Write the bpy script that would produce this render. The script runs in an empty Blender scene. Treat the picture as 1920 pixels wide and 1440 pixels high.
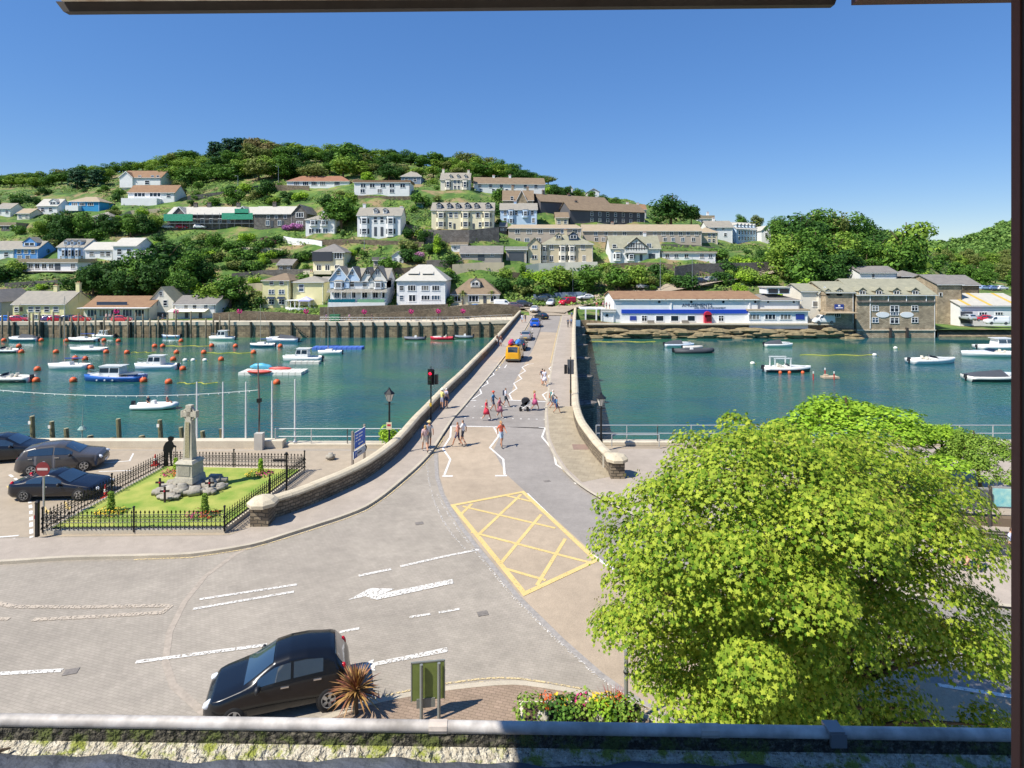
import bpy, bmesh, math, random
from math import sin, cos, pi, radians as R, atan2, sqrt, hypot
from mathutils import Vector, Matrix
rnd = random.Random(7)
scene = bpy.context.scene
col = scene.collection
# ------------------------------------------------------------------ camera, sky, sun, exposure
FL, CX, HY, H = 1100.0, 960.0, 490.0, 12.5      # focal length and horizon in photo pixels, eye height over the bridge road
cam_d = bpy.data.cameras.new('camera'); cam = bpy.data.objects.new('camera', cam_d); col.objects.link(cam)
cam.location = (0, 0, H); cam.rotation_euler = (R(90), 0, 0)
cam_d.sensor_width = 36; cam_d.lens = 36 * FL / 1920; cam_d.shift_y = -(720 - HY) / 1920
cam_d.clip_start = 0.05; cam_d.clip_end = 8000
scene.camera = cam
SUN_EL = R(53); SUN_TO = Vector((-0.86, -0.51, 0)).normalized()
SUN_VEC = Vector((SUN_TO.x * cos(SUN_EL), SUN_TO.y * cos(SUN_EL), sin(SUN_EL)))
world = bpy.data.worlds.new('World'); scene.world = world; world.use_nodes = True
nt = world.node_tree; bg = nt.nodes['Background']
sky = nt.nodes.new('ShaderNodeTexSky'); sky.sky_type = 'NISHITA'; sky.sun_disc = False
sky.sun_elevation = SUN_EL; sky.sun_rotation = atan2(SUN_TO.x, SUN_TO.y)
sky.air_density = 2.0; sky.dust_density = 0.0; sky.ozone_density = 10.0; sky.altitude = 5000
hs = nt.nodes.new('ShaderNodeHueSaturation'); hs.inputs['Saturation'].default_value = 1.38; hs.inputs['Hue'].default_value = 0.514
ga = nt.nodes.new('ShaderNodeGamma'); ga.inputs[1].default_value = 0.6; nt.links.new(sky.outputs[0], ga.inputs[0])
nt.links.new(ga.outputs[0], hs.inputs['Color']); nt.links.new(hs.outputs[0], bg.inputs[0]); bg.inputs[1].default_value = 0.14
sl = bpy.data.lights.new('sun', 'SUN'); sl.energy = 3.6; sl.angle = R(0.53); sl.color = (1.0, 0.95, 0.86)
so = bpy.data.objects.new('sun', sl); col.objects.link(so)
so.rotation_euler = SUN_VEC.to_track_quat('Z', 'Y').to_euler(); so.location = (-40, -20, 80)
scene.view_settings.view_transform = 'Standard'; scene.view_settings.look = 'None'
scene.view_settings.exposure = 0.92; scene.view_settings.gamma = 1.0
scene.render.engine = 'CYCLES'
scene.cycles.use_denoising = True
scene.cycles.max_bounces = 6; scene.cycles.transparent_max_bounces = 12
scene.cycles.caustics_reflective = False; scene.cycles.caustics_refractive = False

# ------------------------------------------------------------------ pixel to world
def P(px, py, Y):
    return Vector(((px - CX) / FL * Y, Y, H - (py - HY) / FL * Y))
def G(px, py, z=0.0):
    Y = FL * (H - z) / (py - HY)
    return Vector(((px - CX) / FL * Y, Y, z))

# ------------------------------------------------------------------ materials
_M = {}
def lin(c):
    if isinstance(c, str):
        c = c.lstrip('#'); c = [int(c[i:i + 2], 16) / 255 for i in (0, 2, 4)]
        c = [x / 12.92 if x <= 0.04045 else ((x + 0.055) / 1.055) ** 2.4 for x in c]
    return (c[0], c[1], c[2], 1.0)
def mat(name, c, rough=0.75, metal=0.0, var=0.12, scale=0.8, bump=0.0, bscale=12.0, spec=None, trans=0.0, coat=0.0, island=0.0, c2=None, fine=0.0, emit=None):
    if name in _M: return _M[name]
    m = bpy.data.materials.new(name); m.use_nodes = True; n = m.node_tree; b = n.nodes['Principled BSDF']
    b.inputs['Roughness'].default_value = rough; b.inputs['Metallic'].default_value = metal
    if spec is not None: b.inputs['Specular IOR Level'].default_value = spec
    if coat: b.inputs['Coat Weight'].default_value = coat; b.inputs['Coat Roughness'].default_value = 0.05
    c = lin(c); b.inputs['Base Color'].default_value = c
    geo = n.nodes.new('ShaderNodeNewGeometry')
    src = None
    if var or c2 or island or fine:
        mix = n.nodes.new('ShaderNodeMix'); mix.data_type = 'RGBA'
        lo = [x * (1 - var) for x in c[:3]] + [1]; hi = [min(1, x * (1 + var)) for x in c[:3]] + [1]
        if c2: hi = lin(c2)
        mix.inputs[6].default_value = lo; mix.inputs[7].default_value = hi
        if island:
            src = geo.outputs['Random Per Island']; n.links.new(src, mix.inputs[0])
        else:
            no = n.nodes.new('ShaderNodeTexNoise'); no.inputs['Scale'].default_value = scale; no.inputs['Detail'].default_value = 5
            no.inputs['Roughness'].default_value = 0.65
            n.links.new(geo.outputs['Position'], no.inputs['Vector'])
            mr = n.nodes.new('ShaderNodeMapRange'); mr.inputs[1].default_value = 0.3; mr.inputs[2].default_value = 0.7
            n.links.new(no.outputs['Fac'], mr.inputs[0]); n.links.new(mr.outputs[0], mix.inputs[0])
        out = mix.outputs[2]
        if fine:
            nf = n.nodes.new('ShaderNodeTexNoise'); nf.inputs['Scale'].default_value = 30; nf.inputs['Detail'].default_value = 4
            n.links.new(geo.outputs['Position'], nf.inputs['Vector'])
            m2 = n.nodes.new('ShaderNodeMix'); m2.data_type = 'RGBA'; m2.blend_type = 'OVERLAY'; m2.inputs[0].default_value = fine
            n.links.new(out, m2.inputs[6]); n.links.new(nf.outputs['Fac'], m2.inputs[7]); out = m2.outputs[2]
        n.links.new(out, b.inputs['Base Color'])
        if trans:
            tr = n.nodes.new('ShaderNodeBsdfTranslucent'); ms = n.nodes.new('ShaderNodeMixShader'); ms.inputs[0].default_value = trans
            n.links.new(out, tr.inputs[0]); n.links.new(b.outputs[0], ms.inputs[1]); n.links.new(tr.outputs[0], ms.inputs[2])
            n.links.new(ms.outputs[0], n.nodes['Material Output'].inputs[0])
    if bump:
        nb = n.nodes.new('ShaderNodeTexNoise'); nb.inputs['Scale'].default_value = bscale; nb.inputs['Detail'].default_value = 4
        n.links.new(geo.outputs['Position'], nb.inputs['Vector'])
        bp = n.nodes.new('ShaderNodeBump'); bp.inputs['Strength'].default_value = bump; bp.inputs['Distance'].default_value = 0.05
        n.links.new(nb.outputs['Fac'], bp.inputs['Height']); n.links.new(bp.outputs[0], b.inputs['Normal'])
    if emit:
        b.inputs['Emission Color'].default_value = lin(emit[0]); b.inputs['Emission Strength'].default_value = emit[1]
    _M[name] = m; return m

# ------------------------------------------------------------------ mesh building
class MB:
    def __init__(s): s.v = []; s.f = []; s.m = []; s.mi = 0
    def add(s, vs, fs):
        o = len(s.v); s.v += [tuple(v) for v in vs]
        for f in fs: s.f.append([i + o for i in f]); s.m.append(s.mi)
        return s
    def box(s, c, d, rz=0.0, taper=1.0):
        x, y, z = d[0] / 2, d[1] / 2, d[2] / 2; vs = []
        for k in (-1, 1):
            t = taper if k > 0 else 1.0
            for (a, b) in ((-1, -1), (1, -1), (1, 1), (-1, 1)):
                X, Y = a * x * t, b * y * t
                vs.append((c[0] + X * cos(rz) - Y * sin(rz), c[1] + X * sin(rz) + Y * cos(rz), c[2] + k * z))
        return s.add(vs, [(0, 3, 2, 1), (4, 5, 6, 7), (0, 1, 5, 4), (1, 2, 6, 5), (2, 3, 7, 6), (3, 0, 4, 7)])
    def tube(s, pts, r, n=8, cap=True):
        pts = [Vector(p) for p in pts]; rs = r if isinstance(r, (list, tuple)) else [r] * len(pts)
        vs = []; fs = []
        for i, p in enumerate(pts):
            d = (pts[min(i + 1, len(pts) - 1)] - pts[max(i - 1, 0)])
            if d.length < 1e-9: d = Vector((0, 0, 1))
            d.normalize(); a = d.cross(Vector((0, 0, 1)))
            if a.length < 1e-3: a = Vector((1, 0, 0))
            a.normalize(); b = a.cross(d)
            for k in range(n):
                t = 2 * pi * k / n; vs.append(p + a * (cos(t) * rs[i]) + b * (sin(t) * rs[i]))
        for i in range(len(pts) - 1):
            for k in range(n):
                q = i * n + k; q2 = i * n + (k + 1) % n
                fs.append((q, q + n, q2 + n, q2))
        if cap: fs.append(tuple(range(n))); fs.append(tuple(range(len(vs) - 1, len(vs) - n - 1, -1)))
        return s.add(vs, fs)
    def lathe(s, c, prof, n=12, axis='z', ang0=0.0):
        vs = []; fs = []
        for (r, h) in prof:
            for k in range(n):
                t = 2 * pi * k / n + ang0; x, y = r * cos(t), r * sin(t)
                vs.append((c[0] + x, c[1] + y, c[2] + h) if axis == 'z' else ((c[0] + x, c[1] + h, c[2] + y) if axis == 'y' else (c[0] + h, c[1] + x, c[2] + y)))
        for i in range(len(prof) - 1):
            for k in range(n):
                q = i * n + k; q2 = i * n + (k + 1) % n; fs.append((q, q2, q2 + n, q + n))
        fs.append(tuple(range(n - 1, -1, -1))); fs.append(tuple(range(len(vs) - n, len(vs))))
        return s.add(vs, fs)
    def ball(s, c, r, n=10, m=6, sc=(1, 1, 1)):
        vs = [(c[0], c[1], c[2] - r * sc[2])]; fs = []
        for i in range(1, m):
            a = -pi / 2 + pi * i / m
            for k in range(n):
                t = 2 * pi * k / n
                vs.append((c[0] + r * sc[0] * cos(a) * cos(t), c[1] + r * sc[1] * cos(a) * sin(t), c[2] + r * sc[2] * sin(a)))
        vs.append((c[0], c[1], c[2] + r * sc[2])); T = len(vs) - 1
        for k in range(n):
            fs.append((0, 1 + (k + 1) % n, 1 + k)); fs.append((T, T - n + k, T - n + (k + 1) % n))
        for i in range(m - 2):
            for k in range(n):
                q = 1 + i * n + k; q2 = 1 + i * n + (k + 1) % n; fs.append((q, q2, q2 + n, q + n))
        return s.add(vs, fs)
    def prism(s, poly, z0, z1):
        n = len(poly); a = sum(poly[i][0] * poly[(i + 1) % n][1] - poly[(i + 1) % n][0] * poly[i][1] for i in range(n))
        if a < 0: poly = poly[::-1]
        vs = [(p[0], p[1], z0) for p in poly] + [(p[0], p[1], z1) for p in poly]
        fs = [tuple(range(n - 1, -1, -1)), tuple(range(n, 2 * n))] + [(i, (i + 1) % n, (i + 1) % n + n, i + n) for i in range(n)]
        return s.add(vs, fs)
    def extr(s, poly, a, b, ax='y'):          # poly in (u,z), extruded between a and b along an axis
        n = len(poly); ar = sum(poly[i][0] * poly[(i + 1) % n][1] - poly[(i + 1) % n][0] * poly[i][1] for i in range(n))
        if ar < 0: poly = poly[::-1]
        if ax == 'y': vs = [(u, a, z) for u, z in poly] + [(u, b, z) for u, z in poly]
        else: vs = [(a, u, z) for u, z in poly] + [(b, u, z) for u, z in poly]
        f0, f1 = tuple(range(n)), tuple(range(2 * n - 1, n - 1, -1))
        fs = [f0, f1] + [(i, i + n, (i + 1) % n + n, (i + 1) % n) for i in range(n)]
        if (ax == 'y') != (a < b): fs = [tuple(reversed(f)) for f in fs]
        return s.add(vs, fs)
    def quad(s, a, b, c, d): return s.add([a, b, c, d], [(0, 1, 2, 3)])
    def strip(s, pts, w, z=None, closed=False):   # flat ribbon along ground points
        pts = [Vector(p) for p in pts]; n = len(pts); vs = []
        for i, p in enumerate(pts):
            a = pts[i - 1] if (i > 0 or closed) else p; b = pts[(i + 1) % n] if (i < n - 1 or closed) else p
            d1 = (p - a); d2 = (b - p); d1.z = d2.z = 0
            if d1.length < 1e-6: d1 = d2.copy()
            if d2.length < 1e-6: d2 = d1.copy()
            d1.normalize(); d2.normalize(); t = d1 + d2
            if t.length < 1e-3: t = d1
            t.normalize(); nn = Vector((-t.y, t.x, 0)); k = 1 / max(0.5, abs(nn.dot(Vector((-d1.y, d1.x, 0)))))
            zz = p.z if z is None else z
            for sgn in (1, -1):
                q = p + nn * (sgn * w / 2 * k); vs.append((q.x, q.y, zz))
        fs = [(2 * i, 2 * i + 1, 2 * i + 3, 2 * i + 2) for i in range(n - 1)]
        if closed: fs.append((2 * n - 2, 2 * n - 1, 1, 0))
        return s.add(vs, fs)
    def mesh(s, name, mats, smooth=False):
        me = bpy.data.meshes.new(name); me.from_pydata(s.v, [], s.f)
        if not isinstance(mats, (list, tuple)): mats = [mats]
        for m in mats: me.materials.append(m)
        if len(mats) > 1: me.polygons.foreach_set('material_index', s.m)
        if smooth: me.polygons.foreach_set('use_smooth', [True] * len(me.polygons))
        me.update(); return me
    def build(s, name, mats, parent=None, smooth=False, loc=None, rz=0.0):
        return link(name, s.mesh(name, mats, smooth), parent, loc, rz)
def link(name, me, parent=None, loc=None, rz=0.0, scale=None):
    o = bpy.data.objects.new(name, me); col.objects.link(o)
    if parent: o.parent = parent
    if loc is not None: o.location = loc
    if rz: o.rotation_euler = (0, 0, rz)
    if scale is not None: o.scale = scale
    return o
def tag(o, label=None, cat=None, group=None, kind=None):
    if label: o['label'] = label
    if cat: o['category'] = cat
    if group: o['group'] = group
    if kind: o['kind'] = kind
    return o
def thing(name, label, cat, loc=(0, 0, 0), rz=0.0, group=None):
    o = bpy.data.objects.new(name, None); col.objects.link(o); o.location = loc; o.rotation_euler = (0, 0, rz); o.empty_display_size = 0.2
    return tag(o, label, cat, group)
def struct(name, mb, m, smooth=False, parent=None):
    o = mb.build(name, m, parent, smooth)
    if parent is None: o['kind'] = 'structure'
    return o
def lerp(a, b, t): return a + (b - a) * t
def interp(x, xs, ys):
    if x <= xs[0]: return ys[0]
    for i in range(1, len(xs)):
        if x <= xs[i]: return lerp(ys[i - 1], ys[i], (x - xs[i - 1]) / (xs[i] - xs[i - 1]))
    return ys[-1]
ORD = ['first', 'second', 'third', 'fourth', 'fifth', 'sixth', 'seventh', 'eighth', 'ninth', 'tenth', 'eleventh', 'twelfth', 'thirteenth', 'fourteenth', 'fifteenth', 'sixteenth', 'seventeenth', 'eighteenth', 'nineteenth', 'twentieth']
ORD += ['twenty-' + o for o in ORD[:9]] + ['thirtieth'] + ['thirty-' + o for o in ORD[:9]] + ['fortieth'] + ['forty-' + o for o in ORD[:9]] + ['fiftieth'] + ['fifty-' + o for o in ORD[:9]] + ['sixtieth'] + ['sixty-' + o for o in ORD[:9]]
def smoothpts(pts, k=4):
    out = []; n = len(pts)
    for i in range(n - 1):
        p0, p1, p2, p3 = pts[max(i - 1, 0)], pts[i], pts[i + 1], pts[min(i + 2, n - 1)]
        for j in range(k):
            t = j / k; out.append(tuple(0.5 * ((2 * b) + (c - a) * t + (2 * a - 5 * b + 4 * c - d) * t * t + (3 * b - a - 3 * c + d) * t ** 3) for a, b, c, d in zip(p0, p1, p2, p3)))
    out.append(tuple(pts[-1])); return out
def offset_line(pts, d):      # shift an xy polyline to its left by d
    out = []; n = len(pts)
    for i, p in enumerate(pts):
        a, b = pts[max(i - 1, 0)], pts[min(i + 1, n - 1)]; tx, ty = b[0] - a[0], b[1] - a[1]; l = hypot(tx, ty) or 1
        out.append((p[0] - ty / l * d, p[1] + tx / l * d))
    return out
WATER_Z = -4.5
# ------------------------------------------------------------------ terrain of the far bank
TY = [131, 137, 145, 152, 165, 180, 200, 222, 250, 290, 340]
TC = {-260: [605, 602, 597, 560, 515, 487, 440, 402, 372, 362, 358], 50: [605, 602, 597, 560, 515, 487, 440, 400, 368, 348, 343],
 300: [605, 602, 597, 565, 520, 482, 435, 395, 352, 325, 315], 500: [605, 602, 590, 565, 520, 472, 430, 390, 345, 300, 288],
 700: [606, 602, 580, 562, 505, 455, 410, 360, 340, 305, 297], 860: [606, 598, 578, 562, 500, 440, 405, 360, 345, 322, 318],
 930: [604, 588, 578, 566, 505, 450, 412, 372, 348, 332, 330], 1000: [600, 587, 580, 570, 515, 468, 428, 388, 352, 345, 345],
 1100: [600, 588, 580, 570, 520, 482, 440, 405, 378, 365, 362], 1160: [606, 598, 582, 562, 512, 478, 445, 415, 390, 378, 375],
 1250: [607, 602, 596, 545, 502, 472, 450, 422, 405, 395, 392], 1400: [607, 602, 596, 552, 515, 485, 464, 448, 440, 430, 425],
 1550: [610, 604, 598, 570, 535, 508, 490, 470, 455, 440, 435], 1700: [618, 614, 600, 585, 560, 538, 518, 500, 480, 460, 450],
 1800: [618, 613, 606, 598, 585, 572, 558, 545, 530, 510, 490], 2200: [618, 613, 606, 598, 585, 572, 558, 545, 530, 510, 490]}
TPX = sorted(TC)
def typ(px, Y):
    px = min(max(px, TPX[0]), TPX[-1] - 1e-3)
    for i in range(len(TPX) - 1):
        if px < TPX[i + 1]:
            t = (px - TPX[i]) / (TPX[i + 1] - TPX[i]); t = t * t * (3 - 2 * t)
            return lerp(interp(Y, TY, TC[TPX[i]]), interp(Y, TY, TC[TPX[i + 1]]), t)
def tz(px, Y): return H - (typ(px, Y) - HY) / FL * Y
def tzx(X, Y): return tz(CX + X / Y * FL, Y)
def T(px, py):                     # where the sight line through a photo pixel meets the hillside
    a, b = 131.0, 340.0
    if typ(px, a) <= py: return P(px, py, a)
    if typ(px, b) >= py: return P(px, py, b)
    for _ in range(40):
        m = (a + b) / 2
        if typ(px, m) > py: a = m
        else: b = m
    return P(px, py, a)
def nodes_of(m): return m.node_tree.nodes, m.node_tree.links, m.node_tree.nodes['Principled BSDF']
def hill_mat():
    m = mat('hillside_grass', '#5f7a35', 0.95, var=0, bump=0.6, bscale=1.2); n, l, b = nodes_of(m)
    geo = n.new('ShaderNodeNewGeometry')
    def ns(sc, d=6):
        t = n.new('ShaderNodeTexNoise'); t.inputs['Scale'].default_value = sc; t.inputs['Detail'].default_value = d; t.inputs['Roughness'].default_value = 0.7
        l.new(geo.outputs['Position'], t.inputs['Vector']); return t
    r1 = n.new('ShaderNodeValToRGB'); e = r1.color_ramp.elements
    e[0].position = 0.3; e[0].color = lin('#2a4218'); e[1].position = 0.72; e[1].color = lin('#86944a')
    k = r1.color_ramp.elements.new(0.5); k.color = lin('#4a6a26'); k = r1.color_ramp.elements.new(0.62); k.color = lin('#6d8036')
    l.new(ns(0.16).outputs['Fac'], r1.inputs[0])
    mx = n.new('ShaderNodeMix'); mx.data_type = 'RGBA'; mx.inputs[7].default_value = lin('#8d7a58')
    mr = n.new('ShaderNodeMapRange'); mr.inputs[1].default_value = 0.51; mr.inputs[2].default_value = 0.62
    l.new(ns(0.09).outputs['Fac'], mr.inputs[0]); l.new(mr.outputs[0], mx.inputs[0]); l.new(r1.outputs[0], mx.inputs[6])
    l.new(mx.outputs[2], b.inputs['Base Color']); return m
GRASSHILL = hill_mat()
mb = MB(); pxs = list(range(-250, 2200, 24)); ys = [131 + (340 - 131) * (i / 52) ** 1.25 for i in range(53)] + [370, 420, 520]
for px in pxs:
    for Y in ys:
        z = tz(px, min(Y, 340)); 
        if Y > 340: z -= (Y - 340) * 0.06
        if Y > 148: z += 0.9 * (sin(px * 0.061 + Y * 0.23) * sin(Y * 0.31 - px * 0.017)) * min(1, (Y - 148) / 20)
        mb.v.append(((px - CX) / FL * Y, Y, z))
nY = len(ys)
for i in range(len(pxs) - 1):
    for j in range(nY - 1):
        a = i * nY + j; mb.f.append((a, a + nY, a + nY + 1, a + 1)); mb.m.append(0)
struct('hillside', mb, GRASSHILL, True)
# distant wooded valley side, and a ridge beyond
FARW = []
def far_hill(name, prof, Y0, Y1, y0, m):
    mb = MB(); n = 14; xs = [p[0] for p in prof]; yy = [p[1] for p in prof]
    px = xs[0]; cols = []
    while px <= xs[-1]: cols.append(px); px += 14
    for c in cols:
        top = interp(c, xs, yy)
        for j in range(n + 3):
            t = min(j / n, 1); Y = lerp(Y0, Y1, j / n); zt = H - (top - HY) / FL * Y1; zb = H - (y0 - HY) / FL * Y0
            z = lerp(zb, zt, sin(t * pi / 2) ** 0.9) - max(0, j - n) * 12 + 3 * sin(c * 0.05 + j) 
            mb.v.append(((c - CX) / FL * Y, Y, z))
            if j <= n: FARW.append((mb.v[-1], name))
    k = n + 3
    for i in range(len(cols) - 1):
        for j in range(k - 1):
            a = i * k + j; mb.f.append((a, a + k, a + k + 1, a + 1)); mb.m.append(0)
    return struct(name, mb, m, True)
FARGREEN = mat('far_wood_floor', '#557a34', 0.95, var=0.3, scale=0.03)
far_hill('valley_side', [(1700, 530), (1750, 496), (1790, 472), (1840, 452), (1905, 430), (2000, 406), (2150, 382), (2300, 372)], 350, 600, 560, FARGREEN)
far_hill('far_ridge', [(1500, 474), (1600, 456), (1660, 454), (1700, 462), (1750, 473), (1800, 482), (1900, 486), (2100, 470)], 820, 1150, 500, mat('far_ridge_floor', '#4d6a48', 0.95, var=0.2, scale=0.02))

# ------------------------------------------------------------------ river
def water_mat():
    m = mat('river_water', '#0d3a3c', 0.07, var=0, spec=0.5); n, l, b = nodes_of(m); b.inputs['IOR'].default_value = 1.33
    geo = n.new('ShaderNodeNewGeometry'); mp = n.new('ShaderNodeMapping'); mp.inputs['Scale'].default_value = (0.8, 1.5, 1)
    l.new(geo.outputs['Position'], mp.inputs[0])
    t1 = n.new('ShaderNodeTexNoise'); t1.inputs['Scale'].default_value = 1.5; t1.inputs['Detail'].default_value = 5; t1.inputs['Distortion'].default_value = 0.4
    t2 = n.new('ShaderNodeTexNoise'); t2.inputs['Scale'].default_value = 0.07; t2.inputs['Detail'].default_value = 3
    l.new(mp.outputs[0], t1.inputs[0]); l.new(mp.outputs[0], t2.inputs[0])
    # breeze patches: ruffled near the town quay, calmer under the far bank
    sp = n.new('ShaderNodeSeparateXYZ'); l.new(geo.outputs['Position'], sp.inputs[0])
    mr = n.new('ShaderNodeMapRange'); mr.inputs[1].default_value = 128; mr.inputs[2].default_value = 50; mr.inputs[3].default_value = 0.02; mr.inputs[4].default_value = 0.85
    l.new(sp.outputs[1], mr.inputs[0])
    mul = n.new('ShaderNodeMath'); mul.operation = 'MULTIPLY'; ad = n.new('ShaderNodeMath'); ad.inputs[1].default_value = 0.25
    l.new(t2.outputs['Fac'], ad.inputs[0]); l.new(ad.outputs[0], mul.inputs[0]); l.new(mr.outputs[0], mul.inputs[1])
    bp = n.new('ShaderNodeBump'); bp.inputs['Distance'].default_value = 0.35
    l.new(mul.outputs[0], bp.inputs['Strength']); l.new(t1.outputs['Fac'], bp.inputs['Height']); l.new(bp.outputs[0], b.inputs['Normal'])
    r = n.new('ShaderNodeValToRGB'); e = r.color_ramp.elements; e[0].position = 0.35; e[0].color = lin('#1c5058'); e[1].position = 0.68; e[1].color = lin('#3a6a50')
    l.new(t2.outputs['Fac'], r.inputs[0]); l.new(r.outputs[0], b.inputs['Base Color'])
    return m
mb = MB(); mb.quad((-900, 20, WATER_Z), (900, 20, WATER_Z), (900, 420, WATER_Z), (-900, 420, WATER_Z)); struct('river', mb, water_mat())
mb = MB(); mb.quad((-900, 20, -9), (900, 20, -9), (900, 420, -9), (-900, 420, -9)); struct('river_bed', mb, mat('river_mud', '#4a4a38', 0.9))

# ------------------------------------------------------------------ stone and paving materials
def stone_mat(name, c1, c2, mortar, sx=1.6, sy=4.0, axis='xz', bumps=0.5):
    m = mat(name, c1, 0.9, var=0); n, l, b = nodes_of(m)
    geo = n.new('ShaderNodeNewGeometry'); sp = n.new('ShaderNodeSeparateXYZ'); l.new(geo.outputs['Position'], sp.inputs[0])
    ad = n.new('ShaderNodeMath'); l.new(sp.outputs[0], ad.inputs[0]); l.new(sp.outputs[1], ad.inputs[1])
    cb = n.new('ShaderNodeCombineXYZ'); l.new(ad.outputs[0], cb.inputs[0]); l.new(sp.outputs[2], cb.inputs[1])
    nz = n.new('ShaderNodeTexNoise'); nz.inputs['Scale'].default_value = 2.0; l.new(geo.outputs['Position'], nz.inputs['Vector'])
    mv = n.new('ShaderNodeVectorMath'); mv.operation = 'MULTIPLY_ADD'; mv.inputs[1].default_value = (0.16, 0.16, 0); l.new(nz.outputs['Color'], mv.inputs[0]); l.new(cb.outputs[0], mv.inputs[2])
    br = n.new('ShaderNodeTexBrick'); br.inputs['Scale'].default_value = 1.0; br.inputs['Brick Width'].default_value = 1 / sx; br.inputs['Row Height'].default_value = 1 / sy
    br.inputs['Mortar Size'].default_value = 0.025; br.inputs['Color1'].default_value = lin(c1); br.inputs['Color2'].default_value = lin(c2); br.inputs['Mortar'].default_value = lin(mortar); br.inputs['Bias'].default_value = 0.0
    l.new(mv.outputs[0], br.inputs[0])
    n2 = n.new('ShaderNodeTexNoise'); n2.inputs['Scale'].default_value = 0.9; n2.inputs['Detail'].default_value = 6; l.new(geo.outputs['Position'], n2.inputs['Vector'])
    mx = n.new('ShaderNodeMix'); mx.data_type = 'RGBA'; mx.blend_type = 'OVERLAY'; mx.inputs[0].default_value = 0.7; l.new(br.outputs['Color'], mx.inputs[6]); l.new(n2.outputs['Fac'], mx.inputs[7])
    l.new(mx.outputs[2], b.inputs['Base Color'])
    bp = n.new('ShaderNodeBump'); bp.inputs['Strength'].default_value = bumps; bp.inputs['Distance'].default_value = 0.06; l.new(br.outputs['Fac'], bp.inputs['Height']); bp.invert = True; l.new(bp.outputs[0], b.inputs['Normal'])
    return m
STONE = stone_mat('rubble_stone', '#8f8069', '#6d604e', '#4e463a', 2.6, 6.0)
STONE2 = stone_mat('warehouse_stone', '#bba98d', '#9c8b72', '#7d6f5a', 1.8, 4.2, bumps=0.3)
STONEG = stone_mat('grey_stone', '#85807a', '#6b6560', '#55504a', 2.0, 5.0)
QUAYST = stone_mat('quay_stone', '#a08d6f', '#7d6e58', '#4d463a', 0.9, 2.2)
CONC = mat('coping_concrete', '#c2b59b', 0.85, var=0.16, scale=1.4, fine=0.4, bump=0.2)
CONC2 = mat('quay_concrete', '#c9bda6', 0.85, var=0.12, scale=0.8, fine=0.35)
def paver_mat(name, c1, c2, mortar, bw=0.2, bh=0.1, blotch=0.3):
    m = mat(name, c1, 0.88, var=0); n, l, b = nodes_of(m); geo = n.new('ShaderNodeNewGeometry')
    mp = n.new('ShaderNodeMapping'); mp.inputs['Rotation'].default_value = (0, 0, 0.28); l.new(geo.outputs['Position'], mp.inputs[0])
    br = n.new('ShaderNodeTexBrick'); br.inputs['Scale'].default_value = 1; br.inputs['Brick Width'].default_value = bw; br.inputs['Row Height'].default_value = bh; br.inputs['Mortar Size'].default_value = 0.008
    br.inputs['Color1'].default_value = lin(c1); br.inputs['Color2'].default_value = lin(c2); br.inputs['Mortar'].default_value = lin(mortar); l.new(mp.outputs[0], br.inputs[0])
    prev = br.outputs['Color']
    for sc, k in ((0.22, blotch), (2.3, 0.22), (0.06, 0.3), (0.7, 0.22)):
        t = n.new('ShaderNodeTexNoise'); t.inputs['Scale'].default_value = sc; t.inputs['Detail'].default_value = 6; t.inputs['Roughness'].default_value = 0.65; l.new(geo.outputs['Position'], t.inputs['Vector'])
        mx = n.new('ShaderNodeMix'); mx.data_type = 'RGBA'; mx.blend_type = 'OVERLAY'; mx.inputs[0].default_value = k; l.new(prev, mx.inputs[6]); l.new(t.outputs['Fac'], mx.inputs[7]); prev = mx.outputs[2]
    l.new(prev, b.inputs['Base Color'])
    bp = n.new('ShaderNodeBump'); bp.inputs['Strength'].default_value = 0.25; bp.inputs['Distance'].default_value = 0.01; bp.invert = True; l.new(br.outputs['Fac'], bp.inputs['Height']); l.new(bp.outputs[0], b.inputs['Normal'])
    return m
def tar_mat(name, c, blotch=0.4, speck=0.5):
    m = mat(name, c, 0.9, var=0); n, l, b = nodes_of(m); geo = n.new('ShaderNodeNewGeometry')
    rgb = n.new('ShaderNodeRGB'); rgb.outputs[0].default_value = lin(c); prev = rgb.outputs[0]
    for sc, k, dt in ((0.18, blotch, 6), (1.7, 0.25, 6), (45, speck, 2)):
        t = n.new('ShaderNodeTexNoise'); t.inputs['Scale'].default_value = sc; t.inputs['Detail'].default_value = dt; t.inputs['Roughness'].default_value = 0.7; l.new(geo.outputs['Position'], t.inputs['Vector'])
        mx = n.new('ShaderNodeMix'); mx.data_type = 'RGBA'; mx.blend_type = 'OVERLAY'; mx.inputs[0].default_value = k; l.new(prev, mx.inputs[6]); l.new(t.outputs['Fac'], mx.inputs[7]); prev = mx.outputs[2]
    # faint wheel tracks and patches
    l.new(prev, b.inputs['Base Color']); return m
BRICK = paver_mat('brick_pavers', '#a19789', '#999082', '#8f8679')
BRICKP = paver_mat('footway_pavers', '#9a8470', '#8d7965', '#766552')
BUFF = tar_mat('buff_surfacing', '#a89781')
GREY = tar_mat('grey_asphalt', '#8f8880')
TAN = tar_mat('tan_asphalt', '#a1937f')
FOOT = tar_mat('footway_concrete', '#a4988a', 0.35, 0.35)
SLAB = paver_mat('footway_slabs', '#a4977f', '#9a8d76', '#83775f', 0.6, 0.45)
KERB = mat('kerb_stone', '#b3a894', 0.85, var=0.15, fine=0.3)
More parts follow.
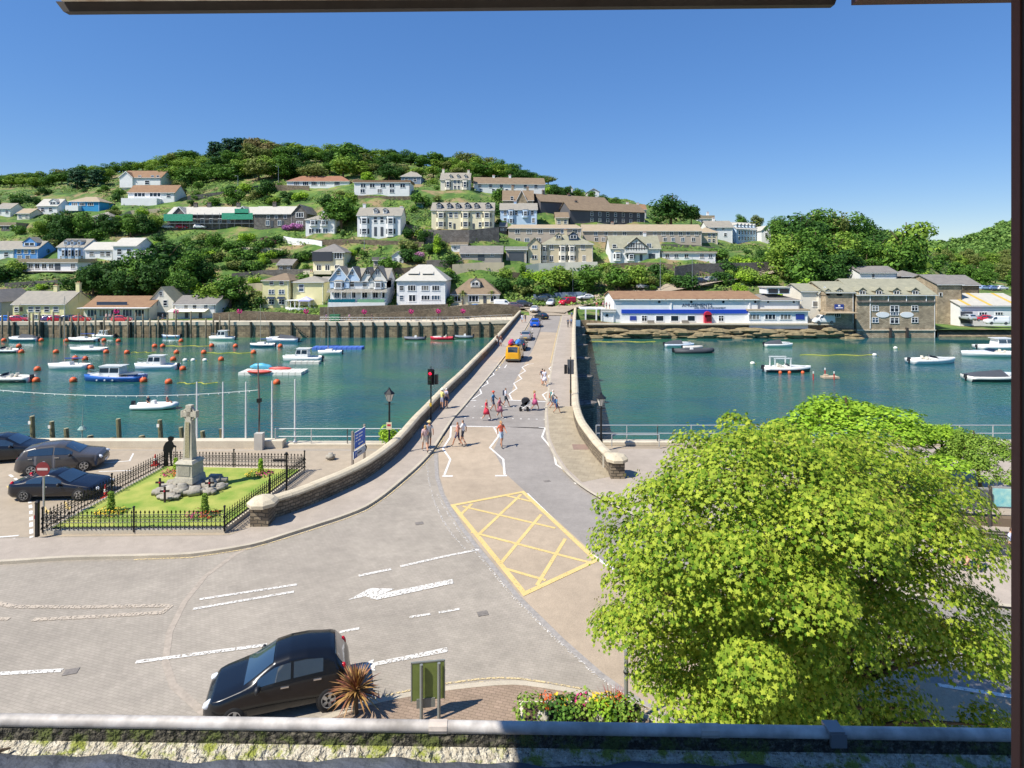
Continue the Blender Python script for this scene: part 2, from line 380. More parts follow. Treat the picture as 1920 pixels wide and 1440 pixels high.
def paint_mat(name, c, wear):
    m = mat(name, c, 0.7, var=0.08); n, l, b = nodes_of(m); geo = n.new('ShaderNodeNewGeometry')
    if wear:
        t = n.new('ShaderNodeTexNoise'); t.inputs['Scale'].default_value = 14; t.inputs['Detail'].default_value = 5; t.inputs['Roughness'].default_value = 0.6; l.new(geo.outputs['Position'], t.inputs['Vector'])
        mr = n.new('ShaderNodeMapRange'); mr.inputs[1].default_value = wear - .05; mr.inputs[2].default_value = wear + 0.07; l.new(t.outputs['Fac'], mr.inputs[0])
        tr = n.new('ShaderNodeBsdfTransparent'); ms = n.new('ShaderNodeMixShader'); l.new(mr.outputs[0], ms.inputs[0]); l.new(tr.outputs[0], ms.inputs[1]); l.new(b.outputs[0], ms.inputs[2])
        l.new(ms.outputs[0], n['Material Output'].inputs[0])
    return m
WPAINT = paint_mat('white_road_paint', '#dedad2', 0.36)
WPAINT2 = paint_mat('worn_white_paint', '#dad5cb', 0.43)
FADED = paint_mat('faded_cream_paint', '#b9ab98', 0.44)
YPAINT = paint_mat('yellow_road_paint', '#d2b878', 0.34)
YPAINT2 = paint_mat('worn_yellow_paint', '#cdb88a', 0.46)

# ------------------------------------------------------------------ near bank: ground, roads, pavements
mb = MB(); mb.prism([(-160, -30), (160, -30), (160, 40.6), (-160, 40.6)], -8, -0.02); struct('ground', mb, TAN)
mb = MB(); mb.add([(-70, 1.5, 0), (70, 1.5, 0), (70, 39, 0), (-70, 39, 0)], [(0, 1, 2, 3)]); road = struct('brick_road', mb, BRICK)
def gp(pts, z=0.0): return [G(x, y, z) for x, y in pts]
def flat(name, pts, z, m, parent=None, kind='structure'):
    mb = MB(); q = gp(pts, z); a = sum(q[i].x * q[(i + 1) % len(q)].y - q[(i + 1) % len(q)].x * q[i].y for i in range(len(q)))
    if a < 0: q = q[::-1]
    mb.add(q, [tuple(range(len(q)))])
    o = mb.build(name, m, parent)
    if parent is None: o['kind'] = kind
    return o
KL = [(-160, 1060), (0, 1053), (125, 1045), (250, 1042), (359, 1038), (469, 1021), (531, 1003), (600, 981), (640, 968), (685, 950), (720, 927), (752, 901), (785, 872), (810, 845), (832, 811), (851, 783), (871, 760), (925, 695), (946, 668), (975, 632), (999, 592)]
PL = [(977, 590), (958, 613), (925, 653), (897, 683), (872, 711), (841, 742), (810, 777), (785, 805), (760, 836), (735, 862), (685, 899), (622, 930), (560, 956), (500, 976)]
KR = [(1057, 584), (1048, 624), (1037, 680), (1028, 745), (1025, 778), (1027, 805), (1031, 828), (1041, 851), (1060, 880), (1091, 909), (1135, 936), (1200, 968), (1300, 1010), (1450, 1060), (1620, 1100), (1905, 1135), (2100, 1150)]
PR = [(1077, 584), (1074, 624), (1073, 680), (1074, 740), (1074, 768), (1077, 790), (1085, 813), (1099, 835), (1115, 857), (1131, 875), (1147, 893)]
KB = [(300, 1425), (480, 1392), (600, 1353), (690, 1322), (770, 1305), (860, 1291), (960, 1283), (1030, 1291), (1090, 1302), (1145, 1322), (1240, 1358), (1330, 1395), (1500, 1440)]
# tarmac of the quay car park and its lane, left of the memorial
flat('quay_car_park', [(-400, 845), (570, 845), (700, 845), (735, 860), (560, 958), (500, 978), (430, 1003), (80, 1006), (-400, 1016)], 0.004, TAN)
# buff and grey surfacing on the bridge road and its approach
BL = [(845, 800), (833, 818), (822, 850), (824, 892), (834, 925), (847, 949), (872, 989), (904, 1030), (935, 1067), (976, 1117), (1060, 1200), (1130, 1262), (1180, 1298), (1250, 1340), (1340, 1395)]
flat('buff_approach', BL + [(1500, 1470), (2100, 1440), (2100, 1322), (1905, 1306), (1770, 1285), (1560, 1240), (1300, 1155), (1150, 1070), (985, 922), (950, 890), (925, 845), (945, 800)], 0.008, BUFF, road)
flat('grey_lane', [(945, 800), (925, 845), (950, 890), (985, 922), (1150, 1070), (1300, 1155), (1560, 1240), (1770, 1285), (1905, 1306), (2100, 1322)] + KR[:4:-1], 0.010, GREY, road)
flat('crossing_surface', [(845, 800), (945, 800), (1028, 802), (1025, 778), (1028, 751), (955, 750), (884, 750), (871, 762), (851, 786)], 0.0135, GREY, road)
flat('grey_bridge_lane', [(884, 750), (955, 750), (965, 715), (999, 655), (1018, 600), (1022, 584), (1001, 584), (997, 594), (975, 632), (946, 668), (925, 695), (876, 757)], 0.010, GREY, road)
flat('buff_bridge_lane', [(955, 750), (1028, 751), (1037, 680), (1048, 624), (1013, 622), (999, 655), (965, 715)], 0.012, BUFF, road)
flat('grey_bridge_end', [(1013, 622), (1048, 624), (1057, 584), (1022, 584), (1018, 600)], 0.012, GREY, road)
# raised footways with kerb stones
KH = 0.12
def footway(name, outline, kerb, m, side):
    mb = MB(); q = gp(outline, KH); mb.prism([(p.x, p.y) for p in q], -0.01, KH); o = struct(name, mb, m)
    k = smoothpts([(p.x, p.y) for p in gp(kerb, KH)], 3); a = offset_line(k, 0.02 * side); b = offset_line(k, -0.16 * side)
    mb = MB(); n = len(k); prof = []
    for i in range(n):
        for (q2, z) in ((a[i], -0.01), (a[i], KH + 0.006), (b[i], KH + 0.006)): mb.v.append((q2[0], q2[1], z))
    for i in range(n - 1):
        for j in range(2):
            s0 = i * 3 + j; f = (s0, s0 + 3, s0 + 4, s0 + 1); mb.f.append(f if side > 0 else f[::-1]); mb.m.append(0)
    mb.build('kerb', KERB, o); return o
footway('west_footway', KL + PL + [(430, 1004), (80, 1008), (-160, 1014)], KL, FOOT, -1)
footway('east_footway', KR + [(2100, 835)] + [(1240, 842), (1160, 842), (1150, 893)] + PR[::-1], KR, FOOT, 1)
footway('town_footway', KB + [(1500, 1600), (300, 1600)], KB, BRICKP, -1)
flat('slab_paving', [(1027, 762), (1074, 762), (1085, 813), (1099, 835), (1147, 893), (1091, 904), (1062, 877), (1043, 848), (1032, 822), (1029, 800)], KH + 0.004, SLAB, bpy.data.objects['east_footway'])
# tan quay promenade right of the bridge
# ------------------------------------------------------------------ painted markings, children of the road
def line(pts, w, m, z=0.018, name='painted_line', par=None, dash=None):
    q = gp(pts, z); mb = MB()
    if dash:
        on, off = dash; acc = 0; seg = []
        path = [q[0]]
        for a, b in zip(q, q[1:]):
            L = (b - a).length; n = max(1, int(L / 0.1)); path += [a.lerp(b, (i + 1) / n) for i in range(n)]
        cur = []; d = 0
        for a, b in zip(path, path[1:]):
            ph = d % (on + off)
            if ph < on: cur = cur or [a]; cur.append(b)
            elif cur: mb.strip(cur, w); cur = []
            d += (b - a).length
        if len(cur) > 1: mb.strip(cur, w)
    else: mb.strip(q, w)
    return mb.build(name, m, par or road)
def z5(*p): return [(860 + x / 8, 680 + y / 8) for x, y in p]
def z2(*p): return [(560 + x / 3.2, 680 + y / 3.2) for x, y in p]
def z3(*p): return [(x / 3.556, 1040 + y / 3.556) for x, y in p]
def z4(*p): return [(360 + x / 3.556, 1140 + y / 3.556) for x, y in p]
def z6(*p): return [(860 + x / 3.556, 1140 + y / 3.556) for x, y in p]
for pts in (z5((655, 15), (590, 25), (617, 70), (508, 140), (532, 180), (412, 250), (442, 312), (312, 380), (342, 460), (205, 548)), z5((1130, 15), (1050, 20), (950, 70), (1002, 125), (898, 185), (947, 240), (826, 310), (872, 385), (758, 470), (800, 556)),
            z5((1430, 20), (1355, 90), (1405, 145), (1345, 200), (1388, 270), (1328, 340), (1372, 410), (1258, 480), (1330, 580)), z2((915, 380), (910, 445), (865, 515), (910, 580), (875, 672)),
            z2((1170, 385), (1200, 440), (1147, 510), (1228, 580), (1236, 672)), z2((1440, 388), (1480, 390), (1460, 445), (1530, 530), (1545, 610), (1700, 715))):
    line(pts, 0.13, WPAINT, name='zigzag_line')
for pts in (z5((175, 565), (265, 565)), z5((745, 560), (1320, 585)), z2((862, 680), (925, 680)), z2((1180, 678), (1250, 678)), z2((915, 380), (1197, 385)), z2((1655, 724), (1712, 712))):
    line(pts, 0.2, WPAINT, name='stop_line')
for r0 in (((120, 652), (1300, 668)), ((100, 825), (1290, 850))):
    for i in range(11):
        t = i / 10; x, y = lerp(r0[0][0], r0[1][0], t), lerp(r0[0][1], r0[1][1], t); c = G(*z5((x, y))[0], 0.02)
        mb = MB(); mb.box(c, (0.14, 0.14, 0.012)); mb.build('crossing_stud', WPAINT, road)
A, B_, C_, D_ = z2((925, 855), (1345, 775), (1785, 1185), (1355, 1385))
mb = MB(); mb.strip(gp([A, B_, C_, D_], 0.022), 0.22, closed=True); mb.build('box_junction_outline', YPAINT, road)
for i_, (a, b) in enumerate((((1335, 790), (1065, 1045)), ((1455, 910), (1215, 1200)), ((1600, 1055), (1430, 1335)), ((985, 862), (1540, 992)), ((1035, 1015), (1740, 1197)), ((1230, 1232), (1482, 1305)), ((1040, 846), (975, 908)), ((1245, 797), (1395, 832)))):
    line(z2(a, b), 0.16, YPAINT, 0.016 if i_ in (0, 1, 2) else (0.019 if i_ < 6 else 0.0175), 'box_junction_line')
line(z2((1370, 785), (1600, 1010)), 0.14, WPAINT, name='lane_line'); line(z2((1750, 1145), (1925, 1268)), 0.14, WPAINT, name='lane_line')
line([(1340, 1180), (1520, 1232), (1560, 1240)], 0.16, WPAINT, name='lane_line'); line([(1760, 1284), (1905, 1307), (2050, 1322)], 0.16, WPAINT, name='lane_line')
flat('arrow_marking', z2((295, 1424), (430, 1352), (575, 1356), (440, 1412), (400, 1402)), 0.018, WPAINT2, road)
flat('arrow_marking', z2((440, 1396), (922, 1298), (930, 1324), (560, 1403), (470, 1422), (430, 1414)), 0.021, WPAINT2, road)
flat('arrow_marking', z4((1085, 400), (1212, 340), (1210, 362), (1700, 262), (1706, 292), (1220, 385), (1222, 418)), 0.018, WPAINT2, road)
line(z2((360, 1278), (555, 1238)), 0.16, WPAINT2, name='lane_line'); line(z2((610, 1222), (860, 1165), (1080, 1120)), 0.15, WPAINT2, name='lane_line')
line(z3((1330, 297), (1980, 198)), 0.14, WPAINT2, name='lane_line'); line(z3((1285, 362), (1960, 246)), 0.14, WPAINT2, name='lane_line')
line(z3((905, 715), (1780, 600)), 0.16, WPAINT2, name='lane_line'); line(z3((-400, 815), (0, 792), (415, 770)), 0.16, WPAINT2, name='lane_line')
line(z3((-80, 300), (0, 325), (100, 345), (560, 348), (1100, 338), (1130, 346), (1080, 385), (700, 408), (220, 432)), 0.2, FADED, name='island_outline')
line(z3((-300, 424), (60, 428)), 0.18, FADED, name='island_outline')
for pts in (((985, 160), (1115, 135)), ((1450, 60), (1590, 40)), ((1645, 30), (1785, 5))): line(z4(*pts), 0.12, WPAINT2, name='lane_line')
dy = z4((1150, 628), (1300, 580), (1460, 545), (1690, 502)) + z6((0, 490), (150, 470), (280, 464), (420, 470), (600, 497), (800, 532), (1000, 582), (1150, 627), (1340, 697))
line(dy, 0.07, YPAINT2, name='yellow_line'); line([(x, y + 7) for x, y in dy], 0.07, YPAINT2, name='yellow_line')
yk = [(x + 1.5, y + 7) for x, y in KL[3:15]]; line(yk, 0.08, YPAINT2, name='yellow_line')
line([(x - 3, y + 2) for x, y in KR[8:12]], 0.1, YPAINT, name='yellow_line')
for o in (2, 5): line([(x - o * (y - 490) / 190, y) for x, y in KR[:3]], 0.07, YPAINT, name='yellow_line')
line([(x + 5 * (y - 490) / 190, y) for x, y in KL[17:]], 0.08, YPAINT, name='yellow_line')
line([(946, 690), (960, 668), (993, 625), (1016, 590)], 0.12, WPAINT, name='centre_line', dash=(2.2, 2.6))
# ring of setts set into the brick paving, worn white marks beside the buff edge
line([(500, 1010), (440, 1040), (385, 1080), (345, 1130), (318, 1185), (310, 1240), (325, 1285), (380, 1335), (450, 1370)], 0.2, mat('pale_setts', '#a39788', 0.9, var=0.2, scale=5), 0.006, 'sett_ring')
line([(x - 5, y + 2) for x, y in BL[2:]], 0.22, mat('grey_setts', '#97918a', 0.9, var=0.25, scale=6), 0.014, 'sett_edge')
WPAINT3 = paint_mat('broken_white_paint', '#d6d0c6', .55)
line([(x - 14, y + 2) for x, y in BL[4:]], 0.1, WPAINT3, 0.018, 'worn_edge_line')
line([(800, 868), (804, 900), (812, 935), (830, 975), (850, 1005), (872, 1030)], 0.1, WPAINT3, 0.018, 'worn_edge_line')
# lane marks by the car park
park = bpy.data.objects['quay_car_park']
line([(18, 890), (35, 902), (48, 918), (55, 935), (58, 955), (59, 1008)], 0.14, WPAINT, 0.012, 'lane_line', park, dash=(0.55, 0.35))
line([(-40, 1022), (28, 1010)], 0.2, WPAINT, 0.012, 'lane_line', park); line([(-40, 1010), (35, 1004)], 0.12, WPAINT, 0.012, 'lane_line', park)
line([(195, 868), (243, 864), (250, 850)], 0.1, WPAINT, 0.012, 'bay_line', park); line([(185, 884), (250, 882)], 0.1, WPAINT, 0.012, 'bay_line', park); line([(95, 938), (160, 936)], 0.1, WPAINT, 0.012, 'bay_line', park)
for (x, y) in ((18, 918), (85, 955), (125, 948)): flat('arrow_marking', [(x - 6, y - 7), (x - 1, y - 7), (x + 4, y + 2), (x + 8, y + 1), (x + 6, y + 9), (x - 4, y + 4), (x, y + 3)], 0.012, YPAINT, park)

# ------------------------------------------------------------------ quay walls
mb = MB()
for seg in ([-250, 100, 300, 500, 640, 800, 930, 985], [1088, 1160, 1300, 1450, 1560, 1600]):
    for a, b in zip(seg, seg[1:]):
        n = 6
        for i in range(n):
            p0, p1 = lerp(a, b, i / n), lerp(a, b, (i + 1) / n); za, zb = tz(p0, 131.0), tz(p1, 131.0)
            mb.quad(((p0 - CX) / FL * 131, 131, -8), ((p1 - CX) / FL * 131, 131, -8), ((p1 - CX) / FL * 131, 131, zb + .05), ((p0 - CX) / FL * 131, 131, za + .05))
struct('far_quay_wall', mb, QUAYST)
def waterline_mat():
    return mat('weedy_stone', '#4d4a2e', 0.9, var=0.3, scale=1.5, bump=0.8, bscale=2)
mb = MB(); rr = random.Random(3)
# weed-darkened toe of the wall and tumbled rock on the right bank
tops = []
for i in range(230):
    px = 1092 + i * 2.25; Y = 128.8 + 0.9 * rr.random() + (0.6 if px < 1110 else 0); s = 0.5 + rr.random() * 0.9
    tops.append((px, Y, s))
for px, Y, s in tops:
    c = P(px, 600, Y); z0 = WATER_Z - 0.5; mb.ball((c.x, Y + rr.random() * 1.4, z0 + 0.4 + rr.random() * 1.9 * min(1, s)), s, 6, 4, (1.2 + rr.random() * 1.6, 0.8, 0.3 + rr.random() * .4))
ro = mb.build('bank_rocks', mat('bank_rock', '#857759', 0.95, var=0.35, scale=0.9, bump=0.9, bscale=3)); tag(ro, 'tumbled brown rock along the waterline under the right bank', 'rocks', kind='stuff')
mb = MB(); mb.quad(P(1757, 630, 131.2), P(2250, 632, 131.2), P(2250, 618, 133), P(1757, 618, 133)); mb.quad(P(1757, 660, 131.2), P(2250, 660, 131.2), P(2250, 632, 131.2), P(1757, 630, 131.2)); struct('right_bank', mb, QUAYST)
# pale walkway kerb on top of the far quay
mb = MB()
for a, b in ((-250, 470), (470, 640), (640, 800), (800, 965)):
    pa, pb = P(a, 608, 131.4), P(b, 608, 131.4); za, zb = tz(a, 131.4), tz(b, 131.4)
    mb.add([(pa.x, 130.9, za - .55), (pb.x, 130.9, zb - .55), (pb.x, 130.9, zb + .22), (pa.x, 130.9, za + .22), (pa.x, 131.6, za + .22), (pb.x, 131.6, zb + .22)], [(0, 1, 2, 3), (3, 2, 5, 4)])
    mb.add([(pa.x, 131.6, za + .22), (pb.x, 131.6, zb + .22), (pb.x, 135.2, tz(b, 135.2) + .25), (pa.x, 135.2, tz(a, 135.2) + .25)], [(0, 1, 2, 3)])
struct('far_quay_walkway', mb, CONC2)
mb = MB()
pa, pb = P(1100, 607, 130.6), P(1560, 607, 130.6)
mb.box(((pa.x + pb.x) / 2, 130.9, -1.45), (pb.x - pa.x, 1.6, 0.35)); struct('right_quay_edge', mb, CONC2)

# ------------------------------------------------------------------ the bridge
bridge = thing('stone_bridge', 'long low stone arched bridge carrying the road across the river', 'bridge', (0, 0, 0))
def xl(Y): return -6.34 + 0.1065 * (Y - 49.8)
def xr(Y): return 5.16 + 0.1065 * (Y - 49.8)
prof = [(41, -0.03), (138, -0.03), (138, -8)]; nsp = 7; y0, y1 = 43.5, 134.5; sp_ = (y1 - y0) / nsp; PIERS = []
for i in range(nsp):
    b1 = y1 - i * sp_ - 1.2; b0 = y1 - (i + 1) * sp_ + 1.2; prof.append((b1, -8)); 
    for k in range(13):
        t = pi * k / 12; prof.append(((b0 + b1) / 2 + cos(t) * (b1 - b0) / 2, -4.6 + sin(t) * 3.1))
    prof.append((b0, -8)); PIERS.append(b0 - 1.2)
prof.append((41, -8))
mb = MB(); n = len(prof); mb.v = [(xl(Y) - 0.45, Y, z) for Y, z in prof] + [(xr(Y) + 0.45, Y, z) for Y, z in prof]
mb.f = [tuple(range(n)), tuple(range(2 * n - 1, n - 1, -1))] + [(i, i + n, (i + 1) % n + n, (i + 1) % n) for i in range(n)]; mb.m = [0] * len(mb.f)
body = mb.build('arched_body', STONEG, bridge)
for Y in PIERS:
    for side in (1, -1):
        mb = MB(); x = (xr(Y) + 0.4) if side > 0 else (xl(Y) - 0.4)
        q = [(x, Y - 1.2), (x + side * 1.5, Y - 0.5), (x + side * 1.9, Y), (x + side * 1.5, Y + 0.5), (x, Y + 1.2)]
        mb.prism(q, -8, -1.3); mb.prism([(a, b) for a, b in [(x, Y - 1.3), (x + side * 1.6, Y - 0.55), (x + side * 2.0, Y), (x + side * 1.6, Y + 0.55), (x, Y + 1.3)]], -1.3, -1.05)
        mb.build('cutwater', STONEG, bridge)
def parapet(pts, side, h=0.78, th=0.42):
    k = smoothpts([(p.x, p.y) for p in gp(pts, KH)], 4); out = offset_line(k, th * side); mb = MB(); n = len(k)
    for i in range(n):
        for q, z in ((k[i], -0.5), (k[i], KH + h), (out[i], KH + h), (out[i], -0.5)): mb.v.append((q[0], q[1], z))
    for i in range(n - 1):
        for j in range(3):
            a = i * 4 + j; f = (a, a + 4, a + 5, a + 1); mb.f.append(f if side < 0 else f[::-1]); mb.m.append(0)
    for e in (0, (n - 1) * 4): mb.f.append((e, e + 1, e + 2, e + 3)); mb.m.append(0)
    w = mb.build('parapet_wall', STONE, bridge)
    c = offset_line(k, th / 2 * side); L = [0]
    for a, b in zip(c, c[1:]): L.append(L[-1] + hypot(b[0] - a[0], b[1] - a[1]))
    d = 0; step = 1.25; prof = [(-.29, 0), (-.3, .1), (-.2, .2), (0, .235), (.2, .2), (.3, .1), (.29, 0)]
    def at(d):
        for i in range(1, len(L)):
            if d <= L[i]:
                t = (d - L[i - 1]) / max(1e-6, L[i] - L[i - 1]); a, b = c[i - 1], c[i]; dx, dy = b[0] - a[0], b[1] - a[1]; l = hypot(dx, dy) or 1
                return lerp(a[0], b[0], t), lerp(a[1], b[1], t), -dy / l, dx / l
        return c[-1][0], c[-1][1], -(c[-1][1] - c[-2][1]) / max(1e-6, L[-1] - L[-2]), (c[-1][0] - c[-2][0]) / max(1e-6, L[-1] - L[-2])
    while d < L[-1] - 0.2:
        e = min(d + step, L[-1]); mb = MB(); jz = rnd.uniform(-.012, .012)
        for dd in (d + 0.008, (d + e) / 2, e - 0.008):
            x, y, nx, ny = at(dd)
            for u, z in prof: mb.v.append((x + nx * u, y + ny * u, KH + h + z + jz))
        np_ = len(prof)
        for i in range(2):
            for j in range(np_ - 1):
                a = i * np_ + j; mb.f.append((a, a + 1, a + np_ + 1, a + np_)); mb.m.append(0)
        mb.f.append(tuple(range(np_ - 1, -1, -1))); mb.f.append(tuple(range(2 * np_, 3 * np_))); mb.m += [0, 0]
        mb.build('coping_stone', CONC, w); d = e
    return w
parapet(PL[::-1] , 1); parapet(PR[::-1], -1)
def pillar(px, py, s, h):
    c = G(px, py, KH); mb = MB(); mb.box((c.x, c.y, h / 2), (s, s, h)); p = mb.build('end_pillar', STONE, bridge)
    mb = MB(); mb.lathe((c.x, c.y, h), [(s * .82, 0), (s * .84, .16), (s * .6, .3), (0.05, .4)], 8, ang0=pi / 8); mb.build('pillar_cap', CONC, p)
pillar(493, 980, 0.85, 1.0); pillar(1156, 893, 0.8, 1.05)
mb = MB(); q = G(1088, 838, KH + .006); mb.box((q.x, q.y, q.z), (1.0, 1.1, 0.012)); mb.build('manhole_cover', mat('rusty_iron', '#8b7466', 0.8, var=0.2), bpy.data.objects['east_footway'])
# handrail along the inside of the right approach wall
rail = thing('handrail', 'dark steel handrail running along the inner side of the curved right parapet', 'handrail')
k = smoothpts([(p.x, p.y) for p in gp(PR[5:], KH)], 4); k = offset_line(k, 0.12)
DARKM = mat('dark_steel', '#3c3d3c', 0.5, metal=0.6, var=0.1)
mb = MB(); mb.tube([(x, y, 0.85) for x, y in k], 0.025, 6); mb.build('rail', DARKM, rail)
for (x, y) in (k[1], k[len(k) // 2], k[-3]): mb = MB(); mb.tube([(x, y, KH), (x, y, 0.86)], 0.03, 6); mb.build('post', DARKM, rail)
mb = MB(); mb.box((k[-5][0], k[-5][1], 0.55), (0.12, 0.5, 0.9), -0.6); mb.build('end_panel', mat('pale_panel', '#a8a192', 0.7), rail)

for i, (px, py) in enumerate(((1026, 902), (786, 981), (905, 1150), (133, 1259))):
    q = G(px, py, .013); mb = MB(); mb.box((q.x, q.y, q.z), (.38, .28, .006), .3); mb.build('drain_cover', mat('drain_iron', '#7a736b', .7, var=.3, scale=8), road)
# ------------------------------------------------------------------ foliage
LEAF = {k: mat('leaf_' + k, a, 0.7, var=0.25, c2=b, island=1, trans=0.25, spec=0.2) for k, (a, b) in {
    'mid': ('#47702a', '#6d9438'), 'dark': ('#2f5222', '#4c7430'), 'light': ('#6d9432', '#97b148'), 'olive': ('#667a38', '#8d9550'), 'pine': ('#274a32', '#3b6244'),
    'lime': ('#7fae2c', '#a9c83e'), 'brown': ('#6f6a3c', '#8f8252'), 'far': ('#527c36', '#86a552'), 'maroon': ('#5a2a2e', '#7d3d3c'), 'grass': ('#6f9038', '#9cae52')}.items()}
BARK = mat('bark', '#5a4a38', 0.95, var=0.25, scale=4, bump=0.6)
def leaf_quads(mb, rg, c, r, n, size, up=0.35, shell=0.7):
    for _ in range(n):
        d = Vector((rg.gauss(0, 1), rg.gauss(0, 1), rg.gauss(0, 1))).normalized(); k = lerp(shell, 1.05, rg.random())
        p = Vector((c[0] + d.x * r[0] * k, c[1] + d.y * r[1] * k, c[2] + d.z * r[2] * k))
        nn = (d + Vector((rg.gauss(0, .45), rg.gauss(0, .45), rg.gauss(0, .45) + up))).normalized()
        a = nn.orthogonal().normalized(); a.rotate(Matrix.Rotation(rg.random() * 6.28, 3, nn)); b = nn.cross(a); s = size * rg.uniform(.6, 1.25)
        mb.add([p - a * s, p - b * s * .7, p + a * s, p + b * s * .7], [(0, 1, 2, 3)])
def trunk(mb, rg, h, r, top, limbs=4, spread=0.25):
    lean = (rg.uniform(-.04, .04), rg.uniform(-.04, .04))
    mb.tube([(0, 0, -0.12), (0, 0, h * .3), (lean[0], lean[1], h * .7), (lean[0] * 2, lean[1] * 2, top)], [r * 1.5, r, r * .8, r * .25], 6)
    for i in range(limbs):
        a = i * 6.28 / limbs + rg.random(); z0 = h * rg.uniform(.55, .9)
        mb.tube([(lean[0], lean[1], z0), (cos(a) * spread * .5, sin(a) * spread * .5, z0 + .12), (cos(a) * spread, sin(a) * spread, z0 + .28)], [r * .6, r * .4, r * .15], 5)
def make_crown(seed, kind):
    rg = random.Random(seed); mb = MB()
    if kind == 'round':
        for i in range(13):
            a = rg.random() * 6.28; q = rg.random() ** .5 * .3; z = rg.uniform(.36, .82); s = rg.uniform(.13, .2)
            q *= 1 - max(0, z - .55) * 1.2
            leaf_quads(mb, rg, (cos(a) * q, sin(a) * q, z), (s, s, s * .85), 105, .036)
        leaf_quads(mb, rg, (0, 0, .56), (.3, .3, .3), 260, .05, shell=.3)
    elif kind == 'mass':
        for i in range(16):
            a = rg.random() * 6.28; z = rg.uniform(.16, .84); q = rg.random() ** .5 * .36 * (1 - max(0, z - .5) * .9); s = rg.uniform(.14, .21)
            leaf_quads(mb, rg, (cos(a) * q, sin(a) * q, z), (s, s, s * .85), 165, .027)
        leaf_quads(mb, rg, (0, 0, .45), (.34, .34, .38), 240, .055, shell=.3)
    elif kind == 'near':
        for i in range(46):
            a = rg.random() * 6.28; q = rg.random() ** .5; z = .88 - .4 * q * q - rg.random() * .12; q *= .44; s = rg.uniform(.1, .15)
            leaf_quads(mb, rg, (cos(a) * q, sin(a) * q, z), (s, s, s * .5), 250, .0145, up=.7)
    elif kind == 'tall':
        for i in range(13):
            a = rg.random() * 6.28; z = rg.uniform(.25, .86); q = rg.random() * .17 * (1.2 - z); s = rg.uniform(.11, .16)
            leaf_quads(mb, rg, (cos(a) * q, sin(a) * q, z), (s, s, s * 1.1), 100, .036)
    elif kind == 'pine':
        for i in range(9):
            z = .38 + i * .065; q = (.34 - i * .022) * rg.uniform(.7, 1.1)
            for j in range(3):
                a = rg.random() * 6.28; leaf_quads(mb, rg, (cos(a) * q * .6, sin(a) * q * .6, z), (.16, .16, .045), 50, .035, up=1.0)
    elif kind == 'bush':
        for i in range(9):
            a = rg.random() * 6.28; q = rg.random() ** .5 * .45; s = rg.uniform(.24, .36)
            leaf_quads(mb, rg, (cos(a) * q, sin(a) * q, rg.uniform(.25, .62)), (s, s, s * .95), 95, .065)
    elif kind == 'far':
        for i in range(4):
            a = rg.random() * 6.28; leaf_quads(mb, rg, (cos(a) * .25, sin(a) * .25, .5 + rg.uniform(-.1, .15)), (.36, .36, .36), 30, .12)
    elif kind == 'cone':
        for i in range(7):
            z = .12 + i * .125; leaf_quads(mb, rg, (0, 0, z), (.2 - .012 * i, .2 - .012 * i, .1), 110, .045)
    return mb
CROWN = {}; TRUNK = {}
for kind, n in (('round', 6), ('mass', 7), ('near', 2), ('tall', 4), ('pine', 3), ('bush', 5), ('cone', 2)):
    CROWN[kind] = [make_crown(100 + i * 7 + hash(kind) % 1 + len(kind) * 31, kind).mesh('crown_' + kind, LEAF['mid']) for i in range(n)]
    TRUNK[kind] = []
    for i in range(2):
        mb = MB(); rg = random.Random(i + 5)
        if kind == 'bush': trunk(mb, rg, .5, .03, .6, 3)
        elif kind == 'cone': trunk(mb, rg, .3, .03, .8, 0)
        else: trunk(mb, rg, .6, .025, .9, 4)
        TRUNK[kind].append(mb.mesh('trunk_' + kind, BARK))
PLANTS = []
def plant(loc, h, kind, leaf, label, group=None, w=1.0, name=None, cat=None, rg=rnd):
    nm = name or ('shrub' if kind == 'bush' else 'pine_tree' if kind == 'pine' else 'broadleaf_tree' if kind in ('round', 'tall', 'mass', 'near') else 'clipped_conifer')
    t = thing(nm, label, cat or ('shrub' if kind in ('bush', 'cone') else 'tree'), loc, rg.random() * 6.28, group); t.scale = (h * w, h * w, h)
    c = link('crown', rg.choice(CROWN[kind]), t); c.material_slots[0].link = 'OBJECT'; c.material_slots[0].material = LEAF[leaf]
    link('trunk' if kind != 'bush' else 'stem', rg.choice(TRUNK[kind]), t); PLANTS.append(t); return t
rg = random.Random(21)
# --- the wood along the skyline
SKX = [-60, 0, 60, 100, 150, 190, 215, 250, 300, 340, 385, 440, 490, 540, 600, 655, 700, 750, 800, 850, 900, 950, 1000, 1030]
SKY_ = [362, 358, 345, 325, 315, 318, 330, 312, 294, 286, 290, 272, 262, 268, 278, 266, 282, 280, 288, 286, 296, 303, 320, 336]
for row, (Y, dy, st) in enumerate(((318, -5, 21), (285, 8, 24), (258, 24, 26))):
    px = -60 + row * 9
    while px < 1030:
        if not (row == 2 and (px < 190 or 200 < px < 320 or px > 900)) and not (row == 1 and 205 < px < 290):
            top = interp(px, SKX, SKY_) + dy + rg.uniform(-4, 8); Yp = Y + rg.uniform(-8, 8); b = typ(px, Yp); hp = max(b - top, 22)
            h = hp / FL * Yp; lf = rg.choice(['mid', 'mid', 'dark', 'light', 'olive', 'light', 'mid'])
            plant(P(px, b, Yp), h, rg.choice(['mass', 'mass', 'mass', 'round']), lf, '%s tree in the %s row of the hilltop wood' % ({'mid': 'mid green', 'dark': 'dark green', 'olive': 'olive', 'light': 'light green'}[lf], ('back', 'middle', 'front')[row]), 'hilltop wood', w=min(1.9, max(1.15, 16.5 / h)), rg=rg)
        px += st * rg.uniform(.85, 1.15)
